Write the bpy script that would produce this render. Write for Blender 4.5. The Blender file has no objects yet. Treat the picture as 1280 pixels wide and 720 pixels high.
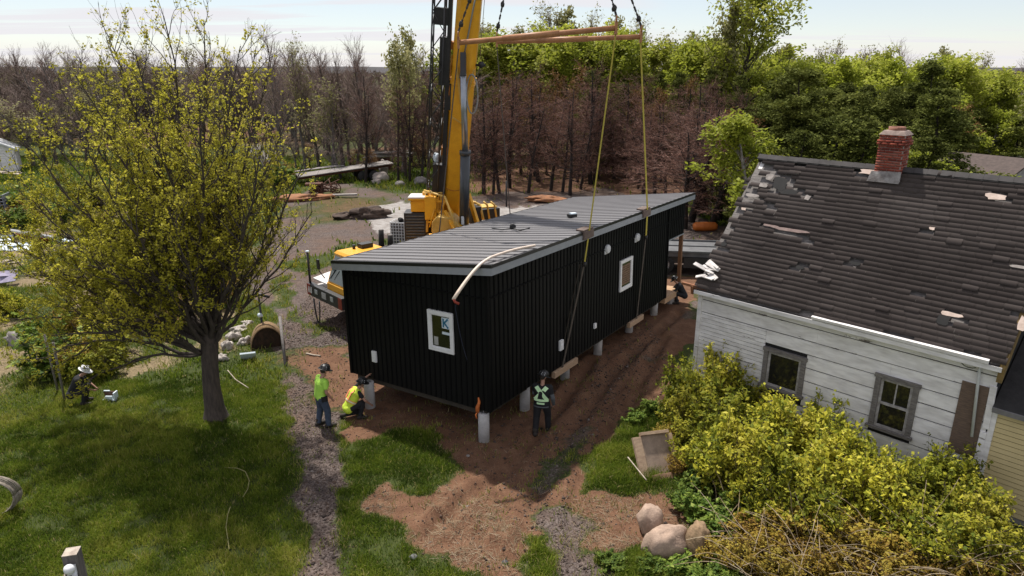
import bpy, math, random
import numpy as np
from mathutils import Vector, Matrix
R = math.radians
rng = np.random.default_rng(7)
rnd = random.Random(11)
sc = bpy.context.scene
COL = sc.collection

# ---------------------------------------------------------------- camera numbers (a survey of the photograph)
FPX, CH, PITCH = 853.0, 9.5, math.atan(272/853.0)
cp_, sp_ = math.cos(PITCH), math.sin(PITCH)
CAMP = np.array([0, 0, CH])
def ray(u, v):
    x = (u-640)/FPX; y = (v-360)/FPX
    return np.array([x, cp_-y*sp_, -sp_-y*cp_])
def G(u, v, z=0.0):
    r = ray(u, v); return CAMP + r*((z-CH)/r[2])
def onplane(u, v, pt, n):
    r = ray(u, v); return CAMP + r*(np.dot(np.asarray(pt)-CAMP, n)/np.dot(r, n))
def atdepth(u, v, y):
    r = ray(u, v); return CAMP + r*(y/r[1])
def proj(P):
    P = np.atleast_2d(P) - CAMP
    zc = P[:, 1]*cp_-P[:, 2]*sp_; yc = -P[:, 1]*sp_-P[:, 2]*cp_
    return 640+FPX*P[:, 0]/zc, 360+FPX*yc/zc

# ---------------------------------------------------------------- materials
MATS = {}
def _n(nt, t, **k):
    n = nt.nodes.new(t)
    for a, b in k.items(): setattr(n, a, b)
    return n
def mat(name, col, rough=.8, col2=None, scale=6., lo=.35, hi=.65, bump=0., bscale=None, metal=0., spec=.4, stretch=None, detail=5., trans=0., tint=None, tintcol=None, fine=0.):
    """procedural material: two colours mixed by noise in object space, bump, optional per-face tint"""
    if name in MATS: return MATS[name]
    m = bpy.data.materials.new(name); m.use_nodes = True
    nt = m.node_tree; L = nt.links.new
    b = nt.nodes['Principled BSDF']; out = nt.nodes['Material Output']
    b.inputs['Roughness'].default_value = rough
    b.inputs['Metallic'].default_value = metal
    b.inputs['Specular IOR Level'].default_value = spec
    tc = _n(nt, 'ShaderNodeTexCoord'); vec = tc.outputs['Object']
    if stretch:
        mp = _n(nt, 'ShaderNodeMapping'); mp.inputs['Scale'].default_value = stretch
        L(vec, mp.inputs['Vector']); vec = mp.outputs['Vector']
    if col2 is None: col2 = tuple(c*.72 for c in col)
    nz = _n(nt, 'ShaderNodeTexNoise'); nz.inputs['Scale'].default_value = scale; nz.inputs['Detail'].default_value = detail
    nz.inputs['Roughness'].default_value = .62
    L(vec, nz.inputs['Vector'])
    rp = _n(nt, 'ShaderNodeValToRGB'); rp.color_ramp.elements[0].position = lo; rp.color_ramp.elements[1].position = hi
    rp.color_ramp.elements[0].color = (*col2, 1); rp.color_ramp.elements[1].color = (*col, 1)
    L(nz.outputs['Fac'], rp.inputs['Fac']); c = rp.outputs['Color']
    if fine:
        n3 = _n(nt, 'ShaderNodeTexNoise'); n3.inputs['Scale'].default_value = scale*9; n3.inputs['Detail'].default_value = 3
        L(vec, n3.inputs['Vector'])
        mr = _n(nt, 'ShaderNodeMapRange'); mr.inputs['From Min'].default_value = .3; mr.inputs['From Max'].default_value = .7
        mr.inputs['To Min'].default_value = 1-fine; mr.inputs['To Max'].default_value = 1+fine
        L(n3.outputs['Fac'], mr.inputs['Value'])
        vm = _n(nt, 'ShaderNodeVectorMath', operation='SCALE'); L(c, vm.inputs[0]); L(mr.outputs['Result'], vm.inputs['Scale']); c = vm.outputs['Vector']
    if tint:
        at = _n(nt, 'ShaderNodeAttribute', attribute_name='tint')
        mx = _n(nt, 'ShaderNodeMix', data_type='RGBA'); mx.inputs['B'].default_value = (*tintcol, 1)
        L(at.outputs['Fac'], mx.inputs['Factor']); L(c, mx.inputs['A']); c = mx.outputs['Result']
    L(c, b.inputs['Base Color'])
    if bump:
        n2 = _n(nt, 'ShaderNodeTexNoise'); n2.inputs['Scale'].default_value = bscale or scale*4; n2.inputs['Detail'].default_value = 6
        L(vec, n2.inputs['Vector'])
        bp = _n(nt, 'ShaderNodeBump'); bp.inputs['Strength'].default_value = bump; bp.inputs['Distance'].default_value = .02
        L(n2.outputs['Fac'], bp.inputs['Height']); L(bp.outputs['Normal'], b.inputs['Normal'])
    if trans:
        tr = _n(nt, 'ShaderNodeBsdfTranslucent'); L(c, tr.inputs['Color'])
        ms = _n(nt, 'ShaderNodeMixShader'); ms.inputs['Fac'].default_value = trans
        L(b.outputs['BSDF'], ms.inputs[1]); L(tr.outputs['BSDF'], ms.inputs[2]); L(ms.outputs['Shader'], out.inputs['Surface'])
    MATS[name] = m
    return m

# ---------------------------------------------------------------- mesh helpers
def link_mesh(name, me, parent=None, loc=None):
    o = bpy.data.objects.new(name, me); COL.objects.link(o)
    if parent is not None: o.parent = parent
    if loc is not None: o.location = loc
    return o
def np_mesh(name, V, F, m, smooth=False, tint=None):
    """V (n,3), F (m,k) all faces alike"""
    V = np.asarray(V, np.float32); F = np.asarray(F, np.int32)
    me = bpy.data.meshes.new(name); k = F.shape[1]
    me.vertices.add(len(V)); me.vertices.foreach_set('co', V.ravel())
    me.loops.add(F.size); me.loops.foreach_set('vertex_index', F.ravel())
    me.polygons.add(len(F)); me.polygons.foreach_set('loop_start', np.arange(0, F.size, k, dtype=np.int32))
    if smooth: me.polygons.foreach_set('use_smooth', np.ones(len(F), bool))
    me.update(calc_edges=True)
    if tint is not None:
        a = me.attributes.new('tint', 'FLOAT', 'FACE'); a.data.foreach_set('value', np.asarray(tint, np.float32))
    if m is not None: me.materials.append(m)
    return me
def basis(d):
    d = np.asarray(d, float); d = d/(np.linalg.norm(d)+1e-12)
    a = np.array([0, 0, 1.]) if abs(d[2]) < .9 else np.array([1., 0, 0])
    x = np.cross(a, d); x /= np.linalg.norm(x); return x, np.cross(d, x), d
class MB:
    """collects boxes, tubes, prisms; build() links them as ONE mesh object"""
    def __init__(s): s.v = []; s.f = []; s.mi = []; s.cur = 0; s.sm = []
    def add(s, V, F, smooth=False):
        o = len(s.v); s.v += [tuple(map(float, p)) for p in V]
        for f in F: s.f.append(tuple(i+o for i in f)); s.mi.append(s.cur); s.sm.append(smooth)
        return s
    def hexa(s, P): # 8 points: bottom 4 ccw, top 4 ccw
        return s.add(P, [(3, 2, 1, 0), (4, 5, 6, 7), (0, 1, 5, 4), (1, 2, 6, 5), (2, 3, 7, 6), (3, 0, 4, 7)])
    def box(s, a, b):
        x0, x1 = sorted((a[0], b[0])); y0, y1 = sorted((a[1], b[1])); z0, z1 = sorted((a[2], b[2]))
        return s.hexa([(x0, y0, z0), (x1, y0, z0), (x1, y1, z0), (x0, y1, z0), (x0, y0, z1), (x1, y0, z1), (x1, y1, z1), (x0, y1, z1)])
    def obox(s, c, size, rot=(0, 0, 0), taper=1.):
        M = Matrix.Rotation(rot[2], 3, 'Z') @ Matrix.Rotation(rot[1], 3, 'Y') @ Matrix.Rotation(rot[0], 3, 'X')
        h = [q/2 for q in size]; P = []
        for z in (-1, 1):
            k = taper if z > 0 else 1
            for x, y in ((-1, -1), (1, -1), (1, 1), (-1, 1)):
                P.append(Vector(c)+M @ Vector((x*h[0]*k, y*h[1]*k, z*h[2])))
        return s.hexa(P)
    def beam(s, p, q, w, h, up=(0, 0, 1)):
        p = np.array(p, float); q = np.array(q, float); d = q-p; d /= np.linalg.norm(d)
        up = np.array(up, float); x = np.cross(d, up)
        if np.linalg.norm(x) < 1e-4: x = np.cross(d, (1., 0, 0))
        x /= np.linalg.norm(x); y = np.cross(x, d); x = x*w/2; y = y*h/2
        return s.hexa([p-x-y, p+x-y, p+x+y, p-x+y, q-x-y, q+x-y, q+x+y, q-x+y])
    def tube(s, pts, r, n=8, caps=True, smooth=True):
        pts = [np.array(p, float) for p in pts]
        if not hasattr(r, '__len__'): r = [r]*len(pts)
        V = []; X = None
        for i, p in enumerate(pts):
            d = pts[min(i+1, len(pts)-1)]-pts[max(i-1, 0)]
            if X is None: X, Y, _ = basis(d)
            else:
                d = d/(np.linalg.norm(d)+1e-12); X = X-d*np.dot(X, d); X /= (np.linalg.norm(X)+1e-12); Y = np.cross(d, X)
            for k in range(n):
                a = 2*math.pi*k/n; V.append(p+r[i]*(X*math.cos(a)+Y*math.sin(a)))
        F = []
        for i in range(len(pts)-1):
            for k in range(n):
                k2 = (k+1) % n; F.append((i*n+k, i*n+k2, (i+1)*n+k2, (i+1)*n+k))
        s.add(V, F, smooth)
        if caps:
            o = len(s.v)-len(V)
            s.f.append(tuple(o+k for k in reversed(range(n)))); s.f.append(tuple(o+(len(pts)-1)*n+k for k in range(n)))
            s.mi += [s.cur]*2; s.sm += [False]*2
        return s
    def lathe(s, prof, c=(0, 0, 0), n=20, axis='Z', smooth=True):
        V = []; c = np.array(c, float)
        for (r, h) in prof:
            for k in range(n):
                a = 2*math.pi*k/n; q = np.array((r*math.cos(a), r*math.sin(a), h))
                if axis == 'X': q = q[[2, 0, 1]]
                elif axis == 'Y': q = q[[1, 2, 0]]
                V.append(c+q)
        F = [(i*n+k, i*n+(k+1) % n, (i+1)*n+(k+1) % n, (i+1)*n+k) for i in range(len(prof)-1) for k in range(n)]
        return s.add(V, F, smooth)
    def prism(s, poly, vec):
        vec = np.array(vec, float); P = [np.array(p, float) for p in poly]; n = len(P)
        return s.add(P+[p+vec for p in P], [tuple(reversed(range(n))), tuple(range(n, 2*n))]+[(k, (k+1) % n, n+(k+1) % n, n+k) for k in range(n)])
    def quad(s, *P): return s.add(P, [tuple(range(len(P)))])
    def mesh(s, name, mats, origin=None):
        me = bpy.data.meshes.new(name)
        V = s.v if origin is None else [tuple(np.array(p)-np.array(origin)) for p in s.v]
        me.from_pydata(V, [], s.f)
        if not isinstance(mats, (list, tuple)): mats = [mats]
        for m in mats: me.materials.append(m)
        me.polygons.foreach_set('material_index', s.mi); me.polygons.foreach_set('use_smooth', s.sm)
        me.update(); return me
    def build(s, name, mats, parent=None, bevel=0., loc=None, world=False):
        org = None
        if world and parent is not None: org = tuple(parent.location)
        elif world and loc is not None: org = loc
        o = link_mesh(name, s.mesh(name, mats, org), parent, loc)
        if bevel:
            b = o.modifiers.new('edge', 'BEVEL'); b.width = bevel; b.segments = 2; b.limit_method = 'ANGLE'
        return o
def tag(o, label=None, cat=None, group=None, kind=None):
    for k, v in (('label', label), ('category', cat), ('group', group), ('kind', kind)):
        if v: o[k] = v
    return o
def thing(name, label, cat, loc=(0, 0, 0), rz=0., group=None):
    o = bpy.data.objects.new(name, None); COL.objects.link(o); o.location = loc; o.rotation_euler = (0, 0, rz)
    o.empty_display_size = .2
    return tag(o, label, cat, group)
def dup(o, loc=None, rz=None, scale=None, label=None):
    c = o.copy(); COL.objects.link(c)
    if loc is not None: c.location = loc
    if rz is not None: c.rotation_euler = (0, 0, rz)
    if scale is not None: c.scale = scale
    if label: c['label'] = label
    for ch in list(o.children):
        d = ch.copy(); COL.objects.link(d); d.parent = c
        for g in list(ch.children):
            e = g.copy(); COL.objects.link(e); e.parent = d
    return c
# smooth value noise on arrays
_ng = rng.random((64, 64))
def vnoise(x, y, s=1., off=0.):
    x = np.asarray(x)/s+off*7.31; y = np.asarray(y)/s+off*3.17
    xi = np.floor(x).astype(int); yi = np.floor(y).astype(int); fx = x-xi; fy = y-yi
    fx = fx*fx*(3-2*fx); fy = fy*fy*(3-2*fy)
    g = lambda i, j: _ng[i % 64, j % 64]
    return (g(xi, yi)*(1-fx)+g(xi+1, yi)*fx)*(1-fy)+(g(xi, yi+1)*(1-fx)+g(xi+1, yi+1)*fx)*fy
def fbm(x, y, s=1., off=0., o=4):
    t = 0; a = .5; w = 0
    for i in range(o): t = t+a*vnoise(x, y, s/2**i, off+i*1.7); w += a; a *= .55
    return t/w
from mathutils import noise as mnoise
def blob(mb, c, size, seed=0, amp=.25, n=10, flat=False, rot=0.):
    """uneven stone: sphere pushed about by fractal noise, worn flat on a few sides"""
    r_ = random.Random(seed); off = Vector((r_.uniform(-50, 50), r_.uniform(-50, 50), r_.uniform(-50, 50)))
    cuts = [(np.array(Vector((r_.gauss(0, 1), r_.gauss(0, 1), r_.gauss(0, .7))).normalized()), r_.uniform(.78, .95)) for _ in range(7)] if amp > .1 else []
    if amp > .1: n = max(n, 16)
    V = []; F = []; m = n*2
    for i in range(n+1):
        th = math.pi*i/n
        for k in range(m):
            p = 2*math.pi*k/m; d = np.array((math.sin(th)*math.cos(p), math.sin(th)*math.sin(p), math.cos(th))); dv = Vector(d)
            w = 1+amp*(mnoise.noise(dv*1.3+off)*1.1+.55*mnoise.noise(dv*3.1+off)+.30*mnoise.noise(dv*7+off)+.16*mnoise.noise(dv*15+off))
            for cn, ch in cuts:
                h = (d@cn)*w
                if h > ch: w *= 1-(1-ch/h)*.8
            q = d*w*np.array(size)/2
            q = np.array((q[0]*math.cos(rot)-q[1]*math.sin(rot), q[0]*math.sin(rot)+q[1]*math.cos(rot), q[2]))
            V.append(np.array(c)+q)
    for i in range(n):
        for k in range(m): F.append((i*m+k, (i+1)*m+k, (i+1)*m+(k+1) % m, i*m+(k+1) % m))
    return mb.add(V, F, not flat)
# ---------------------------------------------------------------- ground zones
def wpoly(px): return np.array([G(u, v)[:2] for u, v in px])
P_GRAVEL = wpoly([(300,350),(330,300),(350,258),(400,228),(470,232),(530,246),(760,236),(930,290),(900,345),(860,400),(600,480),(440,470),(426,535),(424,600),(426,660),(428,720),(432,800),(366,800),(378,720),(376,640),(366,560),(358,470),(348,440),(352,400)])
P_DIRT = wpoly([(388,470),(440,455),(520,440),(700,360),(830,350),(875,345),(868,430),(835,450),(828,505),(790,525),(745,560),(728,612),(800,612),(850,640),(840,685),(745,690),(720,720),(600,735),(560,720),(515,680),(470,625),(545,607),(578,588),(560,545),(500,540),(432,548),(412,510)])
P_DIRT2 = wpoly([(352,455),(390,430),(440,430),(440,480),(400,490)])
P_STRIP = wpoly([(742,536),(712,545),(688,575),(664,606),(686,612),(716,582)])
P_TALL = wpoly([(734,612),(744,566),(790,520),(835,512),(850,560),(832,612),(782,620)])
P_FRONT = wpoly([(672,800),(662,735),(650,700),(655,668),(690,672),(712,700),(724,690),(745,686),(830,692),(900,700),(960,800)])
P_GPATCH = wpoly([(665,642),(705,632),(745,660),(738,688),(770,740),(702,740),(690,700),(678,670)])
P_TRACK = wpoly([(862,372),(868,400),(800,470),(742,545),(700,620),(668,650),(640,640),(670,580),(712,520),(760,460),(820,400)])
RUTS = [wpoly(q) for q in ([(850,392),(770,462),(712,540),(668,625),(650,680)], [(830,420),(790,500),(745,560),(712,640),(720,720)], [(500,560),(560,640),(640,700)], [(740,450),(690,520),(640,580),(560,640),(480,720)])]
P_LITTER = wpoly([(585,215),(760,196),(880,215),(885,252),(720,254),(600,268)])
P_SLAB = wpoly([(440,268),(500,252),(530,258),(690,258),(722,272),(640,302),(520,300),(432,284)])
P_JUNK = wpoly([(-60,262),(130,252),(300,270),(335,330),(318,440),(240,455),(90,440),(0,470),(-60,470)])
P_GREEN = wpoly([(385,196),(520,188),(548,205),(534,246),(480,238),(420,226),(395,216)])
P_REDSOIL = wpoly([(370,262),(420,235),(500,248),(520,258),(440,275),(380,285)])
P_HOLES = [wpoly(q) for q in ([(382,405),(405,400),(412,415),(392,424)], [(340,330),(400,318),(440,300),(470,310),(440,325),(380,345)], [(470,300),(520,290),(540,300),(500,312)], [(380,405),(340,390),(330,350),(360,345)])]
def sdist(x, y, poly):
    """signed distance to a polygon, positive inside"""
    x = np.asarray(x, float); y = np.asarray(y, float)
    d = np.full(x.shape, 1e9); ins = np.zeros(x.shape, bool); n = len(poly)
    for i in range(n):
        ax, ay = poly[i]; bx, by = poly[(i+1) % n]; ex, ey = bx-ax, by-ay
        t = np.clip(((x-ax)*ex+(y-ay)*ey)/(ex*ex+ey*ey+1e-12), 0, 1)
        d = np.minimum(d, (x-ax-t*ex)**2+(y-ay-t*ey)**2)
        c = ((ay > y) != (by > y)) & (x < (bx-ax)*(y-ay)/(by-ay+1e-12)+ax); ins ^= c
    d = np.sqrt(d); return np.where(ins, d, -d)
def soft(x, y, poly, e=.25, amp=.5, s=.9, off=0.):
    sd = sdist(x, y, poly)+amp*(fbm(x, y, s, off)-.5)*2
    t = np.clip((sd+e)/(2*e), 0, 1); return t*t*(3-2*t)
def zones(x, y):
    x = np.asarray(x, float); y = np.asarray(y, float)
    far = np.clip((y-25)/30, 0, 1)
    gr = soft(x, y, P_GRAVEL, .3, .42, .6, 1)
    di = np.maximum(soft(x, y, P_DIRT, .4, 1.05, .85, 2), .75*soft(x, y, P_DIRT2, .5, .8, .8, 3))
    di = np.maximum(di, .52*soft(x, y, P_REDSOIL, 2., 4, 3, 4))
    for k, h in enumerate(P_HOLES):
        w = soft(x, y, h, .5, .9, .7, 5+k); gr = gr*(1-w*.85); di = di*(1-w*.8)
    for k, (h, s_) in enumerate(((P_STRIP, .85), (P_TALL, 1), (P_FRONT, .95))):
        w = soft(x, y, h, .15, .35, .5, 11+k)*s_; gr = gr*(1-w); di = di*(1-w)
    gp = soft(x, y, P_GPATCH, .25, .4, .5, 15); gr = np.maximum(gr*(1-di), gp*.9); di = di*(1-gp*.8)
    tk = .62*soft(x, y, P_TRACK, .5, .6, .9, 22); gr = np.maximum(gr*(1-di), tk)+gr*0; di = di*(1-tk*.6)
    sl = soft(x, y, P_SLAB, 1., 2.5, 2.5, 16)
    li = np.maximum(soft(x, y, P_LITTER, 2., 3, 4, 17), np.clip((y-70)/25, 0, 1)*np.clip((fbm(x, y, 14, 18)-.25)*3, .35, 1))
    w = soft(x, y, P_GREEN, 1.5, 2, 3, 19); li = li*(1-w); gr = gr*(1-w)
    dry = .75*soft(x, y, P_JUNK, 1.5, 3.5, 2., 20)*np.clip((fbm(x, y, 1.6, 21)-.32)*4, 0, 1)
    return di, gr, sl, li, dry
def zheight(x, y, di, gr):
    z = .10*(fbm(x, y, 6., 30)-.5)+.05*(fbm(x, y, 1.3, 31)-.5)
    z = z+di*(.09*(fbm(x, y, .55, 32)-.5)+.10*(fbm(x, y, .20, 33)-.5))+.02*gr*(fbm(x, y, .3, 34)-.5)
    for k, q in enumerate(RUTS):
        d = np.full(x.shape, 1e9)
        for (ax, ay), (bx, by) in zip(q[:-1], q[1:]):
            t = np.clip(((x-ax)*(bx-ax)+(y-ay)*(by-ay))/((bx-ax)**2+(by-ay)**2), 0, 1); d = np.minimum(d, np.hypot(x-ax-t*(bx-ax), y-ay-t*(by-ay)))
        d = d+.25*(fbm(x, y, 1.2, 35+k)-.5); z = z+np.clip(di+gr*.5, 0, 1)*(-.12*np.exp(-(d/.16)**2)+.07*np.exp(-((d-.32)/.12)**2))
    # a slight drop of the path against the grass on either side
    far = np.clip((y-90)/60, 0, 1); z = z*(1+far*6)
    return z-.02
def graded(lo, hi, step, ends, k=1.12):
    a = list(np.arange(lo, hi+step/2, step)); s = step
    while a[-1] < ends[1]: s = min(s*k, 400); a.append(a[-1]+s)
    s = step; b = [a[0]]
    while b[0] > ends[0]: s = min(s*k, 400); b.insert(0, b[0]-s)
    return np.array(b[:-1]+a)
gx = graded(-15, 12, .13, (-3500, 3500)); gy = graded(9.5, 27, .13, (-300, 4200), 1.07)
GX, GY = np.meshgrid(gx, gy); fx_, fy_ = GX.ravel(), GY.ravel()
di, gr, sl, li, dry = zones(fx_, fy_)
gz = zheight(fx_, fy_, di, gr)
nx_ = len(gx); idx = np.arange(len(fx_)).reshape(GX.shape)
F = np.stack([idx[:-1, :-1], idx[:-1, 1:], idx[1:, 1:], idx[1:, :-1]], -1).reshape(-1, 4)
def ground_mat():
    m = bpy.data.materials.new('ground'); m.use_nodes = True; nt = m.node_tree; L = nt.links.new
    b = nt.nodes['Principled BSDF']; b.inputs['Roughness'].default_value = .95; b.inputs['Specular IOR Level'].default_value = .15
    geo = _n(nt, 'ShaderNodeNewGeometry'); P = geo.outputs['Position']
    a1 = _n(nt, 'ShaderNodeAttribute', attribute_name='zone'); a2 = _n(nt, 'ShaderNodeAttribute', attribute_name='zone2')
    s1 = _n(nt, 'ShaderNodeSeparateColor'); L(a1.outputs['Color'], s1.inputs['Color'])
    s2 = _n(nt, 'ShaderNodeSeparateColor'); L(a2.outputs['Color'], s2.inputs['Color'])
    def noise(scale, detail=6, rough=.65):
        n = _n(nt, 'ShaderNodeTexNoise'); n.inputs['Scale'].default_value = scale; n.inputs['Detail'].default_value = detail; n.inputs['Roughness'].default_value = rough
        L(P, n.inputs['Vector']); return n.outputs['Fac']
    def ramp(f, *st):
        r = _n(nt, 'ShaderNodeValToRGB'); e = r.color_ramp.elements
        while len(e) < len(st): e.new(.5)
        for q, (p, c) in zip(e, st): q.position = p; q.color = (*c, 1)
        L(f, r.inputs['Fac']); return r.outputs['Color']
    def mix(f, A, B, mode='MIX'):
        n = _n(nt, 'ShaderNodeMix', data_type='RGBA', blend_type=mode)
        if isinstance(f, (int, float)): n.inputs['Factor'].default_value = f
        else: L(f, n.inputs['Factor'])
        L(A, n.inputs['A']); L(B, n.inputs['B']); return n.outputs['Result']
    def edge(w, f, k=.5):   # weight broken up by noise
        a = _n(nt, 'ShaderNodeMath', operation='SUBTRACT'); L(f, a.inputs[0]); a.inputs[1].default_value = .5
        c = _n(nt, 'ShaderNodeMath', operation='MULTIPLY_ADD'); L(a.outputs[0], c.inputs[0]); c.inputs[1].default_value = k; L(w, c.inputs[2])
        r = _n(nt, 'ShaderNodeMapRange'); r.interpolation_type = 'SMOOTHSTEP'; r.inputs['From Min'].default_value = .32; r.inputs['From Max'].default_value = .68
        L(c.outputs[0], r.inputs['Value']); return r.outputs['Result']
    n_big, n_mid, n_fine, n_grit = noise(.35), noise(2.2), noise(11), noise(45, 3)
    grass = mix(n_big, ramp(n_fine, (.3, (.016, .026, .006)), (.55, (.045, .062, .014)), (.75, (.10, .10, .035))), ramp(n_mid, (.3, (.03, .045, .01)), (.7, (.06, .065, .022))))
    dirt = mix(.45, ramp(n_mid, (.28, (.066, .033, .020)), (.5, (.128, .066, .039)), (.74, (.215, .128, .078))), ramp(n_grit, (.3, (.050, .025, .015)), (.52, (.128, .066, .039)), (.72, (.29, .18, .115))))
    vo = _n(nt, 'ShaderNodeTexVoronoi'); vo.inputs['Scale'].default_value = 24; L(P, vo.inputs['Vector'])
    peb = ramp(vo.outputs['Color'], (.15, (.036, .028, .025)), (.5, (.085, .066, .059)), (.85, (.18, .15, .137)))
    gravel = mix(ramp(n_big, (.42, (0, 0, 0)), (.62, (.55, .55, .55))), mix(.4, peb, ramp(n_mid, (.3, (.062, .045, .038)), (.55, (.095, .074, .067)), (.75, (.14, .095, .07)))), ramp(n_mid, (.3, (.075, .045, .032)), (.7, (.15, .095, .066))))
    slab = mix(.5, ramp(n_fine, (.3, (.16, .145, .135)), (.7, (.36, .335, .32))), ramp(n_mid, (.35, (.15, .125, .11)), (.6, (.34, .325, .31))))
    litter = mix(.5, ramp(n_fine, (.3, (.07, .038, .026)), (.7, (.17, .085, .05))), ramp(n_mid, (.3, (.05, .042, .02)), (.5, (.12, .066, .04)), (.7, (.16, .09, .055))))
    dryc = ramp(n_fine, (.3, (.10, .075, .045)), (.7, (.26, .20, .12)))
    c = mix(edge(s2.outputs['Green'], n_fine, .9), grass, dryc)
    c = mix(edge(s2.outputs['Red'], n_mid, .8), c, litter)
    c = mix(edge(s1.outputs['Green'], n_fine, .8), c, gravel)
    c = mix(edge(s1.outputs['Red'], n_fine, .9), c, dirt)
    c = mix(edge(s1.outputs['Blue'], n_mid, 1.1), c, slab)
    L(c, b.inputs['Base Color'])
    bp = _n(nt, 'ShaderNodeBump'); bp.inputs['Strength'].default_value = .55; bp.inputs['Distance'].default_value = .03
    ad = _n(nt, 'ShaderNodeMath', operation='MULTIPLY_ADD'); L(n_grit, ad.inputs[0]); ad.inputs[1].default_value = .5; L(n_fine, ad.inputs[2])
    L(ad.outputs[0], bp.inputs['Height']); L(bp.outputs['Normal'], b.inputs['Normal'])
    return m
me = np_mesh('ground', np.stack([fx_, fy_, gz], 1), F, ground_mat(), smooth=True)
for nm, ch in (('zone', (di, gr, sl)), ('zone2', (li, dry, dry*0))):
    a = me.color_attributes.new(nm, 'FLOAT_COLOR', 'POINT')
    a.data.foreach_set('color', np.stack([*ch, np.ones_like(di)], 1).astype(np.float32).ravel())
ground = tag(link_mesh('ground', me), kind='structure')
def gh(x, y):
    d_, g_, *_ = zones(np.array([x]), np.array([y])); return float(zheight(np.array([x]), np.array([y]), d_, g_)[0])

# ---------------------------------------------------------------- grass: blades nobody could count
def blades(x, y, h, w, lean, tint, name, m):
    n = len(x); d_, g_, *_ = zones(x, y); z = zheight(x, y, d_, g_)
    a = rng.uniform(0, 2*np.pi, n); b = rng.uniform(0, 2*np.pi, n)
    base = np.stack([x, y, z-.01], 1); side = np.stack([np.cos(a), np.sin(a), np.zeros(n)], 1)*(w/2)[:, None]
    ln = np.stack([np.cos(b), np.sin(b), np.zeros(n)], 1)*(lean*h)[:, None]
    mid = base+ln*.35+np.array([0, 0, 1.])*(h*.62)[:, None]; top = base+ln+np.array([0, 0, 1.])*(h*np.sqrt(np.clip(1-lean**2*.6, .1, 1)))[:, None]
    V = np.concatenate([base-side, base+side, mid+side*.75, mid-side*.75, top], 0); i = np.arange(n)
    F4 = np.stack([i, i+n, i+2*n, i+3*n], 1); F3 = np.stack([i+3*n, i+2*n, i+4*n, i+4*n], 1)
    me = bpy.data.meshes.new(name); me.vertices.add(len(V)); me.vertices.foreach_set('co', V.astype(np.float32).ravel())
    lv = np.concatenate([F4.ravel(), F3[:, :3].ravel()]).astype(np.int32); me.loops.add(len(lv)); me.loops.foreach_set('vertex_index', lv)
    st = np.concatenate([np.arange(n)*4, 4*n+np.arange(n)*3]).astype(np.int32); me.polygons.add(2*n); me.polygons.foreach_set('loop_start', st)
    me.update(calc_edges=True)
    at = me.attributes.new('tint', 'FLOAT', 'FACE'); at.data.foreach_set('value', np.concatenate([tint, tint]).astype(np.float32))
    me.materials.append(m); return link_mesh(name, me)
def leaf_mat(name, cols, trans=.35, rough=.6, spec=.14):
    """tint attribute (0..1) through a ramp, part of the light let through"""
    m = bpy.data.materials.new(name); m.use_nodes = True; nt = m.node_tree; L = nt.links.new
    b = nt.nodes['Principled BSDF']; out = nt.nodes['Material Output']; b.inputs['Roughness'].default_value = rough; b.inputs['Specular IOR Level'].default_value = spec
    at = _n(nt, 'ShaderNodeAttribute', attribute_name='tint'); r = _n(nt, 'ShaderNodeValToRGB'); e = r.color_ramp.elements
    while len(e) < len(cols): e.new(.5)
    for i, (q, c) in enumerate(zip(e, cols)): q.position = i/(len(cols)-1); q.color = (*c, 1)
    L(at.outputs['Fac'], r.inputs['Fac']); c = r.outputs['Color']
    oi = _n(nt, 'ShaderNodeObjectInfo'); hs = _n(nt, 'ShaderNodeHueSaturation')
    mr = _n(nt, 'ShaderNodeMapRange'); mr.inputs['To Min'].default_value = .75; mr.inputs['To Max'].default_value = 1.25; L(oi.outputs['Random'], mr.inputs['Value'])
    L(mr.outputs['Result'], hs.inputs['Value']); L(c, hs.inputs['Color']); c = hs.outputs['Color']
    L(c, b.inputs['Base Color'])
    if trans:
        t = _n(nt, 'ShaderNodeBsdfTranslucent'); L(c, t.inputs['Color']); ms = _n(nt, 'ShaderNodeMixShader'); ms.inputs['Fac'].default_value = trans
        L(b.outputs['BSDF'], ms.inputs[1]); L(t.outputs['BSDF'], ms.inputs[2]); L(ms.outputs['Shader'], out.inputs['Surface'])
    MATS[name] = m; return m
M_GRASS = leaf_mat('grass_blade', [(.042, .070, .009), (.088, .135, .013), (.165, .215, .022), (.27, .275, .045), (.40, .32, .16)], .35)
def scatter(n, box, keep):
    x = rng.uniform(box[0], box[1], n); y = rng.uniform(box[2], box[3], n); k = keep(x, y); return x[k], y[k]
def bare(x, y):
    d_, g_, s_, l_, r_ = zones(x, y); return np.clip(d_+g_+s_+l_*.6+r_*.8, 0, 1)
def keep_near(x, y):
    # only ground the photograph can show, and thinner where soil shows
    u, v = proj(np.stack([x, y, x*0], 1)); vis = (u > -60) & (u < 1340) & (v < 770)
    w = bare(x, y); cl = fbm(x, y, .45, 40); lawn = sdist(x, y, P_TALL) > -.2
    pr = np.where(w < .5, (1-w*1.5)*np.clip((cl-.24)*3.4, .10, 1), .25*np.clip(1.25-w*1.1, .12, 1)*np.clip((cl-.50)*9, 0, 1))
    hidden = (x > 3.2+(y-12)*.25) & (y < 20) & (~lawn) & (x > 4.5)
    return vis & (rng.random(len(x)) < pr) & ~hidden
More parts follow.
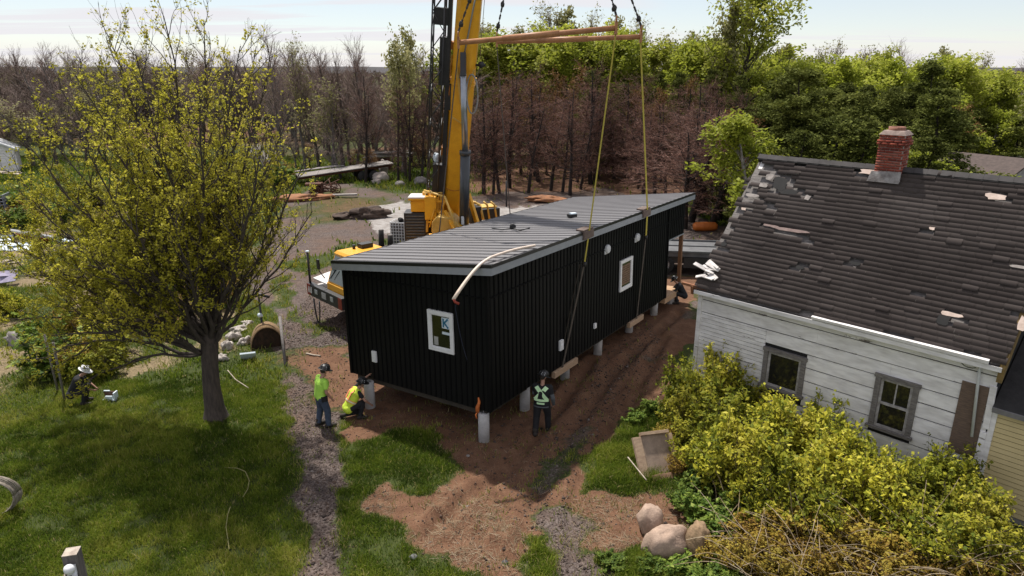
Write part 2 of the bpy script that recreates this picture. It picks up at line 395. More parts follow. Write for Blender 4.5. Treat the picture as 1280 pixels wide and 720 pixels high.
def grass_patch(name, n, box, hr, wr):
    x, y = scatter(n, box, keep_near); k = len(x)
    big = np.clip((fbm(x, y, 2.2, 41)-.5)*1.6+.5, 0, 1); sm = fbm(x, y, .5, 42)
    tall = np.clip(sdist(x, y, P_TALL)*2, 0, 1)+.8*np.clip(sdist(x, y, P_FRONT)*2, 0, 1)
    h = rng.uniform(hr[0], hr[1], k)*(.30+1.4*sm)*(1+1.1*tall)
    tint = np.clip(.02+.66*big+.6*(sm-.5)+rng.normal(0, .13, k)-.10*np.clip(tall, 0, 1), 0, .8)
    dryk = rng.random(k) < .05+.25*np.clip(bare(x, y)*2, 0, 1); tint[dryk] = rng.uniform(.75, 1, dryk.sum())
    return x, y, h, rng.uniform(wr[0], wr[1], k), rng.uniform(.15, .85, k), tint
parts = [grass_patch('a', 720000, (-14, 8, 9.6, 20), (.06, .15), (.008, .018)), grass_patch('b', 160000, (-26, 6, 20, 34), (.08, .2), (.018, .04)),
         grass_patch('d', 70000, (-26, -14, 13, 20), (.06, .16), (.012, .022)), grass_patch('c', 120000, (-60, 40, 34, 80), (.12, .4), (.05, .14))]
A = [np.concatenate([p[i] for p in parts]) for i in range(6)]
tag(blades(*A, 'grass', M_GRASS), 'green grass and dry straw growing over the lawn and yard edges', 'grass', kind='stuff')

# loose stones on the gravel and the bare soil
def pebbles(n):
    x, y = scatter(n, (-9, 5.5, 10.3, 30), lambda x, y: (lambda z: rng.random(len(x)) < np.clip(z[1]*1.0+z[0]*.16, 0, 1))(zones(x, y)))
    k = len(x); d_, g_, *_ = zones(x, y); z = zheight(x, y, d_, g_); s = rng.lognormal(-4.15, .5, k).clip(.008, .07)
    o = np.array([(1, 0, 0), (0, 1, 0), (-1, 0, 0), (0, -1, 0), (0, 0, .7), (0, 0, -.7)]); f = np.array([(0, 1, 4), (1, 2, 4), (2, 3, 4), (3, 0, 4), (1, 0, 5), (2, 1, 5), (3, 2, 5), (0, 3, 5)])
    a = rng.uniform(0, 6.28, k); ca, sa = np.cos(a), np.sin(a); j = rng.uniform(.6, 1.3, (k, 6, 3)); q = o[None]*j*s[:, None, None]
    V = np.stack([q[..., 0]*ca[:, None]-q[..., 1]*sa[:, None], q[..., 0]*sa[:, None]+q[..., 1]*ca[:, None], q[..., 2]], -1)+np.stack([x, y, z], 1)[:, None]
    Fp = (f[None]+(np.arange(k)*6)[:, None, None]).reshape(-1, 3)
    return np_mesh('pebbles', V.reshape(-1, 3), Fp, leaf_mat('pebble', [(.036, .028, .025), (.08, .062, .055), (.12, .08, .06), (.24, .21, .19)], 0, .9), tint=np.repeat(rng.beta(1.6, 2, k), 8))
tag(link_mesh('gravel', pebbles(150000)), 'loose grey gravel and small stones on the path and dirt', 'gravel', kind='stuff')
# ---------------------------------------------------------------- the black modular home, hanging a hand above its piers
hN = np.array([-.5792, 16.1395, .9037]); hth, hroll, hpit = .9837, -.0314, -.021
HW, HL, HP, zR, zL, oE, oR, oL = 5.13, 12.29, 1.823, 4.052, 3.54, .212, .294, .2175
hl = np.array([math.cos(hth)*math.cos(hpit), math.sin(hth)*math.cos(hpit), math.sin(hpit)])
hw = np.array([-math.sin(hth), math.cos(hth), 0])*math.cos(hroll)+np.array([0, 0, math.sin(hroll)])
hz_ = np.cross(hl, hw); hw = np.cross(hz_, hl)
def HP3(a, b, z): return hN+hl*a+hw*b+hz_*z
def hloc(u, v, axis, val):      # pixel to the home's own (a, b, z) on the plane a=val or b=val
    n = (hl, hw)[axis]; q = onplane(u, v, hN+n*val, n)-hN; return np.array([q@hl, q@hw, q@hz_])
M_BLACK = mat('black_siding', (.0050, .0050, .0056), .55, (.0036, .0036, .004), 3, bump=.05, bscale=30, spec=.2, fine=.12)
M_BLACK2 = mat('black_batten', (.0044, .0044, .005), .6, (.0036, .0036, .004), 3, spec=.12)
M_FASCIA = mat('grey_fascia', (.30, .315, .34), .45, (.26, .275, .30), 4, spec=.4)
M_DRIP = mat('black_trim', (.012, .012, .013), .4, spec=.5)
M_MROOF = mat('charcoal_metal_roof', (.150, .145, .150), .5, (.125, .120, .125), .8, metal=0., spec=.5, stretch=(6, .5, 1), fine=.06)
M_WHITE = mat('white_vinyl', (.75, .75, .76), .4, (.68, .68, .69), 5)
M_GLASS = mat('dark_window_glass', (.02, .022, .012), .06, (.035, .034, .012), 1.5, spec=.9)
M_CEDAR = mat('cedar_post', (.22, .11, .055), .7, (.15, .07, .035), 4, stretch=(8, 8, 1))
M_DECKW = mat('new_deck_boards', (.46, .30, .18), .75, (.34, .21, .12), 6, stretch=(1, 8, 8))
M_FRAMEW = mat('floor_framing', (.05, .04, .03), .9, (.03, .025, .02), 4)
home = bpy.data.objects.new('modular_home', None); COL.objects.link(home)
home.matrix_world = Matrix(((hl[0], hw[0], hz_[0], hN[0]), (hl[1], hw[1], hz_[1], hN[1]), (hl[2], hw[2], hz_[2], hN[2]), (0, 0, 0, 1)))
tag(home, 'long black modular home with a charcoal metal roof held by slings over white piers', 'modular home')
slope = (zL-zR)/HW
zroof = lambda b: zR+slope*b
FA = .19   # fascia depth
def wall(name, poly, vec, ribs, seam):
    m = MB(); m.prism(poly, vec); m.cur = 1
    for p, q, up in ribs: m.beam(p, q, .045, .022, up)
    for p, q, up in seam: m.beam(p, q, .05, .03, up)
    return m.build(name, [M_BLACK, M_BLACK2], home)
T = .14; zt = lambda b: zroof(b)-.10
sz = 3.12
nr = int(HW/.19)
wall('end_wall', [(0, T, 0), (0, HW-T, 0), (0, HW-T, zt(HW)), (0, T, zt(T))], (T, 0, 0),
     [((-.008, b, .02), (-.008, b, zt(b)-.02), (1, 0, 0)) for b in np.linspace(.2, HW-.2, nr)], [((-.012, .05, sz), (-.012, HW-.05, sz), (0, 0, 1))])
wall('end_wall', [(HL-T, T, 0), (HL-T, HW-T, 0), (HL-T, HW-T, zt(HW)), (HL-T, T, zt(T))], (T, 0, 0), [], [])
wall('side_wall', [(0, 0, 0), (HL, 0, 0), (HL, 0, zt(0)), (0, 0, zt(0))], (0, T, 0),
     [((a, -.008, .02), (a, -.008, zt(0)-.02), (0, 1, 0)) for a in np.arange(.12, HL, .2)], [((.05, -.012, sz), (HL+HP, -.012, sz), (0, 0, 1))])
wall('side_wall', [(0, HW-T, 0), (HL, HW-T, 0), (HL, HW-T, zt(HW)), (0, HW-T, zt(HW))], (0, T, 0),
     [((a, HW+.008, .02), (a, HW+.008, zt(HW)-.02), (0, 1, 0)) for a in np.arange(.12, HL, .4)], [])
for a, b in ((0, 0), (0, HW), (HL, 0)):
    m = MB(); m.obox((a, b, zt(b)/2), (.09, .09, zt(b)-.03)); m.build('corner_trim', M_BLACK2, home)
m = MB(); m.box((.06, .16, -.16), (HL-.06, HW-.16, .001))
m.build('floor_frame', M_FRAMEW, home)
m = MB()
for a in (.9, 3.6, 6.3, 9., 11.6): m.box((a-.08, .3, -.30), (a+.08, HW-.3, -.162))
m.build('floor_beam', M_FRAMEW, home)
# porch at the far end: header, post, deck
zh = hloc(857, 290, 1, 0)[2]
m = MB(); m.prism([(HL+.002, .001, zh), (HL+HP, .001, zh), (HL+HP, .001, zt(0)), (HL+.002, .001, zt(0))], (0, .12, 0))
m.prism([(HL+HP-.12, .122, zh), (HL+HP-.12, HW, zh), (HL+HP-.12, HW, zt(HW)), (HL+HP-.12, .122, zt(0))], (.12, 0, 0)); m.cur = 1
for a in np.arange(HL+.1, HL+HP, .2): m.beam((a, -.008, zh+.02), (a, -.008, zt(0)-.02), .045, .022, (0, 1, 0))
m.build('porch_header', [M_BLACK, M_BLACK2], home)
m = MB(); m.box((HL+.01, -.015, zh-.05), (HL+HP, .13, zh-.002)); m.build('porch_trim', M_FASCIA, home)
m = MB(); m.box((HL+HP-.16, .0, .0), (HL+HP-.02, .14, zh-.052)); m.build('porch_post', M_CEDAR, home)
m = MB(); m.box((HL+HP-.16, HW-.16, .0), (HL+HP-.02, HW-.02, zh-.052)); m.build('porch_post', M_CEDAR, home)
m = MB()
for i in range(13): m.box((HL+.01+i*.145, .02, -.04), (HL+.15+i*.145, HW-.02, -.002))
m.box((HL+.01, 0, -.25), (HL+HP+.06, .018, -.001)); m.box((HL+HP+.07, .0, -.25), (HL+HP+.11, HW, -.001)); m.box((HL+.02, .02, -.23), (HL+HP, HW, -.042))
m.build('porch_deck', M_DECKW, home)
# roof: sheet with standing seams along the slope, black drip edge, grey fascia
A0, A1, B0, B1 = -oE, HL+HP+oE, -oR, HW+oL
m = MB(); rt = .03
P = lambda a, b, d: (a, b, zroof(b)+d)
m.hexa([P(A0, B0, -.10), P(A1, B0, -.10), P(A1, B1, -.10), P(A0, B1, -.10), P(A0, B0, 0), P(A1, B0, 0), P(A1, B1, 0), P(A0, B1, 0)])
for a in np.arange(A0+.05, A1, .41):
    m.hexa([P(a-.02, B0-.01, .002), P(a+.02, B0-.01, .002), P(a+.02, B1+.01, .002), P(a-.02, B1+.01, .002), P(a-.010, B0-.01, .026), P(a+.010, B0-.01, .026), P(a+.010, B1+.01, .026), P(a-.010, B1+.01, .026)])
m.build('roof', M_MROOF, home)
def edge_strip(name, d0, d1, out, mm):
    m = MB(); o = out; i = out-.025
    for (a0, a1, b0, b1) in ((A0-o, A0-i, B0-o, B1+o), (A1+i, A1+o, B0-o, B1+o)):
        m.hexa([P(a0, b0, d0), P(a1, b0, d0), P(a1, b1, d0), P(a0, b1, d0), P(a0, b0, d1), P(a1, b0, d1), P(a1, b1, d1), P(a0, b1, d1)])
    for (b0, b1) in ((B0-o, B0-i), (B1+i, B1+o)):
        a0, a1 = A0-i+.001, A1+i-.001
        m.hexa([P(a0, b0, d0), P(a1, b0, d0), P(a1, b1, d0), P(a0, b1, d0), P(a0, b0, d1), P(a1, b0, d1), P(a1, b1, d1), P(a0, b1, d1)])
    return m.build(name, mm, home)
edge_strip('drip_edge', -.075, .012, .035, M_DRIP); edge_strip('fascia', -.265, -.078, .028, M_FASCIA)
m = MB(); z0 = -.24
m.hexa([P(A0, B0, z0), P(A1, B0, z0), P(A1, B1, z0), P(A0, B1, z0), P(A0, B0, z0+.02), P(A1, B0, z0+.02), P(A1, B1, z0+.02), P(A0, B1, z0+.02)]); m.build('soffit', M_DRIP, home)
# windows
def hwindow(cor, axis, sticker=None):
    Q = [hloc(u, v, axis, 0) for u, v in cor]; o = 1-axis
    lo = min(q[o] for q in Q), min(q[2] for q in Q[2:]); c0 = (Q[0][o]+Q[3][o])/2; c1 = (Q[1][o]+Q[2][o])/2
    lo, hi = sorted((c0, c1)); z1 = (Q[0][2]+Q[1][2])/2; z0 = (Q[2][2]+Q[3][2])/2
    def B(m, x0, x1, za, zb, d0, d1): # d outward
        if axis == 0: m.box((-d1, x0, za), (-d0, x1, zb))
        else: m.box((x0, -d1, za), (x1, -d0, zb))
    f = MB(); t = .1
    B(f, lo, hi, z0, z0+t, -.02, .06); B(f, lo, hi, z1-t, z1, -.02, .06); B(f, lo, lo+t, z0+t+.001, z1-t-.001, -.02, .058); B(f, hi-t, hi, z0+t+.001, z1-t-.001, -.02, .058)
    wn = f.build('window', M_WHITE, home)
    g = MB(); B(g, lo+t, hi-t, z0+t, z1-t, .003, .02); g.build('pane', M_GLASS, wn)
    s = MB(); k = t+.03
    B(s, lo+t, hi-t, z0+t, z0+k, .021, .04); B(s, lo+t, hi-t, z1-k, z1-t, .021, .04); B(s, lo+t, lo+k, z0+k, z1-k, .021, .04); B(s, hi-k, hi-t, z0+k, z1-k, .021, .04)
    s.build('sash', M_WHITE, wn)
    return wn, lo, hi, z0, z1
wn, lo, hi, z0, z1 = hwindow([(536, 386), (568, 392), (568, 443), (537, 435)], 0)
# sticker in the pane's upper right corner: white card with a blue K, a white strip below it
M_CARD = mat('white_sticker', (.62, .70, .76), .5, (.55, .63, .7), 8); M_BLUE = mat('blue_print', (.03, .16, .27), .5)
w_ = hi-lo; cx0, cx1 = lo+.135, lo+.135+w_*.30; cz1 = z1-.16; cz0 = cz1-.30
s = MB(); s.box((-.030, cx0, cz0), (-.021, cx1, cz1)); s.box((-.030, cx0, cz0-.17), (-.021, cx1, cz0-.10)); st = s.build('sticker', M_CARD, wn)
s = MB(); cw = cx1-cx0; X = lambda t: cx1-t*cw     # seen from outside, b runs to the left
def bar(t0, h0, t1, h1, wd): s.beam((-.034, X(t0), cz0+h0*.30), (-.034, X(t1), cz0+h1*.30), wd, .004, (1, 0, 0))
bar(.22, .1, .22, .9, .05); bar(.30, .48, .82, .92, .05); bar(.36, .52, .84, .08, .05); s.build('letter_mark', M_BLUE, wn)
s = MB(); s.box((-.026, hi-.32, z0+.16), (-.021, hi-.18, z0+.40)); s.build('interior_box', mat('pale_card', (.4, .4, .38), .7), wn)
wn2, lo, hi, z0, z1 = hwindow([(774, 326), (789.5, 320), (788.5, 357), (774, 365)], 1)
s = MB()
for k in range(9): s.box((lo+.16, -.027, z0+.2+k*(z1-z0-.4)/9), (hi-.16, -.0215, z0+.2+(k+.8)*(z1-z0-.4)/9))
s.build('blind', mat('tan_blind', (.20, .12, .08), .7, (.13, .08, .05), 9), wn2)
# boxes and vents on the walls
def wallbox(name, u, v, axis, sx, szz, dep, m_, rnd_=False):
    q = hloc(u, v, axis, 0); m = MB()
    if rnd_:
        pr = [(0, -.001), (sx, 0), (sx, dep*.6), (sx*.8, dep), (0, dep)]
        m.lathe([(r_, -h_) for r_, h_ in pr], (q[0], q[1]-.02, q[2]), 16, 'Y'); m.obox((q[0], q[1]-.03, q[2]-sx*.5), (sx*2.1, .05, sx*1.2))
    elif axis == 0: m.box((-.02-dep, q[1]-sx, q[2]-szz), (-.02, q[1]+sx, q[2]+szz)); m.box((-.02-dep-.015, q[1]-sx*.7, q[2]-szz*.75), (-.02-dep, q[1]+sx*.7, q[2]+szz*.2))
    else: m.box((q[0]-sx, -.02-dep, q[2]-szz), (q[0]+sx, -.02, q[2]+szz)); m.box((q[0]-sx*.7, -.035-dep, q[2]-szz*.75), (q[0]+sx*.7, -.02-dep, q[2]+szz*.2))
    return m.build(name, m_, home, bevel=.008)
M_VENT = mat('white_vent', (.60, .61, .63), .5, (.52, .53, .55), 6)
wallbox('outlet_box', 469.5, 445, 0, .085, .17, .06, M_WHITE)
wallbox('outlet_box', 699.5, 431, 1, .10, .16, .07, M_WHITE); wallbox('outlet_box', 742, 407, 1, .07, .09, .06, M_WHITE)
wallbox('wall_vent', 757.5, 311, 1, .15, .15, .10, M_VENT, True); wallbox('wall_vent', 795, 296.5, 1, .15, .15, .10, M_VENT, True)
# ---------------------------------------------------------------- piers
M_PIER = mat('pale_concrete_tube', (.46, .45, .45), .8, (.36, .35, .35), 4, bump=.1, fine=.08)
def pier(x, y, top, label, grp='round white foundation piers'):
    m = MB(); g0 = gh(x, y)-.15; m.lathe([(0, 0), (.15, 0), (.15, top-g0-.01), (.14, top-g0), (0, top-g0)], n=24)
    m.cur = 1; m.box((-.06, -.06, top-g0), (.06, .06, top-g0+.012)); m.box((-.012, -.012, top-g0), (.012, .012, top-g0+.07))
    return tag(m.build('foundation_pier', [M_PIER, mat('galvanised_bracket', (.4, .4, .42), .4, metal=.8)], loc=(x, y, g0)), label, 'pier', grp)
for (u, v, top, lab) in ((605, 549, .80, 'white pier under the near corner of the black home, orange strap on top'), (463, 507, .78, 'white pier beside the kneeling worker at the left corner of the home'),
    (656, 511, .80, 'white pier just left of the worker with the crossed vest'), (706, 473, .80, 'white pier at the end of the pale timber, right of the crossed-vest worker'),
    (747, 443, .80, 'white pier under the home, third one along the long side past the crossed-vest worker'), (786, 415, .80, 'white pier nearer the worker of the two beside the far pale timber'), (817, 393, .80, 'white pier beside the porch deck, past the far pale timber')):
    g_ = G(u, v); pier(g_[0], g_[1], top, lab)
for a in (11.9,):
    for b in (4.2,): q = HP3(a, b, 0); pier(q[0], q[1], .78, 'white pier in shade under the far end of the home')
q = HP3(13.7, .25, 0); pier(q[0], q[1], q[2]-.28, 'white pier under the porch deck corner')
# orange strap on the near pier
g_ = G(605, 549); m = MB(); a = np.array([g_[0]-.16, g_[1]-.02, .83])
m.tube([a, a+(.0, -.03, .14), a+(.05, -.02, .30), a+(.03, .02, .42)], [.05, .055, .04, .02], 8); m.tube([a, a+(-.05, -.05, -.06), a+(-.02, -.06, -.16)], .022, 6)
tag(m.build('ratchet_strap', mat('orange_webbing', (.62, .17, .04), .7), loc=tuple(a), world=True), 'orange strap bunched on top of the nearest white pier', 'strap')
# pale timbers under the home that the slings bear on
M_TIMBER = mat('pale_timber', (.44, .31, .21), .8, (.33, .22, .14), 5, stretch=(1, 9, 9))
for a0, a1, lab in ((3.3, 4.75, 'long pale timber under the home edge right of the crossed-vest worker'), (8.75, 10.0, 'short pale timber under the far half of the home edge')):
    m = MB(); p, q = HP3(a0, .0, -.13), HP3(a1, .0, -.13); m.beam(p, q, .13, .2)
    tag(m.build('timber_block', M_TIMBER, loc=tuple((p+q)/2), world=True, bevel=.006), lab, 'timber', 'timbers under the home')
# bent pale batten lying over the near roof corner, with its red clip and dark cord
M_BATTEN = mat('pale_batten', (.72, .60, .50), .5, (.64, .52, .43), 5)
ctl = [hloc(667, 315, 1, B0)+0]  # on the roof edge
pa = HP3(*(np.array([1.9, B0+.05, zroof(B0)+.09]))); pb = HP3(A0+.03, B0+.28, zroof(B0)+.075)
pc = atdepth(567.5, 374, 15.5)
bend = [pa+(pb-pa)*t+np.array([0, 0, .05*math.sin(t*3.14)]) for t in np.linspace(0, .85, 7)]
for t in np.linspace(.12, 1, 9):
    s0 = pa+(pb-pa)*.85; bend.append((1-t)**2*s0+2*t*(1-t)*(pb+(pb-pa)*.06+np.array([0, 0, .03]))+t*t*pc)
m = MB()
for off in (0, .065):
    m.tube([p+hw*off*.6+np.array([0, 0, -off*.3]) for p in bend], .034, 8)
t_ = thing('bent_batten', 'pale bent double batten drooping over the near roof corner of the black home', 'batten', tuple(pb))
m.build('batten', M_BATTEN, t_, world=True)
m = MB(); m.tube([pc, pc+(.02, 0, -.07), pc+(.12, 0, -.12)], .035, 8); m.build('clip', mat('red_clip', (.32, .05, .03), .6), t_, world=True)
e_ = atdepth(584, 450, 15.7); m = MB(); m.tube([pc+(.06, 0, -.1)]+[pc+(e_-pc)*t+np.array([-.02*math.sin(t*3), 0, -.1*math.sin(t*3.1)]) for t in np.linspace(.1, 1, 7)], .009, 6)
m.build('cord', mat('dark_blue_cord', (.02, .025, .05), .8), t_, world=True)
# odds and ends on the roof
q = [onplane(u, v, HP3(0, 0, zR+.03), np.cross(hl, hw*HW+hz_*(zL-zR))) for u, v in ((615, 287), (628, 289), (641, 287), (650, 290), (662, 287))]
m = MB(); m.tube([p+np.array([0, 0, .05]) for p in q], .02, 6); blob(m, q[2]+(0, 0, .1), (.22, .2, .2), 4, .2, 6)
tag(m.build('coiled_cable', mat('black_rubber', (.015, .015, .016), .6), loc=tuple(q[2]), world=True), 'black cable and lump lying in the middle of the metal roof', 'cable')
q = onplane(715, 271, HP3(0, 0, zR+.03), np.cross(hl, hw*HW+hz_*(zL-zR))); m = MB(); m.obox(q+(0, 0, .05), (.3, .2, .1), (0, 0, .5)); m.cur = 1; m.obox(q+(.03, 0, .12), (.22, .15, .04), (0, 0, .5))
tag(m.build('roof_box', [MATS['black_rubber'], M_CARD], loc=tuple(q), world=True), 'small dark and white box left on the far part of the metal roof', 'box')
# ---------------------------------------------------------------- mobile crane behind the home
M_YEL = mat('crane_yellow', (.74, .37, .018), .38, (.64, .30, .014), 2.5, spec=.5, fine=.05)
M_YELP = mat('pale_yellow_steel', (.62, .40, .10), .5, (.5, .3, .06), 4)
M_ORG = mat('orange_bracket', (.45, .17, .02), .5, (.33, .11, .015), 5)
M_DK = mat('dark_steel', (.022, .022, .025), .5, (.014, .014, .016), 4, spec=.5)
M_GREY = mat('grey_cylinder', (.045, .05, .058), .35, (.035, .04, .045), 3, spec=.5)
M_ROD = mat('chrome_rod', (.33, .35, .38), .3, (.28, .3, .33), 3, metal=.7)
M_DECKG = mat('pale_deck_plate', (.62, .60, .59), .5, (.5, .48, .47), 3)
M_TYRE = mat('tyre_rubber', (.018, .018, .019), .85, (.025, .024, .023), 8, bump=.2)
M_GL2 = mat('cab_glass', (.05, .075, .085), .05, (.03, .05, .06), 2, spec=.9)
M_CABW = mat('grey_panel', (.11, .115, .12), .5, (.08, .083, .087), 5)
bA, bB = G(382, 364, 1.1), G(431, 388, 1.1)
cd = np.array([.737, .676, 0.]); cr = np.array([cd[1], -cd[0], 0])     # back along the truck, and to its right-hand side in the picture
bc = (bA+bB)/2; bc[2] = 0
crane = thing('mobile_crane', 'yellow mobile crane with a tall box boom parked behind the black home', 'crane', tuple(bc))
crane.rotation_euler = (0, 0, math.atan2(cd[1], cd[0]))     # local x = towards the rear, local y = picture left
CW = 2.75
def cpart(name, m, mm, bevel=.015, par=None): return m.build(name, mm, par or crane, bevel)
# chassis and deck
m = MB(); m.box((.5, -CW/2+.1, .75), (12.6, CW/2-.1, 1.25)); m.box((.9, -CW/2, 1.252), (12.4, CW/2, 1.34)); cpart('chassis', m, M_YEL)
m = MB(); m.prism([(.28, .25, 1.60), (2.6, .25, 1.95), (2.6, CW/2, 1.95), (.28, CW/2, 1.60)], (0, 0, .05)); m.box((.3, .1, 1.342), (2.6, CW/2-.02, 1.36)); cpart('deck_plate', m, M_DECKG)
m = MB(); m.box((0, -CW/2, 1.02), (.22, CW/2, 1.5)); bp = cpart('bumper', m, M_DK)
for s in (-1, 1):
    m = MB(); m.box((-.012, s*(CW/2-.27), 1.04), (-.001, s*(CW/2-.01), 1.48)); m.build('warning_panel', mat('red_warning_panel', (.24, .035, .02), .5), bp)
for y in (-.62, .62):
    m = MB(); m.box((-.02, y-.11, 1.2), (-.001, y+.11, 1.38)); m.build('headlight', mat('headlamp_glass', (.4, .42, .44), .15, spec=.8), bp)
m = MB(); m.box((-.015, -.17, 1.16), (-.002, .17, 1.40)); m.build('number_plate', mat('plate_white', (.38, .38, .38), .5), bp)
m = MB()
for k in range(3): m.prism([(-.016, .98+k*.11-.0, 1.15), (-.016, 1.05+k*.11, 1.15), (-.016, 1.0+k*.11, 1.4), (-.016, .95+k*.11, 1.4)], (.004, 0, 0))
m.build('chevron_stripe', mat('stripe_white', (.7, .68, .66), .5), bp)
# hanging tow cables
for y0, y1 in ((.25, .75), (.28, .70)):
    m = MB(); P = [(-.08, y0+(y1-y0)*t, 1.02-.95*math.sin(math.pi*t)**.6) for t in np.linspace(0, 1, 15)]; m.tube(P, .022, 6); m.build('tow_cable', M_DK, crane)
m = MB(); m.tube([(.1, CW/2-.1, 1.5), (.1, CW/2-.1, 2.75)], .05, 8); m.tube([(.1, CW/2-.1, 2.0), (.1, CW/2-.1, 2.06)], .07, 8); m.cur = 1; m.lathe([(0, 0), (.075, 0), (.075, .05), (0, .06)], (.1, CW/2-.1, 2.75), 12)
m.build('marker_pole', [M_DK, M_CARD], crane)
# driver's cab, low and on the right
y0, y1 = -CW/2, .18
m = MB()
m.hexa([(.25, y0, 1.0), (.25, y1, 1.0), (2.3, y1, 1.0), (2.3, y0, 1.0), (.25, y0, 1.62), (.25, y1, 1.62), (2.3, y1, 1.62), (2.3, y0, 1.62)][0:1]+[(2.3, y0, 1.0), (2.3, y1, 1.0), (.25, y1, 1.0)]+[(.25, y0, 1.75), (2.3, y0, 1.75), (2.3, y1, 1.75), (.25, y1, 1.75)])
m.hexa([(.27, y0+.03, 1.752), (2.3, y0+.03, 1.752), (2.3, y1-.03, 1.752), (.27, y1-.03, 1.752), (.62, y0+.12, 2.85), (2.25, y0+.12, 2.85), (2.25, y1-.12, 2.85), (.62, y1-.12, 2.85)])
m.hexa([(.58, y0+.08, 2.852), (2.32, y0+.08, 2.852), (2.32, y1-.08, 2.852), (.58, y1-.08, 2.852), (.7, y0+.16, 2.96), (2.28, y0+.16, 2.96), (2.28, y1-.16, 2.96), (.7, y1-.16, 2.96)])
cab = cpart('cab', m, M_YEL, .03)
def face(P, off, inset=.12):
    P = [np.array(p, float) for p in P]; c = sum(P)/4; n = np.cross(P[1]-P[0], P[3]-P[0]); n /= np.linalg.norm(n)
    return [p+(c-p)*inset+n*off for p in P]
m = MB(); Wd = [(.27, y1-.03, 1.752), (.27, y0+.03, 1.752), (.62, y0+.12, 2.85), (.62, y1-.12, 2.85)]
q = face(Wd, .012); q2 = face(Wd, .03); 
if np.dot(np.cross(np.array(Wd[1])-Wd[0], np.array(Wd[3])-Wd[0]), (-1, 0, .5)) < 0: q = face(Wd, -.012)
m.quad(*q); m.build('windshield', M_GL2, cab)
m = MB(); S = [(.27, y0+.03, 1.752), (2.3, y0+.03, 1.752), (2.25, y0+.12, 2.85), (.62, y0+.12, 2.85)]; q = face(S, .012)
if np.cross(np.array(S[1])-S[0], np.array(S[3])-S[0])[1] > 0: q = face(S, -.012)
m.quad(*q); m.build('side_window', M_GL2, cab)
m = MB(); m.tube([(.2, y1+.02, 1.9), (.05, y1+.15, 2.2), (.08, y1+.17, 2.6)], .02, 6); m.obox((.06, y1+.2, 2.45), (.06, .16, .38)); m.build('mirror', M_DK, cab)
m = MB(); m.tube([(.32, y1-.25, 1.93), (.44, y1-.5, 2.4)], .015, 5); m.tube([(.32, y1-.5, 1.93), (.42, y1-.75, 2.3)], .015, 5); m.build('wiper', M_DK, cab)
m = MB(); m.obox((1.75, -.3, 3.05), (.5, .35, .16)); m.tube([(1.3, y1-.4, 2.96), (1.3, y1-.4, 3.12)], .06, 8); m.build('roof_beacon', M_DK, cab)
# engine lids behind the cab
m = MB(); m.box((2.5, -CW/2+.05, 1.342), (4.0, .3, 2.1)); m.obox((3.1, -.3, 2.2), (.9, .9, .2)); m.cur = 1
for k in range(5): m.box((2.6+k*.26, -.8, 2.302), (2.72+k*.26, .2, 2.36))
cpart('engine_housing', m, [M_YEL, M_DK])
# wheels
for x in (1.7, 3.4, 8.4, 10., 11.6):
    for s in (-1, 1):
        t = MB(); t.lathe([(.3, -.2), (.6, -.2), (.66, -.12), (.66, .12), (.6, .2), (.3, .2), (.3, -.2)], (x, s*(CW/2-.24), .66), 28, 'Y'); wh = t.build('wheel', M_TYRE, crane)
        t = MB(); t.lathe([(0, s*.08), (.14, s*.10), (.16, s*.16), (.26, s*.12), (.31, s*.19), (.31, -s*.15), (0, -s*.15)], (x, s*(CW/2-.24), .66), 20, 'Y'); t.build('rim', M_YELP, wh)
# outriggers with pads
for x in (5.2, 10.9):
    for s in (-1, 1):
        m = MB(); m.box((x-.18, s*1.2, .85), (x+.18, s*3.0, 1.15)); m.tube([(x, s*2.85, 1.15), (x, s*2.85, .12)], .09, 10); m.cur = 1; m.box((x-.5, s*2.85-.5, .0), (x+.5, s*2.85+.5, .12))
        if not (s < 0 and x < 6): cpart('outrigger', m, [M_YEL, M_TIMBER])
# ---- superstructure in world coordinates, put under the crane by subtracting its frame
ci = Matrix.Rotation(-crane.rotation_euler[2], 4, 'Z') @ Matrix.Translation(-Vector(tuple(bc)))
class WB(MB):
    def go(s, name, mm, par=None, bevel=0.):
        s.v = [tuple(ci @ Vector(p)) for p in s.v]; return s.build(name, mm, par or crane, bevel)
b0 = np.array([-2.83, 30.5, 2.35]); bt = np.array([-1.62, 28.25, 12.1]); bd = (bt-b0)/np.linalg.norm(bt-b0)
bx = np.cross(bd, (0, -1., .0)); bx /= np.linalg.norm(bx); bx = bx*np.sign(bx[0]); by = np.cross(bx, bd); by = by*np.sign(-by[1])   # by faces the camera
def boom_sec(name, t0, t1, w, h, mm):
    m = WB(); pr = [(-.5, .3), (-.5, -.5), (.5, -.5), (.5, .3), (.3, .5), (-.3, .5)]   # rounded towards the camera
    V = []
    for t in (t0, t1): V += [b0+bd*t+bx*x*w+by*y*h for x, y in pr]
    n = len(pr); m.add(V, [tuple(range(n)), tuple(reversed(range(n, 2*n)))]+[(k, (k+1) % n, n+(k+1) % n, n+k) for k in range(n)])
    return m.go(name, mm, bevel=.05)
boom = boom_sec('boom', -.5, 10.35, .93, 1.0, M_YEL)
boom_sec('boom_extension', 10.352, 16.5, .80, .86, M_YEL)
for t in (10.2, 6.9):
    m = WB(); V = []
    for tt in (t, t+.14):
        V += [b0+bd*tt+bx*x*.99+by*y*1.06 for x, y in [(-.5, .3), (-.5, -.5), (.5, -.5), (.5, .3), (.3, .5), (-.3, .5)]]
    m.add(V, [tuple(range(6)), tuple(reversed(range(6, 12)))]+[(k, (k+1) % 6, 6+(k+1) % 6, 6+k) for k in range(6)])
    m.go('boom_collar', M_YEL, boom, .02)
m = WB()   # V-shaped lug above the cylinder head
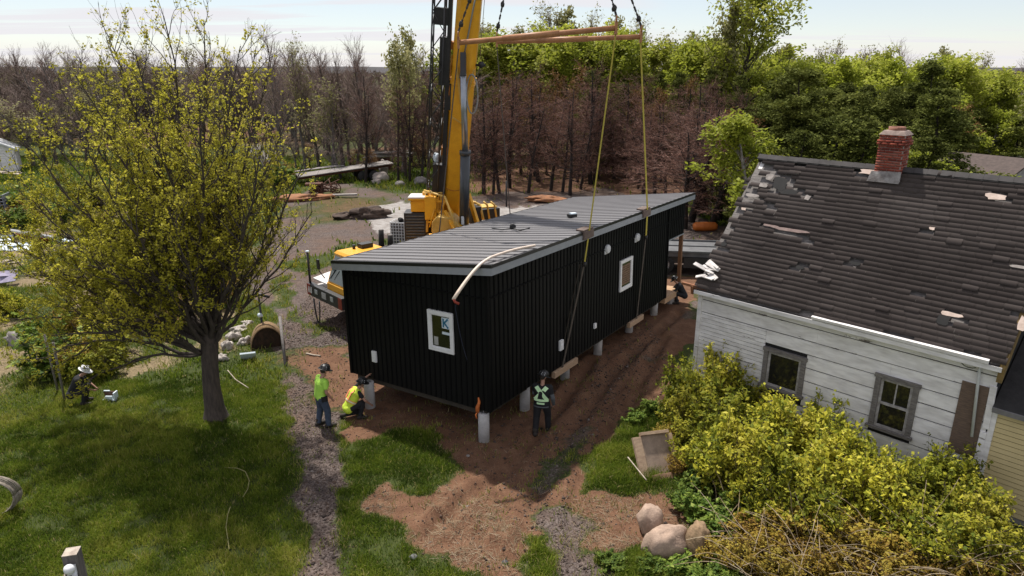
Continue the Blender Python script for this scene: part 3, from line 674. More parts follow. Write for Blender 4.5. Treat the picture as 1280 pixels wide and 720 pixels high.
for s in (-1, 1): m.beam(b0+bd*6.2+bx*(.1*s+.12)+by*.53, b0+bd*7.6+bx*(.34*s+.1)+by*.53, .07, .05, by)
m.beam(b0+bd*5.6-bx*.3+by*.53, b0+bd*5.3+bx*.3+by*.53, .05, .05, by); m.go('boom_lug', M_YELP, boom)
m = WB()
for t in (1.4, 2.6, 3.9, 5.2): m.tube([b0+bd*t-bx*.47+by*.2, b0+bd*t-bx*.55+by*.25], .05, 6)
m.tube([b0+bd*2.55+by*.52-bx*.45]+[b0+bd*(2.5-.12*math.sin(k/6*3.14))+by*.53+bx*(-.4+.8*k/6) for k in range(7)], .015, 5)
m.tube([b0+bd*k*.5+by*(.30+.06*(k % 2))-bx*.49 for k in range(0, 17)], .018, 5); m.go('boom_cable', M_ORG, boom)
m = WB(); m.lathe([(0, -.1), (.13, -.1), (.13, -.06), (.09, -.05), (.09, .05), (.13, .06), (.13, .1), (0, .1)], b0+bd*7.75+bx*.68+by*.2, 14, 'Y'); m.tube([b0+bd*7.7+bx*.4+by*.2, b0+bd*7.75+bx*.85+by*.2], .05, 8); m.go('hose_reel', M_DK, boom)
# thin hoist lines along the boom
m = WB(); m.tube([b0+bd*7.8+bx*.62+by*.3, b0+bd*16+bx*.5+by*.6], .012, 5)
m.tube([b0+bd*7.2-bx*.1+by*.56, b0+bd*12.4+bx*.5+by*.62], .035, 6); m.go('hoist_rope', M_ROD, boom)
# luffing cylinder
c0 = atdepth(580, 292, 28.6); c1 = atdepth(581.5, 190, 28.35); c2 = atdepth(579, 92, 27.85)
m = WB(); m.tube([c0, c1], .205, 16); m.tube([c1-(c1-c0)*.03, c1+(c2-c1)*.02], .235, 16); cyl = m.go('luffing_cylinder', M_GREY)
m = WB(); m.tube([c1, c2], .125, 14); m.go('rod', M_ROD, cyl)
m = WB(); m.beam(c2-(0, 0, .1), c2+(0, .25, .75), .22, .3); m.go('rod_eye', M_DK, cyl)
m = WB(); cc = atdepth(590, 118, 27.9); m.tube([cc+np.array([.22*math.cos(a)*(1-.0*a), .02*a, .75*math.sin(a)]) for a in np.linspace(0, 12.5, 40)], .03, 5); m.go('hose_loop', mat('grey_hose', (.28, .27, .25), .6), cyl)
m = WB(); q = c0+(c1-c0)*.18; m.obox(q+np.array([-.05, -.205, 0]), (.12, .02, .35)); m.go('label_plate', M_CARD, cyl)
# black lattice jib stowed beside the boom
j0 = atdepth(545, 246, 29.6); j1 = atdepth(556, -60, 28.0); jd = (j1-j0)/np.linalg.norm(j1-j0); jl = np.linalg.norm(j1-j0)
jx = np.cross(jd, (0, -1., 0)); jx /= np.linalg.norm(jx); jx *= np.sign(jx[0]); jy = np.cross(jx, jd)
W2, D2 = .36, .34; m = WB(); J = lambda t, x, y: j0+jd*t+jx*x+jy*y
for x, y in ((-W2, -D2), (-W2, D2), (W2*.3, -D2), (W2*.3, D2)): m.tube([J(0, x, y), J(jl, x, y)], .035, 6)
n = 14
for k in range(n):
    t0, t1 = jl*k/n, jl*(k+1)/n
    for a, b in (((-W2, -D2), (W2*.3, -D2)), ((-W2, D2), (W2*.3, D2)), ((-W2, -D2), (-W2, D2)), ((W2*.3, -D2), (W2*.3, D2))):
        p, q = (a, b) if k % 2 else (b, a); m.tube([J(t0, *p), J(t1, *q)], .018, 5)
jib = m.go('lattice_jib', M_DK)
m = WB()   # solid spine and sheave housings on its boom side
m.beam(J(0, .30, 0), J(jl, .30, 0), .16, .3, jy); m.beam(J(jl*.50, .16, 0), J(jl*.69, .16, 0), .42, .4, jy); m.beam(J(jl*.735, -.02, 0), J(jl*.80, -.02, 0), .62, .3, jy)
m.beam(J(.0, .1, 0), J(1.5, .12, 0), .55, .4, jy); m.beam(J(jl*.40, .46, 0), J(jl*.52, .46, 0), .2, .3, jy); m.go('jib_spine', M_DK, jib)
m = WB(); m.tube([J(jl*.2+.15*math.cos(a), .18+.12*math.sin(a), -.4) if False else J(jl*.42+.9*math.cos(a), .16+.1*math.sin(a), -D2-.05) for a in np.linspace(0, 6.28, 20)], .025, 5)
m.tube([J(jl*(.05+.03*k), .05+.05*math.sin(k*1.3), -D2-.04) for k in range(14)], .02, 5); m.go('jib_rigging', M_ROD, jib)
m = WB(); blob(m, J(1.6, -.08, -D2), (.3, .25, .5), 3, .4, 6); m.go('rope_coil', M_CARD, jib)
m = WB(); blob(m, J(.85, .42, -D2), (.3, .2, .35), 5, .4, 6); m.go('rope_coil', M_CARD, jib)
# orange brackets tying jib to boom
def bracket(t, jt, sc_):
    m = WB(); a = b0+bd*t-bx*.46; b = J(jt, .32, -.1); m.beam(a, b, .14*sc_, .3*sc_, by); m.beam(b-jd*.02-jx*.15*sc_, b+jx*.4*sc_, .3*sc_, .34*sc_, by); m.beam(a-bd*.25*sc_+by*.1, b+jd*.3*sc_+by*.1, .08, .1, by); return m.go('jib_bracket', M_ORG, boom)
bracket(2.75, 2.1, 1.1); bracket(6.1, jl*.50, .55); bracket(8.35, jl*.66, .9)
# superstructure: frame cheeks, counterweights, operator's cab, engine
def W3(u, v, y): return atdepth(u, v, y)
m = WB()
m.beam(W3(552, 250, 29.9), W3(585, 300, 27.9), .12, .35); m.beam(W3(586, 245, 29.6), W3(600, 290, 28.2), .12, .35)
m.beam(W3(556, 264, 28.7), W3(572, 294, 27.6), .12, .14)
sup = m.go('turntable_frame', M_YEL, bevel=.02)
m = WB(); c = np.array([-2.6, 29.6, 0])
m.lathe([(0, 1.35), (1.0, 1.35), (1.0, 1.6), (1.15, 1.62), (1.15, 1.75), (0, 1.75)], c, 24); m.cur = 1
m.obox((-2.55, 30.2, 2.0), (1.9, 2.8, .5), (0, 0, math.atan2(bd[1], bd[0])+math.pi/2)); m.cur = 2; m.obox((-2.72, 29.75, 2.6), (.62, .8, .7)); m.go('turntable', [M_DK, M_YEL, M_DK])
m = WB(); q = W3(554, 276, 28.2)   # pale faceted box in front
m.prism([q+np.array(p)*.8 for p in ((-.62, 0, -.9), (.75, 0, -.9), (.9, 0, -.35), (.35, 0, .15), (-.35, 0, .22), (-.62, 0, -.1))], (.15, .9, .05)); m.go('counterweight', M_YELP, bevel=.04)
q = W3(524, 256, 29.4); m = WB(); m.obox(q+(.05, 0, .02), (.72, .9, .5)); m.obox(q+(0.08, 0, .33), (.95, 1.1, .1)); m.cur = 1; m.obox(q+(.55, -.1, -.05), (.5, 1., 1.0))
up_ = m.go('winch_housing', [M_YEL, M_YEL], bevel=.03)
m = WB(); m.obox(q+(.05, -.05, .40), (.9, 1.0, .05)); m.go('housing_lid', M_DECKG, up_)
m = WB(); m.obox(q+(-.15, .0, -.92), (.95, .9, 1.3)); m.cur = 1
for k in range(9): m.obox(q+(-.15, -.46, -1.45+k*.13), (.8, .03, .05))
m.go('radiator', [M_DK, M_CABW], up_, .02)
m = WB()   # handrails and ladders on the yellow deck
for u in (532, 538, 545, 551): m.tube([W3(u, 272, 29.2), W3(u, 240, 29.3)], .035, 6)
for v in (241, 252, 262): m.tube([W3(530, v, 29.2), W3(553, v, 29.2)], .03, 6)
m.tube([W3(530, 238, 29.0), W3(556, 246, 28.6), W3(572, 290, 27.7)], .05, 6); m.go('handrail', M_YELP)
m = WB()   # upright yellow frames, a ladder and pipework between the housing and the boom
for u in (534, 541, 547, 553): m.beam(W3(u, 290, 28.9), W3(u+1, 243, 29.3), .09, .12)
for v in (250, 263, 277): m.beam(W3(533, v, 28.9), W3(556, v+2, 28.9), .08, .10)
m.tube([W3(537, 284, 28.6), W3(543, 262, 28.8), W3(550, 268, 28.7), W3(556, 252, 28.6)], .035, 6); m.go('access_frame', M_YEL)
m = WB(); m.obox(W3(546, 266, 30.0), (.85, .6, 1.3)); m.obox(W3(540, 282, 29.8), (.6, .5, .6)); m.go('engine_block', M_DK)
m = WB(); m.beam(W3(528, 246, 29.8), W3(556, 248, 29.8), .5, .16); m.obox(W3(536, 244, 29.6), (.5, .5, .35)); m.obox(W3(548, 262, 29.4), (.35, .4, .7)); m.go('side_deck', M_YEL, bevel=.02)
# far deck of the carrier with pale railings, right of the boom
m = WB()
for u in (601, 612, 621): m.tube([W3(u, 275, 31), W3(u-3, 256, 31), W3(u-8, 252, 31)], .05, 6)
m.tube([W3(588, 251, 31.2), W3(600, 256, 31), W3(604, 274, 30.6)], .06, 6); m.beam(W3(588, 259, 31.6), W3(618, 257, 32), .8, .08); m.go('rear_railing', M_YELP)
m = WB(); m.obox(W3(606, 266, 31.6), (1.2, .8, .5), (0, 0, .5)); m.obox(W3(592, 268, 31.), (.5, .7, .8), (0, 0, .5)); m.go('rear_locker', M_DK, bevel=.02)

# ---------------------------------------------------------------- rigging: two spreader bars, chains, slings
M_BAR = mat('rust_orange_pipe', (.42, .20, .09), .55, (.30, .13, .06), 3, fine=.1)
M_CHAIN = mat('dark_chain', (.03, .028, .028), .5, (.06, .055, .05), 20, metal=.5)
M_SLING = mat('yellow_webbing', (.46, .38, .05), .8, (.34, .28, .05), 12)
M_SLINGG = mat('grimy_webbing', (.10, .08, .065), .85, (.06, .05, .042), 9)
hookp = HP3(6.6, 2.4, 0); hookp[2] = 17.2
def sling_pt(u, v, off=.02): q = hloc(u, v, 1, B0-.05); return q
def bar_ends(pr, pl, ar, al):
    # right end over the wall plane, left end over the far eave
    n = hw; R_ = onplane(*pr, HP3(0, ar, 0), n); L_ = onplane(*pl, HP3(0, al, 0), n); return R_, L_
specs = [dict(pr=(770, 35), pl=(573, 53.5), sl=(735, 289), low=(702, 440), name='nearer'), dict(pr=(801, 46), pl=(621, 52.5), sl=(808, 262), low=(796, 382), name='farther')]
for S in specs:
    near = S['name'] == 'nearer'
    q = sling_pt(*S['sl']); aw = q[0]
    d0 = HP3(aw, -.33, 0)[1] ; Rr = atdepth(*S['pr'], d0+(.3 if near else -1.2)); Lf = atdepth(*S['pl'], d0+(1.9 if near else 1.6))
    S['a'] = aw
    lab = ('nearer rust orange spreader bar, its left end crossing the yellow boom' if near else 'farther rust orange spreader bar, its right end reaching past the other')
    t = thing('spreader_bar', lab, 'spreader bar', tuple((Rr+Lf)/2), group='spreader bars over the home')
    m = MB(); m.tube([Lf, Rr], .075, 12); m.tube([Lf+(Rr-Lf)*.30, Lf+(Rr-Lf)*.66], .092, 12); m.build('pipe', M_BAR, t, world=True)
    for e in (Lf, Rr): 
        m = MB(); m.obox(e, (.07, .16, .34)); m.tube([e+np.array([0, .1*math.cos(a), .22+.1*math.sin(a)]) for a in np.linspace(0, 6.28, 13)], .02, 6); m.build('end_lug', M_BAR, t, world=True)
    for e, sd_ in ((Lf, 'left'), (Rr, 'right')):
        m = MB(); top = e+(hookp-e)*.98; N = 60
        P = [e+np.array([0, 0, .3])+(top-e)*k/N for k in range(N)]
        for k in range(N-1):   # chain links, turned in turn
            p, q2 = P[k], P[k+1]; 
            if k < 26: m.beam(p-(q2-p)*.15, q2+(q2-p)*.15, .06 if k % 2 else .02, .02 if k % 2 else .06, (1, 0, 0))
        m.tube([P[25], top], .02, 5)
        for h_ in (1, 4): blob(m, P[h_*2], (.14, .1, .2), h_, .2, 5)
        tag(m.build('lifting_chain', M_CHAIN, loc=tuple(e), world=True), f'dark chain rising from the {sd_} end of the {S["name"]} orange spreader bar', 'chain', 'chains above the spreader bars')
    # sling: webbing down the long wall, under the floor, and up on the far side
    def strap(pts, w, name, mm, par):
        m = MB()
        for p, q2 in zip(pts[:-1], pts[1:]): m.beam(p, q2, w, .012, hw if abs((q2-p)@hz_) > .5*np.linalg.norm(q2-p) else hz_)
        return m.build(name, mm, par, world=True)
    se = HP3(aw, B0-.09, zroof(B0)-.0); foot = hloc(*S['low'], 1, -.03); sf = HP3(foot[0], -.035, -.17)
    mid = HP3(aw+(foot[0]-aw)*.2, B0-.06, zroof(B0)-.9); a2 = HP3(foot[0], HW+.05, -.17); a3 = HP3(aw, HW+oL+.1, zroof(HW+oL))
    sg = thing('lifting_sling', ('thin yellow web sling over the middle of the long black wall, from the nearer bar' if near else 'yellow web sling beside the far window, from the farther spreader bar'), 'sling', tuple(Rr), group='slings around the home')
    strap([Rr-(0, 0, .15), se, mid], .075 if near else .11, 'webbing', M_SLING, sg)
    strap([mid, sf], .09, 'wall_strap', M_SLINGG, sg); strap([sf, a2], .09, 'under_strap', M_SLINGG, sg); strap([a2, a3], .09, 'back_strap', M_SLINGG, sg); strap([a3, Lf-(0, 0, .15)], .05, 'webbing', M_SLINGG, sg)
    m = MB(); m.tube([mid+hw*-.02, mid+hw*-.02+(sf-mid)*.04], .05, 8); m.build('shackle', M_DK, sg, world=True)
    if near:
        e_ = hloc(701, 440, 1, -.03); m = MB(); m.tube([mid, HP3(hloc(724, 330, 1, -.03)[0], -.05, hloc(724, 330, 1, 0)[2]), HP3(hloc(701, 437, 1, 0)[0], -.06, hloc(701, 437, 1, 0)[2])], .014, 6); m.build('tag_line', M_SLINGG, sg, world=True)
    ep = MB(); ep.obox((0, 0, 0), (.62, .06, .24)); ep.obox((0, .13, .15), (.62, .26, .05))
    o = ep.build('edge_protector', mat('brown_softener', (.16, .12, .10), .9, (.11, .08, .07), 6)); o.matrix_world = Matrix.Translation(Vector(tuple(HP3(aw, B0-.065, zroof(B0)-.09)))) @ Matrix.Rotation(hth, 4, 'Z')
    tag(o, f'brown corner softener between the {S["name"]} sling and the roof edge', 'corner protector', 'corner softeners under the slings')
# ---------------------------------------------------------------- the old white house
ZE = 3.6
h_a = G(869, 359, ZE); h_b = G(1254, 456, ZE); he = h_b-h_a; HLEN = float(np.linalg.norm(he)); he /= HLEN; hn = np.array([-he[1], he[0], 0.])
lo_, hi_ = 4., 9.
for _ in range(60):
    zr_ = (lo_+hi_)/2; q = G(951, 194, zr_)-h_a
    if q@he < 0: lo_ = zr_
    else: hi_ = zr_
RUN = float((G(951, 194, zr_)-h_a)@hn); RISE = zr_-ZE; ZRIDGE = zr_
OV = .22; WB0 = .06; WB1 = HLEN-.06
house = thing('old_house', 'old white clapboard house with a worn dark shingle roof and red brick chimney', 'house', (float(h_a[0]), float(h_a[1]), 0), math.atan2(he[1], he[0]))
# house frame: x along the eave, y back from it, z up
def hl2(u, v, y=OV):
    q = onplane(u, v, h_a+hn*y, hn)-h_a; return float(q@he), float(q[2]+ZE)
us = np.array([0, RUN, RISE]); SL = float(np.linalg.norm(us)); us /= SL; un = np.array([0, -us[2], us[1]])
def roofpt(u, v):
    n = he*un[0]+hn*un[1]+np.array([0, 0, un[2]]); q = onplane(u, v, h_a, n)-h_a
    return float(q@he), float((q@hn)/us[1])      # along, up the slope
def RP(s, t, d=0.): return np.array([s, 0, ZE])+us*t+un*d
M_CLAP = None
def peel_mat():
    m = bpy.data.materials.new('peeling_white_paint'); m.use_nodes = True; nt = m.node_tree; L = nt.links.new; b = nt.nodes['Principled BSDF']; b.inputs['Roughness'].default_value = .8; b.inputs['Specular IOR Level'].default_value = .25
    tc = _n(nt, 'ShaderNodeTexCoord'); mp = _n(nt, 'ShaderNodeMapping'); mp.inputs['Scale'].default_value = (.9, 1, 3.2); L(tc.outputs['Object'], mp.inputs['Vector'])
    n1 = _n(nt, 'ShaderNodeTexNoise'); n1.inputs['Scale'].default_value = 1.3; n1.inputs['Detail'].default_value = 9; n1.inputs['Roughness'].default_value = .68; L(mp.outputs[0], n1.inputs['Vector'])
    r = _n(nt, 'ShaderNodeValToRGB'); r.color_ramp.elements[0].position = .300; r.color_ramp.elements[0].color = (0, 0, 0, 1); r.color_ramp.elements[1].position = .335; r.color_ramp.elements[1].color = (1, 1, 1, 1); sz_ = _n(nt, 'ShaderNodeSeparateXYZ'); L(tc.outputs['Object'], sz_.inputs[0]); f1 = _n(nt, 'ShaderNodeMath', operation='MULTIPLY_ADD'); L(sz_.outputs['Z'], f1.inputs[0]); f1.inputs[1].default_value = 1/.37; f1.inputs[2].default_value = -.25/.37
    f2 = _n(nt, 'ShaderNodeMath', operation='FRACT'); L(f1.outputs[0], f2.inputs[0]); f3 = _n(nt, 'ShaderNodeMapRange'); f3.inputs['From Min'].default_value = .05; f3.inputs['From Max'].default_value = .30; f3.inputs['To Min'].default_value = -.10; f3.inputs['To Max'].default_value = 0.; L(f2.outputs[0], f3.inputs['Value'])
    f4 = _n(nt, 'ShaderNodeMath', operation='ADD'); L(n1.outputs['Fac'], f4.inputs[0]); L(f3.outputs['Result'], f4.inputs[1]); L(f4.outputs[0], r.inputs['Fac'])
    n2 = _n(nt, 'ShaderNodeTexNoise'); n2.inputs['Scale'].default_value = 3; n2.inputs['Detail'].default_value = 6; L(mp.outputs[0], n2.inputs['Vector'])
    w = _n(nt, 'ShaderNodeValToRGB'); e = w.color_ramp.elements; e[0].position = .3; e[0].color = (.60, .575, .57, 1); e[1].position = .65; e[1].color = (.82, .795, .795, 1); L(n2.outputs['Fac'], w.inputs['Fac'])
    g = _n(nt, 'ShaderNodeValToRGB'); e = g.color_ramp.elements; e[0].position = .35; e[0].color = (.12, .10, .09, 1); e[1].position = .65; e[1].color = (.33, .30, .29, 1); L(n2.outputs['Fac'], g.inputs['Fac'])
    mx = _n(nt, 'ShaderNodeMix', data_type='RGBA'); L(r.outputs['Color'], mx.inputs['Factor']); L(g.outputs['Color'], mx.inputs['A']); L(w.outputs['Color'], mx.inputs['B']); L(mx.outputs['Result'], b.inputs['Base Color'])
    bp = _n(nt, 'ShaderNodeBump'); bp.inputs['Strength'].default_value = .4; bp.inputs['Distance'].default_value = .01; L(r.outputs['Color'], bp.inputs['Height']); L(bp.outputs[0], b.inputs['Normal'])
    return m
M_CLAP = peel_mat()
M_GREYW = mat('weathered_grey_wood', (.22, .20, .19), .9, (.10, .09, .085), 5, stretch=(1.5, 9, 9), bump=.2)
M_TAR = mat('tar_paper', (.018, .017, .017), .9, (.011, .011, .011), 4)
M_SASH = mat('old_sash', (.42, .40, .39), .8, (.22, .20, .19), 9, bump=.1)
M_PANE = mat('old_glass', (.012, .012, .012), .08, (.02, .018, .014), 2, spec=.7)
win = [[hl2(*p) for p in ((954, 437), (1006, 450), (1006, 488), (955, 470))], [hl2(*p) for p in ((1093, 470), (1147, 483), (1141, 549), (1089, 527))]]
wins = []
for Q in win: wins.append(((Q[0][0]+Q[3][0])/2, (Q[1][0]+Q[2][0])/2, min((Q[2][1]+Q[3][1])/2, 9), (Q[0][1]+Q[1][1])/2))
wins[0] = (wins[0][0], wins[0][1], wins[0][3]-.98, wins[0][3])
m = MB(); nb = RUN*2-2*OV
# clapboards: each course is a lapped board, cut round the windows
def clap(z0, z1, x0, x1):
    s = z1-z0
    zz0 = z0
    segs = [(x0, x1)]
    for (a, b, c, d) in wins:
        if z1 > c and z0 < d:
            ns = []
            for p, q in segs:
                if b <= p or a >= q: ns.append((p, q)); continue
                if a > p: ns.append((p, a))
                if b < q: ns.append((b, q))
            segs = ns
    for p, q in segs:
        n = max(1, int((q-p)/2.6)); cuts = [p]+sorted(p+(q-p)*(k+rnd.uniform(-.3, .3))/n for k in range(1, n))+[q]
        for u, v in zip(cuts[:-1], cuts[1:]):
            if v-u < .02: continue
            j = rnd.uniform(-.003, .003); t0, t1 = .020+j, .016; z0 = z0+(.028 if s > .2 else .018) if z0 == zz0 else z0
            m.hexa([(u+.0015, OV-t0, z0+rnd.uniform(-.004, .004)), (v-.0015, OV-t0, z0+rnd.uniform(-.004, .004)), (v-.0015, OV+.02, z0), (u+.0015, OV+.02, z0), (u+.0015, OV-t1, z1+.004), (v-.0015, OV-t1, z1+.004), (v-.0015, OV+.02, z1), (u+.0015, OV+.02, z1)])
z = .25; top = ZE-.16
while z < top:
    s = .37; clap(z, min(z+s, top), 2.15 if z < 2.6 else WB0, WB1); z += s
z = .25
while z < 2.83:
    clap(z, min(z+.118, 2.84), WB0, 2.146); z += .115
m.build('front_wall', M_CLAP, house)
m = MB(); m.box((WB0, OV+.021, 0), (WB1, OV+.14, top+.1)); m.box((WB0, RUN*2-OV-.12, 0), (WB1, RUN*2-OV, top+.1)); m.build('wall_sheathing', M_TAR, house)
gz_ = lambda y: ZE+min(y, 2*RUN-y)*RISE/RUN-.14
for x0, x1, mm, sd_ in ((WB0, WB0+.12, M_CLAP, -1), (WB1-.12, WB1, M_TAR, 1)):
    m = MB(); m.prism([(x0, OV+.141, 0), (x0, RUN*2-OV-.121, 0), (x0, RUN*2-OV-.121, gz_(OV)), (x0, RUN, gz_(RUN)), (x0, OV+.141, gz_(OV))], (x1-x0, 0, 0)); m.build('gable_wall', mm, house)
m = MB(); m.box((WB0-.03, OV-.06, 0), (WB0+.09, OV+.1, top-.002)); m.build('corner_board', M_CLAP, house)
m = MB(); m.box((WB1-.09, OV-.062, .9), (WB1+.03, OV+.1, 1.9)); m.hexa([(WB1-.07, OV-.06, 2.0), (WB1+.05, OV-.07, 2.0), (WB1+.05, OV, 2.0), (WB1-.07, OV, 2.0), (WB1-.1, OV-.06, 3.0), (WB1+.02, OV-.06, 3.0), (WB1+.02, OV, 3.0), (WB1-.1, OV, 3.0)]); m.build('corner_board', M_CLAP, house)
m = MB(); m.box((WB0+.02, OV-.005, .02), (WB1-.02, OV+.02, .24)); m.build('foundation', mat('old_concrete', (.25, .24, .23), .9, bump=.2), house)
m = MB(); m.box((WB1-.62, OV-.045, 1.2), (WB1-.1, OV-.037, 2.95)); m.build('bare_boards', mat('brown_bare_wood', (.17, .115, .085), .9, (.10, .07, .055), 6, stretch=(1, 1, 6)), house)
# mustard rake board and soffit on the right gable
M_MUST = mat('mustard_board', (.24, .155, .05), .85, (.13, .09, .035), 4, stretch=(1, 3, 3))
m = MB()
for y0, y1 in ((0, RUN), (2*RUN, RUN)):
    m.hexa([(WB1+.001, y0, gz_(y0)-.30+.02), (HLEN+.05, y0, gz_(y0)-.30+.02), (HLEN+.05, y1, gz_(y1)-.30), (WB1+.001, y1, gz_(y1)-.30), (WB1+.001, y0, gz_(y0)+.04), (HLEN+.05, y0, gz_(y0)+.04), (HLEN+.05, y1, gz_(y1)+.04), (WB1+.001, y1, gz_(y1)+.04)])
m.build('rake_board', M_MUST, house)
# windows
for i, (a, b, c, d) in enumerate(wins):
    f = MB(); t = .12
    f.box((a, OV-.07, c), (a+t, OV+.05, d)); f.box((b-t, OV-.07, c), (b, OV+.05, d)); f.box((a-.03, OV-.08, d), (b+.03, OV+.05, d+.1)); f.box((a-.05, OV-.11, c-.07), (b+.05, OV+.05, c))
    w_ = f.build('window', M_GREYW, house)
    s = MB(); k = .06; x0, x1 = a+t+.002, b-t-.002; y0, y1 = OV-.03, OV+.02
    s.box((x0, y0, c+.002), (x0+k, y1, d-.002)); s.box((x1-k, y0, c+.002), (x1, y1, d-.002)); s.box((x0+k, y0, d-k), (x1-k, y1, d-.002)); s.box((x0+k, y0, c+.002), (x1-k, y1, c+k))
    if i: s.box((x0+k, y0-.01, (c+d)/2-.03), (x1-k, y1, (c+d)/2+.03)); s.box(((x0+x1)/2-.015, y0+.01, (c+d)/2+.03), ((x0+x1)/2+.015, y1, d-k))
    s.build('sash', M_SASH, w_)
    g = MB(); g.box((x0+.01, OV+.0, c+.01), (x1-.01, OV+.012, d-.01)); g.build('pane', M_PANE, w_)
# roof: sheathing, then ragged shingles
m = MB(); P_ = [RP(-.02, 0, -.20), RP(HLEN+.02, 0, -.20), RP(HLEN+.02, SL, -.20), RP(-.02, SL, -.20)]
m.hexa(P_+[p+un*.10 for p in P_]); m.build('roof_deck', M_GREYW, house)
m = MB(); bk = lambda s, t: np.array([s, 2*RUN-us[1]*t, ZE+us[2]*t]); bn = np.array([0, us[2], us[1]])
m.hexa([bk(-.02, 0)-bn*.16, bk(-.02, SL)-bn*.16, bk(HLEN+.02, SL)-bn*.16, bk(HLEN+.02, 0)-bn*.16, bk(-.02, 0), bk(-.02, SL), bk(HLEN+.02, SL), bk(HLEN+.02, 0)]); m.build('back_roof', M_TAR, house)
bald = []    # (along, up, half length, half height, kind)
for (u, v, a, b, k) in ((1245, 247, .30, .10, 'pale'), (1190, 394, .24, .07, 'pale'), (988, 288, .62, .06, 'pink'), (965, 283, .3, .05, 'pink'), (962, 222, .18, .12, 'grey'), (955, 232, .16, .09, 'grey'), (1010, 248, .10, .10, 'grey'), (940, 245, .25, .06, 'grey'), (985, 240, .35, .1, 'dark'), (930, 262, .1, .06, 'pale'), (1085, 216, .26, .09, 'pale'), (1165, 286, .08, .05, 'pale'), (1278, 405, .12, .2, 'pale'), (1275, 335, .2, .05, 'grey'), (905, 305, .1, .08, 'dark'), (1000, 335, .15, .07, 'dark'), (1070, 330, .16, .07, 'dark'), (975, 230, .3, .25, 'dark'), (1180, 400, .16, .16, 'dark')):
    s, t = roofpt(u, v); bald.append((s, t, a*.8, b*.8, k))
M_SH = leaf_mat('worn_shingle', [(.024, .018, .016), (.044, .034, .031), (.058, .046, .042), (.09, .074, .068)], 0, .85, .3)
V = []; F = []; TT = []
NC = 33; ex = SL/NC
sagf = lambda s, t: .05*(float(fbm(np.array([s]), np.array([t]), 1.1, 50)[0])-.5)
for c in range(NC):
    s = -.05-rnd.uniform(0, 1.2); t0 = c*ex; off = rnd.gauss(0, .005)
    while s < HLEN+.03:      # strips of three tabs, each strip lying a little differently
        lift0 = .006+abs(rnd.gauss(0, .0005)); st = rnd.gauss(0, .03); ov = off+rnd.gauss(0, .003)
        for _ in range(3):
            w_ = .33; s1 = s+w_; mid = (s+s1)/2
            a_, b_ = max(s, -.06), min(s1, HLEN+.05); s = s1
            if b_-a_ < .05: continue
            hit = [k for (bs, bt, ba, bb, k) in bald if abs(mid-bs) < ba+.05 and abs(t0+ex/2-bt) < bb+.08]
            ragged = (mid < .1+.35*vnoise(np.array([t0]), np.array([0]), .35, 3)[0] and rnd.random() < .6) or (c < 1 and rnd.random() < .12) or (mid < 1.3 and t0 > SL*.62 and rnd.random() < .10)
            if (hit and rnd.random() < .75) or ragged or rnd.random() < .007: continue
            lift = lift0+(rnd.uniform(.01, .035) if rnd.random() < .05 else 0); kk = rnd.gauss(0, .0025); tt = max(0, t0+ov-(.02 if c == 0 else 0)-(rnd.uniform(.01, .04) if rnd.random() < .02 else 0)); t2 = min(t0+ex*1.2, SL+.02)
            P4 = [RP(a_+.003, tt+kk, sagf(a_, tt)+lift), RP(b_-.003, tt-kk, sagf(b_, tt)+lift), RP(b_-.0025, t2, sagf(b_, t2)+.002), RP(a_+.0025, t2, sagf(a_, t2)+.002)]
            o = len(V); V += [p-un*(.008 if i < 2 else .005) for i, p in enumerate(P4)]+P4
            F += [(o+4, o+5, o+6, o+7), (o, o+1, o+5, o+4)]
            big = float(fbm(np.array([mid]), np.array([t0]), 1.4, 51)[0]); tn = np.clip(.5+1.1*(big-.5)+st+rnd.gauss(0, .02), 0, 1); TT += [tn, tn*.3]  # butt faces tinted darker, painting the shadow line under each course
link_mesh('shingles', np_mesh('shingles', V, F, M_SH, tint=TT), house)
m = MB(); s = -.05     # ridge caps
while s < HLEN: m.hexa([RP(s, SL-.13, .02), RP(s+.3, SL-.13, .012), np.array([s+.3, RUN+.09, ZE+RISE-.09]), np.array([s, RUN+.09, ZE+RISE-.09]), RP(s, SL-.13, .034), RP(s+.3, SL-.13, .026), np.array([s+.3, RUN+.02, ZE+RISE+.03]), np.array([s, RUN+.02, ZE+RISE+.04])]); s += .305
m.build('ridge_cap', mat('ridge_shingle', (.06, .055, .055), .9, (.035, .032, .032), 3), house)
MK = dict(pale=mat('bare_pine_sheathing', (.55, .44, .38), .8, (.40, .31, .26), 7), pink=mat('faded_sheathing', (.26, .19, .17), .9, (.17, .12, .11), 6), grey=mat('silver_sheathing', (.30, .27, .25), .9, (.17, .15, .14), 7), dark=M_TAR)
for (bs, bt, ba, bb, k) in bald:
    m = MB(); n = 10; d = sagf(bs, bt)+(.02 if k != 'dark' else .012); r0 = random.Random(int(bs*1000+bt*77))
    P4 = []
    for i in range(n):
        a = 2*math.pi*i/n; q = r0.uniform(.7, 1.25); c_, s_ = math.cos(a), math.sin(a); c_ = np.sign(c_)*abs(c_)**.6; s_ = np.sign(s_)*abs(s_)**.6
        P4.append(RP(bs+ba*q*c_, min(bt+bb*q*s_, SL-.02), d))
    m.prism(P4, tuple(un*.012)); m.build('bare_patch', MK[k], house)
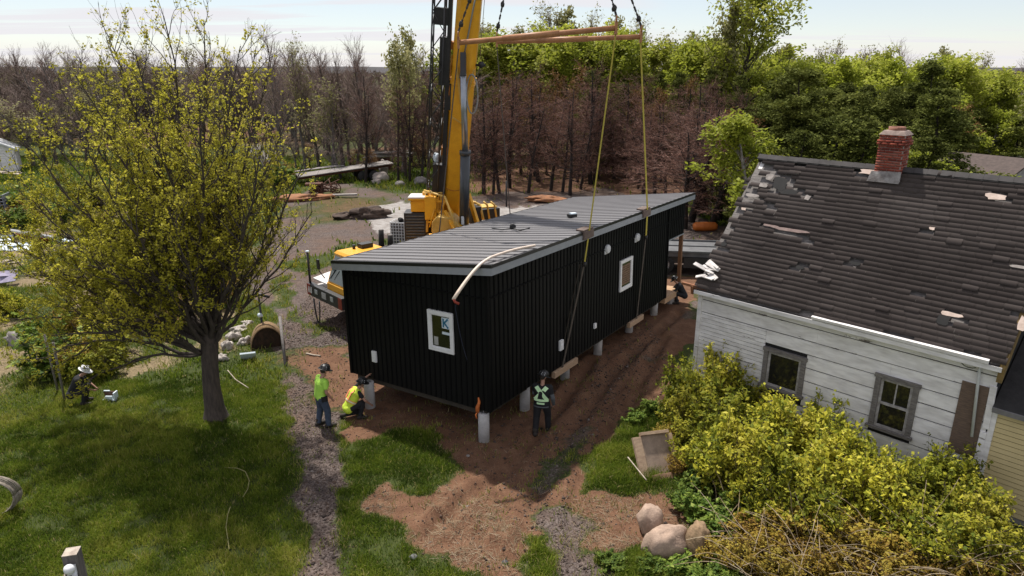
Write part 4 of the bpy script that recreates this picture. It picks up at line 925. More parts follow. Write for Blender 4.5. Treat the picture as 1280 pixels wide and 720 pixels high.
# white eave flashing: long piece on the right two thirds
m = MB(); s0 = hl2(1015, 396, 0)[0]
m.hexa([(s0, -.05, ZE-.05), (HLEN-.25, -.05, ZE-.06), (HLEN-.25, .0, ZE-.06), (s0, .0, ZE-.05), (s0, -.06, ZE+.015), (HLEN-.25, -.055, ZE+.02), (HLEN-.25, .02, ZE+.04), (s0, .02, ZE+.03)])
m.build('eave_flashing', mat('white_flashing', (.74, .72, .71), .5, (.6, .57, .55), 5), house)
m = MB(); m.box((-.02, -.025, ZE-.18), (HLEN, .0, ZE-.075)); m.box((0, .001, ZE-.18), (HLEN-.02, OV+.02, ZE-.165)); m.build('eave_board', M_CLAP, house)
# torn white boards at the left eave corner
m = MB(); r0 = random.Random(5)
for k in range(9):
    s, t = roofpt(r0.uniform(872, 903), r0.uniform(332, 350)); m.obox(RP(max(s, -.15), t, .07+.03*k % .09), (r0.uniform(.25, .5), r0.uniform(.07, .14), .025), (r0.uniform(-.3, .3)+.5, r0.uniform(-.3, .3), r0.uniform(-.5, .5)))
m.build('torn_shingles', mat('torn_white_board', (.66, .62, .60), .8, (.45, .42, .40), 6), house)
m = MB(); s, t = roofpt(868, 357); m.obox(RP(s, t, -.03), (.75, .1, .07), (0, .1, .25)); m.obox(RP(s-.05, t-.05, -.12), (.07, .2, .26), (.2, 0, 0)); m.build('broken_rafter', mat('orange_bare_wood', (.26, .11, .05), .8, (.14, .06, .03), 5), house)
# chimney
cs, ct = roofpt(1109, 221); cw, cdp, chh = .60, .54, .86
M_MORT = mat('mortar', (.34, .28, .25), .9, (.24, .19, .17), 12)
M_BRICK = leaf_mat('red_brick', [(.10, .022, .016), (.19, .042, .028), (.26, .066, .042), (.20, .09, .07)], 0, .85, .2)
cyc = RUN-.05; z0 = ZE+RISE-.40; x0 = cs-cw/2
V = []; F = []; TT = []
bh, bl, jt = .066, .20, .012; zc_ = z0
row = 0; BR = MB()
while zc_ < z0+chh+.38:
    grow = .035 if z0+chh+.10 < zc_ < z0+chh+.26 else 0
    X0, X1, Y0, Y1 = cs-cw/2-grow, cs+cw/2+grow, cyc-cdp/2-grow, cyc+cdp/2+grow
    for (A_, B_, fixed, axis) in ((X0, X1, Y0, 0), (X0, X1, Y1, 0), (Y0+.1, Y1-.1, X0, 1), (Y0+.1, Y1-.1, X1, 1)):
        p = A_-(bl/2 if row % 2 else 0)
        while p < B_:
            a, b = max(p, A_), min(p+bl-jt, B_); p += bl
            if b-a < .03: continue
            j = rnd.uniform(0, .008)
            if axis == 0:
                y0, y1 = (fixed-j, fixed+.1) if fixed == Y0 else (fixed-.1, fixed+j); BR.box((a, y0, zc_), (b, y1, zc_+bh-jt))
            else:
                x0_, x1_ = (fixed-j, fixed+.1) if fixed == X0 else (fixed-.1, fixed+j); BR.box((x0_, a, zc_), (x1_, b, zc_+bh-jt))
    zc_ += bh; row += 1
nbk = len(BR.f)//6
ch_o = np_mesh('chimney', BR.v, [f for f in BR.f], M_BRICK, tint=np.repeat(rng.beta(2, 2, nbk), 6))
chim = link_mesh('chimney', ch_o, house)
m = MB(); m.box((cs-cw/2+.008, cyc-cdp/2+.008, z0), (cs+cw/2-.008, cyc+cdp/2-.008, zc_-.02)); m.build('mortar_core', M_MORT, chim)
m = MB(); zt_ = zc_
m.hexa([(cs-cw/2-.035, cyc-cdp/2-.035, zt_-.02), (cs+cw/2+.035, cyc-cdp/2-.035, zt_-.02), (cs+cw/2+.035, cyc+cdp/2+.035, zt_-.02), (cs-cw/2-.035, cyc+cdp/2+.035, zt_-.02), (cs-cw/2+.06, cyc-cdp/2+.06, zt_+.10), (cs+cw/2-.06, cyc-cdp/2+.06, zt_+.10), (cs+cw/2-.06, cyc+cdp/2-.06, zt_+.10), (cs-cw/2+.06, cyc+cdp/2-.06, zt_+.10)])
m.build('chimney_cap', mat('concrete_cap', (.30, .23, .20), .9, (.2, .15, .13), 8, bump=.3), chim, bevel=.02)
m = MB(); m.lathe([(.2, 0), (.2, .09), (.15, .09), (.15, 0)], (cs, cyc, zt_+.095), 16); m.build('flue', mat('clay_flue', (.28, .13, .09), .9), chim)
m = MB()
m.hexa([(cs-.42, cyc-cdp/2-.10, z0+.04), (cs+.36, cyc-cdp/2-.10, z0+.04), (cs+.36, cyc-cdp/2-.012, z0+.1), (cs-.42, cyc-cdp/2-.012, z0+.1), (cs-.36, cyc-cdp/2-.03, z0+.30), (cs+.36, cyc-cdp/2-.03, z0+.34), (cs+.36, cyc-cdp/2-.011, z0+.34), (cs-.36, cyc-cdp/2-.011, z0+.30)])
m.build('chimney_flashing', mat('lead_flashing', (.36, .34, .33), .9, (.16, .14, .135), 5, bump=.4), chim)
# conduit and wire near the right corner
a, b = hl2(1227, 452, OV-.06), hl2(1215, 545, OV-.06); m = MB(); m.tube([(a[0], OV-.10, a[1]+.03), (a[0], OV-.09, a[1]-.15), (b[0], OV-.09, b[1])], .032, 8); m.build('conduit', M_VENT, house)
m = MB(); m.obox((a[0], OV-.12, a[1]+.08), (.14, .12, .08)); m.tube([(a[0], OV-.1, a[1]+.05)]+[(a[0]-.2-.16*math.cos(k*.5), OV-.08, a[1]-.1-.1*math.sin(k*.5)) for k in range(6)], .010, 5); m.build('service_wire', M_DK, house)
# wing in yellow vinyl
wx0, wx1, wz = WB1+.06, WB1+6.0, hl2(1280, 521, OV)[1]
M_VINYL = mat('cream_vinyl_siding', (.62, .50, .27), .55, (.56, .45, .24), 2, spec=.4)
m = MB(); z = .12; fy = OV+.02
while z < wz:
    z1 = min(z+.115, wz); m.hexa([(wx0, fy-.018, z+.017), (wx1, fy-.018, z+.017), (wx1, fy+.03, z+.017), (wx0, fy+.03, z+.017), (wx0, fy-.012, z1), (wx1, fy-.012, z1), (wx1, fy+.03, z1), (wx0, fy+.03, z1)]); z = z1
m.cur = 1; m.box((wx0+.001, fy+.002, .12), (wx1-.001, fy+.09, wz-.002)); m.build('wing_wall', [M_VINYL, mat('siding_lap_shade', (.26, .20, .10), .9)], house)  # darker backing in the gaps stands in for the laps' shadow lines
m = MB(); m.box((wx0-.03, fy-.05, .05), (wx0+.08, fy+.03, wz)); m.build('wing_corner_post', M_CLAP, house)
m = MB(); m.box((wx0, fy, .0), (wx1, fy+.1, .118)); m.build('wing_foundation', MATS['old_concrete'], house)
m = MB(); wy1, wzz = 3.4, wz+2.0
m.hexa([(wx0-.03, fy-.12, wz-.02), (wx1, fy-.12, wz-.02), (wx1, wy1, wzz-.02), (wx0-.03, wy1, wzz-.02), (wx0-.03, fy-.12, wz+.05), (wx1, fy-.12, wz+.05), (wx1, wy1, wzz+.05), (wx0-.03, wy1, wzz+.05)])
m.hexa([(wx0-.03, wy1, wzz-.02), (wx1, wy1, wzz-.02), (wx1, 6.5, wz-.02), (wx0-.03, 6.5, wz-.02), (wx0-.03, wy1, wzz+.05), (wx1, wy1, wzz+.05), (wx1, 6.5, wz+.05), (wx0-.03, 6.5, wz+.05)])
m.build('wing_roof', mat('wing_shingles', (.028, .026, .026), .9, (.016, .015, .015), 5, bump=.5), house)
m = MB(); m.box((wx0-.02, fy-.16, wz-.05), (wx1, fy-.122, wz+.06)); m.build('wing_drip_edge', mat('grey_drip', (.20, .19, .19), .7), house)
m = MB(); m.prism([(wx1-.1, fy+.1, 0), (wx1-.1, 6.3, 0), (wx1-.1, 6.3, wz-.03), (wx1-.1, wy1, wzz-.03), (wx1-.1, fy+.1, wz-.03)], (.1, 0, 0)); m.box((wx0, 6.2, 0), (wx1-.1, 6.3, wz-.04)); m.build('wing_wall', M_VINYL, house)

# ---------------------------------------------------------------- far shed behind the ridge
q = atdepth(1216, 214, 50); sh = thing('shed', 'small brown roofed shed showing behind the old house roof at right', 'shed', (float(q[0]), 50, 0), R(-62))
m = MB(); m.prism([(-2.6, -2, 0), (-2.6, 2, 0), (-2.6, 2, 2.1), (-2.6, 0, 3.0), (-2.6, -2, 2.1)], (5.2, 0, 0)); m.build('wall', mat('shed_wall', (.34, .33, .33), .8, (.22, .2, .2), 3), sh)
m = MB()
for s in (-1, 1): m.hexa([(-2.9, s*2.35, 1.96), (2.9, s*2.35, 1.96), (2.9, 0, 3.02), (-2.9, 0, 3.02), (-2.9, s*2.35, 2.06), (2.9, s*2.35, 2.06), (2.9, 0, 3.14), (-2.9, 0, 3.14)][::1] if s < 0 else [(2.9, 2.35, 1.96), (-2.9, 2.35, 1.96), (-2.9, .002, 3.02), (2.9, .002, 3.02), (2.9, 2.35, 2.06), (-2.9, 2.35, 2.06), (-2.9, .002, 3.14), (2.9, .002, 3.14)])
m.build('roof', mat('brown_shingle', (.095, .07, .062), .9, (.06, .045, .04), 5), sh)
m = MB(); m.box((-2.63, -.6, .9), (-2.602, .5, 1.7)); m.build('window', M_PANE, sh)
m = MB(); m.box((-.5, -2.03, .1), (.5, -2.002, 1.9)); m.build('door', mat('shed_door', (.5, .5, .5), .7), sh)
m = MB(); m.beam((-2.92, -2.37, 2.0), (-2.92, 0, 3.07), .05, .2); m.beam((-2.92, 2.37, 2.0), (-2.92, 0, 3.07), .05, .2); m.build('rake_board', M_CLAP, sh); sh.scale = (1.3, 1.25, 1.2)
# ---------------------------------------------------------------- people
def bake(o, mm):
    dg = bpy.context.evaluated_depsgraph_get(); me = bpy.data.meshes.new_from_object(o.evaluated_get(dg)); old = o.data
    bpy.data.objects.remove(o); bpy.data.meshes.remove(old); me.materials.clear(); me.materials.append(mm)
    me.polygons.foreach_set('use_smooth', np.ones(len(me.polygons), bool)); return me
def capsules(bones, grow=0.):
    m = MB()
    for b in bones:
        p, q, r0, r1 = np.array(b[0], float), np.array(b[1], float), b[2]+grow, b[3]+grow; d = q-p; L_ = np.linalg.norm(d)+1e-6; d = d/L_
        pr = []; pts = []; 
        for k in range(5): a = math.pi/2*k/4; pts.append(p-d*r0*math.cos(a)); pr.append(max(r0*math.sin(a), .0015))
        for k in range(5): a = math.pi/2*k/4; pts.append(q+d*r1*math.sin(a)); pr.append(max(r1*math.cos(a), .0015))
        sx = b[4] if len(b) > 4 else None
        st = len(m.v); m.tube(pts, pr, 14)
        if sx:   # flattened section: scale across direction vec by factor
            v, f = np.array(sx[0], float), sx[1]; v /= np.linalg.norm(v); c = (p+q)/2
            for i in range(st, len(m.v)): w_ = np.array(m.v[i])-c; m.v[i] = tuple(c+w_+v*(w_@v)*(f-1))
    return m
def body(name, bones, mm, par, grow=0., vox=.011, smooth=4, cut=None):
    m = capsules(bones, grow); o = m.build('tmp', mm); r = o.modifiers.new('r', 'REMESH'); r.mode = 'VOXEL'; r.voxel_size = vox
    s = o.modifiers.new('s', 'SMOOTH'); s.iterations = smooth; s.factor = .5
    return link_mesh(name, bake(o, mm), par)
M_SKIN = mat('skin', (.36, .20, .14), .55, (.32, .17, .12), 9); M_JEANS = mat('blue_jeans', (.055, .075, .115), .9, (.035, .05, .08), 9, bump=.2)
M_LIME = mat('lime_shirt', (.42, .72, .10), .8, (.36, .64, .08), 6, bump=.2); M_BLKC = mat('black_cloth', (.016, .016, .019), .9, (.010, .010, .012), 7, bump=.2)
M_BOOT = mat('work_boot', (.035, .027, .022), .8, (.02, .016, .013), 8); M_HATB = mat('black_hat', (.014, .014, .015), .4, spec=.5); M_HATW = mat('white_hat', (.82, .82, .84), .4, (.75, .75, .78), 5)
M_REFL = mat('pale_reflective_tape', (.60, .85, .52), .5, (.52, .76, .45), 9); M_ORT = mat('orange_tape', (.85, .30, .14), .6, (.75, .24, .1), 9); M_GRSL = mat('grey_sleeve', (.10, .11, .12), .9, (.075, .08, .09), 8)
M_HIVIS = mat('yellow_green_vest', (.58, .74, .06), .8, (.50, .64, .05), 6, bump=.2); M_HAIR = mat('dark_hair', (.03, .022, .016), .8); M_EYE = mat('eye', (.03, .025, .02), .2)
M_CHK = mat('white_patch', (.7, .7, .7), .6)
V3 = lambda *a: np.array(a, float)
def head_bones(c, f, up):
    """c: middle of the head, f: where it looks, up"""
    f = f/np.linalg.norm(f); up = up-f*(up@f); up /= np.linalg.norm(up); s = np.cross(f, up)
    B = [(c-f*.015+up*.035, c-f*.01+up*.02, .088, .086), (c+f*.02-up*.055, c+f*.035-up*.075, .062, .05), (c+f*.088-up*.005, c+f*.105-up*.03, .010, .016), (c+f*.075-up*.062, c+f*.08-up*.062, .024, .022),
         (c+f*.07+up*.02+s*.035, c+f*.07+up*.02-s*.035, .025, .025)]
    for k in (-1, 1): B.append((c+s*k*.085+up*.012-f*.01, c+s*k*.088-up*.025-f*.005, .018, .013))
    return B, f, up, s
def hand(w, d, pn, curl=.5, side=1):
    """wrist, direction of the hand, palm normal -> palm, four unequal bent fingers, thumb"""
    d = d/np.linalg.norm(d); pn = pn-d*(pn@d); pn /= np.linalg.norm(pn); s = np.cross(d, pn)*side
    B = [(w, w+d*.05, .026, .03)]; 
    for i, (o, l) in enumerate(((-.027, .066), (-.009, .076), (.009, .071), (.026, .056))):
        k0 = w+d*.085+s*o; B.append((w+d*.03+s*o*.8, k0, .014, .012)); k1 = k0+(d*math.cos(curl*.7)+pn*math.sin(curl*.7))*l*.5; k2 = k1+(d*math.cos(curl*1.7)+pn*math.sin(curl*1.7))*l*.5
        B += [(k0, k1, .0105, .0095), (k1, k2, .0095, .008)]
    t0 = w+d*.025-s*.03; t1 = t0+(d*.6-s*.7+pn*.3)*.045; t2 = t1+(d*.9-s*.2+pn*.4)*.035
    return B+[(t0, t1, .014, .012), (t1, t2, .011, .009)]
def foot(a, fdir, down=V3(0, 0, -1)):
    f = fdir/np.linalg.norm(fdir); return [(a-f*.05-V3(0, 0, .035), a+f*.06-V3(0, 0, .04), .047, .045), (a+f*.06-V3(0, 0, .045), a+f*.17-V3(0, 0, .055), .045, .035), (a, a-V3(0, 0, .02), .052, .055)]
def hat(c, f, up, s, par, mm, name='hard_hat', brim=.045, band=None):
    m = MB(); N = 20
    prof = [(.118, 0), (.122, .02), (.118, .06), (.100, .10), (.066, .128), (.025, .14), (0, .142)]
    ce = c+up*.05-f*.01; V = []
    for r_, h_ in prof:
        for k in range(N):
            a = 2*math.pi*k/N; V.append(ce+f*math.cos(a)*r_*1.12+s*math.sin(a)*r_+up*h_)
    F = [(i*N+k, i*N+(k+1) % N, (i+1)*N+(k+1) % N, (i+1)*N+k) for i in range(len(prof)-1) for k in range(N)]; m.add(V, F, True)
    V = []
    for kk, (rr, hh) in enumerate(((.112, .004), (.112+brim, -.006), (.112+brim, -.012), (.11, -.004))):
        for k in range(N):
            a = 2*math.pi*k/N; ex = rr*(1+.28*max(0, math.cos(a))*(kk in (1, 2))); V.append(ce+f*math.cos(a)*ex*1.12+s*math.sin(a)*ex+up*hh)
    F = [(i*N+k, i*N+(k+1) % N, ((i+1) % 4)*N+(k+1) % N, ((i+1) % 4)*N+k) for i in range(4) for k in range(N)]; m.add(V, F, True)
    m.tube([ce+f*.10*math.cos(t)*1.12+up*(.085+.06*math.sin(t)) for t in np.linspace(.25, 2.9, 9)], .012, 6)
    o = m.build(name, mm, par)
    if band:
        for ph in band:
            b = MB(); q = []
            for t in (ph-.35, ph+.35):
                for r_, h_ in ((.1235, .022), (.1085, .088)): q.append(ce+f*math.cos(t)*r_*1.13+s*math.sin(t)*r_*1.01+up*h_)
            b.quad(q[0], q[2], q[3], q[1]); b.build('hat_sticker', M_CHK, o)
    return o
def face_bits(c, f, up, s, par, hair=True):
    for k in (-1, 1):
        m = MB(); blob(m, c+f*.083+up*.004+s*k*.032, (.022, .016, .016), 1, .02, 5); m.build('eye', M_EYE, par)
    if hair:
        m = MB(); blob(m, c-f*.035+up*.01, (.155, .155, .17), 2, .06, 8); m.build('hair', M_HAIR, par)
def person(label, loc, rz):
    return thing('person', label, 'person', loc, rz)
UP = V3(0, 0, 1)
def pgrow(P, parts): pass
# facing +y in its own frame, x to its right
def standing(t, shirt, legs, lean, step, lookdir, lookdown, armR, armL, sleeve, longsleeve=None, bootm=M_BOOT):
    """armR/armL: (elbow, wrist) points; step: forward offset of right/left foot"""
    hip = V3(0, 0, .94); hr, hl_ = V3(.10, 0, .92), V3(-.10, 0, .92); sh = V3(0, lean*.5, 1.43); sr, sl_ = sh+V3(.185, 0, 0), sh+V3(-.185, 0, 0)
    fr, fl = V3(.13, step[0], .10), V3(-.13, step[1], .10); kr = (hr+fr)/2+V3(.01, .05, .02); kl = (hl_+fl)/2+V3(-.01, .05, .02)
    leg = []
    for h, k, f_ in ((hr, kr, fr), (hl_, kl, fl)): leg += [(h, k, .102, .074), (k, k+(f_-k)*.35, .073, .070), (k+(f_-k)*.35, f_, .070, .056)]
    torso = [(hip+V3(-.07, 0, 0), hip+V3(.07, 0, 0), .125, .125, (V3(0, 1, 0), .95)), (hip+V3(0, 0, .05), hip+(sh-hip)*.45, .135, .14, (V3(1, 0, 0), 1.22)), (hip+(sh-hip)*.45, sh-V3(0, 0, .13), .14, .155, (V3(1, 0, 0), 1.28)), (sr-V3(.05, 0, .04), sl_-V3(-.05, 0, .04), .088, .088)]
    hc = sh+V3(0, .05+lean*.25, .235); neck = [(sh+V3(0, -.01, .02), hc-V3(0, .01, .06), .06, .056)]
    f = V3(math.sin(lookdir)*math.cos(lookdown), math.cos(lookdir)*math.cos(lookdown), -math.sin(lookdown)); hb, f, up, s = head_bones(hc, f, UP)
    arms = []; hands = []; up_arm = []
    for (S, (e, w), sd_) in ((sr, armR, 1), (sl_, armL, -1)):
        up_arm += [(S, S+(e-S)*.55, .062, .052)]; arms += [(S, e, .056, .043), (e, e+(w-e)*.3, .045, .043), (e+(w-e)*.3, w, .042, .029)]
        hands += hand(w, w-e, V3(-sd_, .3, 0), .55, sd_)
    t.scale = (1.12, 1.12, 1.0)
    b = body('body', torso+leg+neck+hb+arms+hands+foot(fr, V3(.15, 1, 0))+foot(fl, V3(-.15, 1, 0)), M_SKIN, t, -.006, .0095, 3)
    body('shirt', torso+up_arm+([] if longsleeve is None else []), shirt, t, .012, .013, 3)
    if longsleeve: body('sleeve', [a for a in arms], longsleeve, t, .010, .012, 3)
    body('trousers', [torso[0]]+leg, legs, t, .012, .013, 4)
    for ft, d in ((fr, V3(.15, 1, 0)), (fl, V3(-.15, 1, 0))): body('boot', foot(ft, d)+[(ft, ft+V3(0, 0, .09), .052, .055)], bootm, t, .010, .011, 3)
    face_bits(hc, f, up, s, b); return hc, f, up, s, sh, hip
# 1: lime shirt, jeans, watching
g_ = G(404, 531); gz1 = gh(*g_[:2])
t = person('standing worker in lime shirt and blue jeans, beside the gravel path', (g_[0], g_[1], gz1), R(-52))
hc, f, up, s, sh, hip = standing(t, M_LIME, M_JEANS, .14, (.09, -.06), -.15, .45, (V3(.25, .06, 1.13), V3(.24, .20, .88)), (V3(-.27, .0, 1.14), V3(-.22, .16, .90)), None)
hat(hc, f, up, s, t, M_HATB, band=(.9, 2.2, 3.6, 5.)); m = MB(); m.obox((.19, .02, .93), (.07, .16, .15)); m.build('belt_pouch', M_BLKC, t, bevel=.015)
# 3: crossed vest, walking away
g_ = G(677, 536); gz1 = gh(*g_[:2])
t = person('worker in black with a pale green crossed vest, walking by the black wall', (g_[0], g_[1], gz1), R(-14))
hc, f, up, s, sh, hip = standing(t, M_BLKC, M_BLKC, .06, (.17, -.15), .55, .5, (V3(.27, -.02, 1.13), V3(.27, .12, .87)), (V3(-.22, .1, 1.16), V3(-.08, .26, 1.05)), None, M_GRSL)
hat(hc, f, up, s, t, M_HATB, band=(2.6, 3.7))
def tape(pts, w, mm, name, par, nrm):
    m = MB()
    for p, q in zip(pts[:-1], pts[1:]): m.beam(p, q, w, .008, nrm)
    return m.build(name, mm, par)
back = lambda x, z, d=0: V3(x, (-.153-d)*math.sqrt(max(.2, 1-(x/.24)**2))+ (z-1.2)*.10+.03, z)
for a, bb in ((V3(.13, 0, 1.47), V3(-.15, 0, 1.10)), (V3(-.13, 0, 1.47), V3(.15, 0, 1.10))):
    tape([back(a[0]+(bb[0]-a[0])*k/8, a[2]+(bb[2]-a[2])*k/8, .012 if bb[0] > 0 else .004) for k in range(9)], .105, M_REFL, 'vest_strap', t, V3(0, -1, 0))
tape([back(x, 1.09+.01*abs(x), .012) for x in np.linspace(-.18, .18, 9)], .065, M_REFL, 'vest_belt', t, V3(0, -1, 0)); tape([back(x, 1.0, .01) for x in np.linspace(-.10, .09, 5)], .05, M_REFL, 'vest_tag', t, V3(0, -1, 0))
tape([back(x, .90, .012) for x in np.linspace(-.19, .19, 9)], .035, M_GRSL, 'shirt_hem', t, V3(0, -1, 0))
# crouching figures share one routine
def crouch(t, top, legs, hatm, facing, reach, lookd, kneel=True, band=None, scale=1.):
    hip = V3(0, -.10, .36); hr, hl_ = hip+V3(.10, 0, 0), hip+V3(-.10, 0, 0)
    kr, ar = V3(.15, .30, .50), V3(.16, .20, .10); kl, al = V3(-.14, .30, .10), V3(-.14, -.16, .09)
    if not kneel: kl, al = V3(-.16, .32, .50), V3(-.16, .2, .10)
    sh = V3(0, .20, .84); sr, sl_ = sh+V3(.18, 0, 0), sh+V3(-.18, 0, 0)
    leg = []
    for h, k, f_ in ((hr, kr, ar), (hl_, kl, al)): leg += [(h, k, .095, .068), (k, k+(f_-k)*.4, .066, .06), (k+(f_-k)*.4, f_, .06, .045)]
    torso = [(hip+V3(-.07, 0, 0), hip+V3(.07, 0, 0), .12, .12), (hip, hip+(sh-hip)*.5, .128, .135, (V3(1, 0, 0), 1.15)), (hip+(sh-hip)*.5, sh-(sh-hip)*.16, .135, .15, (V3(1, 0, 0), 1.2)), (sr-V3(.05, .03, .03), sl_-V3(-.05, .03, .03), .088, .088)]
    hc = sh+V3(0, .15, .19); neck = [(sh+V3(0, .01, .02), hc-V3(0, .03, .06), .06, .056)]
    f = V3(math.sin(lookd[0])*math.cos(lookd[1]), math.cos(lookd[0])*math.cos(lookd[1]), -math.sin(lookd[1])); hb, f, up, s = head_bones(hc, f, UP+V3(0, .25, 0))
    arms = []; hands = []; ua = []
    for (S, (e, w), sd_) in ((sr, reach[0], 1), (sl_, reach[1], -1)):
        ua += [(S, S+(e-S)*.5, .060, .052)]; arms += [(S, e, .055, .043), (e, e+(w-e)*.3, .045, .043), (e+(w-e)*.3, w, .042, .029)]; hands += hand(w, w-e, V3(-sd_, .1, -.3), .7, sd_)
    ft = foot(ar, V3(.1, 1, 0)); fl_ = foot(al, V3(-.1, 1, 0)) if not kneel else [(al, al+V3(0, -.10, -.01), .05, .045), (al+V3(0, -.1, 0), al+V3(0, -.10, -.05), .045, .035)]
    b = body('body', torso+leg+neck+hb+arms+hands+ft+fl_, M_SKIN, t, -.006, .0095, 3)
    body('shirt', torso+arms[0:2]+arms[3:5] if top is M_BLKC else torso+ua, M_BLKC, t, .010, .013, 3)
    body('trousers', [torso[0]]+leg, legs, t, .013, .013, 4); body('boot', ft, M_BOOT, t, .010, .011, 3); body('boot', fl_, M_BOOT, t, .010, .011, 3)
    if top is not M_BLKC: body('vest', torso, top, t, .024, .013, 4)
    hat(hc, f, up, s, t, hatm, band=band); face_bits(hc, f, up, s, b); return hip, sh
# 2: kneeling in the vest, one arm up to the corner of the home
g_ = G(440, 521); t = person('kneeling worker in a yellow vest with orange bands, reaching up to the pier', (g_[0], g_[1], gh(*g_[:2])), R(-62))
hip, sh = crouch(t, M_HIVIS, M_BLKC, M_HATB, 0, ((V3(.30, .34, .62), V3(.22, .52, .42)), (V3(-.24, .42, 1.0), V3(-.16, .60, 1.16))), (.0, .35), True, band=(1.6, 4.2))
ax = (sh-hip)/np.linalg.norm(sh-hip); px = V3(1, 0, 0); py = np.cross(ax, px)
def ring(tt, rx, ry, w, mm, nm):
    P = [hip+(sh-hip)*tt+px*rx*math.cos(a)+py*ry*math.sin(a) for a in np.linspace(0, 2*math.pi, 21)]; m = MB()
    for p, q in zip(P[:-1], P[1:]): m.beam(p, q, .010, w, ax)
    m.build(nm, mm, t)
ring(.42, .186, .168, .075, M_ORT, 'vest_band'); ring(.42, .190, .172, .028, M_REFL, 'reflective_band')
for sx in (-.10, .10):
    m = MB(); P = [hip+(sh-hip)*k+px*sx+py*(.160 if k < .9 else .12) for k in np.linspace(.45, 1.05, 7)]
    if (py@V3(0, -1, 0)) < 0: P = [hip+(sh-hip)*k+px*sx-py*(.168 if k < .9 else .125) for k in np.linspace(.45, 1.05, 7)]
    for p, q in zip(P[:-1], P[1:]): m.beam(p, q, .065, .010, py)
    m.build('vest_strap', M_ORT, t)
# 4: white hat, crouched under the left branches
g_ = G(97, 505); t = person('person crouching in dark clothes under the left branches, white hard hat', (g_[0], g_[1], gh(*g_[:2])), R(-70))
crouch(t, M_BLKC, M_BLKC, M_HATW, 0, ((V3(.28, .32, .60), V3(.16, .52, .46)), (V3(-.28, .30, .60), V3(-.12, .52, .42))), (.1, .5), False)
# 5: black figure at the porch
g_ = G(852, 379); t = person('person in black crouching beside the porch deck of the black home', (g_[0], g_[1], gh(*g_[:2])), R(80))
crouch(t, M_BLKC, M_BLKC, M_HATB, 0, ((V3(.28, .34, .60), V3(.16, .50, .40)), (V3(-.28, .34, .60), V3(-.12, .52, .38))), (.1, .7), False)

# ---------------------------------------------------------------- small things of the yard
def at(u, v, z=0): q = G(u, v, z); return np.array([q[0], q[1], gh(q[0], q[1]) if z == 0 else z])
M_STONE = mat('pinkish_boulder', (.40, .29, .22), .9, (.27, .19, .145), 3.5, bump=.5, bscale=22, fine=.12); M_STONE2 = mat('grey_stone', (.27, .245, .23), .9, (.15, .135, .125), 3, bump=.5)
def stone(u, v, size, seed, label, mm=M_STONE, name='boulder', cat='boulder', rot=0, amp=.14, group=None, lift=.30):
    c = at(u, v); m = MB(); blob(m, (0, 0, size[2]*lift), size, seed, amp, 14, rot=rot); return tag(m.build(name, mm, loc=tuple(c)), label, cat, group)
stone(812, 664, (.58, .6, .80), 3, 'rounded pinkish boulder standing upright, left of its neighbour', rot=.3, amp=.20, group='boulders by the shrubs')
stone(831, 690, (1.06, .72, .74), 8, 'broad brownish boulder leaning between the upright boulder and the earthy one', rot=.35, amp=.22, group='boulders by the shrubs')
stone(871, 690, (.55, .7, .85), 5, 'earthy straw covered boulder at the right of the three, half hidden by grass', mat('earthy_boulder', (.30, .20, .12), .95, (.16, .11, .06), 5, bump=.8), rot=-.2, amp=.20, group='boulders by the shrubs')
stone(631, 700, (.16, .13, .12), 6, 'small dark grey rock on the straw covered soil', MATS['grey_steel'] if 'grey_steel' in MATS else mat('dark_rock', (.07, .07, .075), .8, (.04, .04, .042), 8), 'rock', 'rock')
stone(517, 697, (.2, .16, .1), 7, 'flat grey rock in the short grass left of the soil', mat('mid_rock', (.13, .13, .13), .8, (.08, .08, .08), 8), 'rock', 'rock')
stone(585, 569, (.10, .08, .07), 2, 'small pale stone on the red soil below the nearest pier', M_STONE2, 'rock', 'rock')
# broken wooden box among the shrubs
c = at(826, 592); M_PLY = mat('weathered_plywood', (.43, .31, .21), .85, (.29, .20, .135), 4, stretch=(1, 5, 1), fine=.1)
t = thing('wooden_crate', 'broken tan wooden box tilted on its side at the edge of the shrubs', 'wooden box', (c[0]-.05, c[1]+.15, c[2]), R(28)); 
Mx = Matrix.Rotation(R(-38), 4, 'X') @ Matrix.Rotation(R(8), 4, 'Y')
def tb(name, a, b, mm):
    m = MB(); m.box(a, b); m.v = [tuple(Mx @ Vector(p)+Vector((0, 0, .30))) for p in m.v]; return m.build(name, mm, t, .006)
tb('back_panel', (-.38, .0, -.35), (.42, .03, .62), mat('grey_plywood', (.33, .25, .19), .85, (.23, .17, .13), 4, fine=.1)); tb('side_panel', (-.62, -.05, -.38), (-.385, .035, .60), M_PLY); tb('top_rail', (-.38, -.09, .62), (.45, .03, .70), M_PLY); tb('bottom_rail', (-.38, -.16, -.5), (.42, .03, -.352), mat('reddish_board', (.40, .24, .16), .85, (.27, .16, .1), 4)); tb('side_rail', (.422, -.12, -.4), (.5, .03, .6), M_PLY)
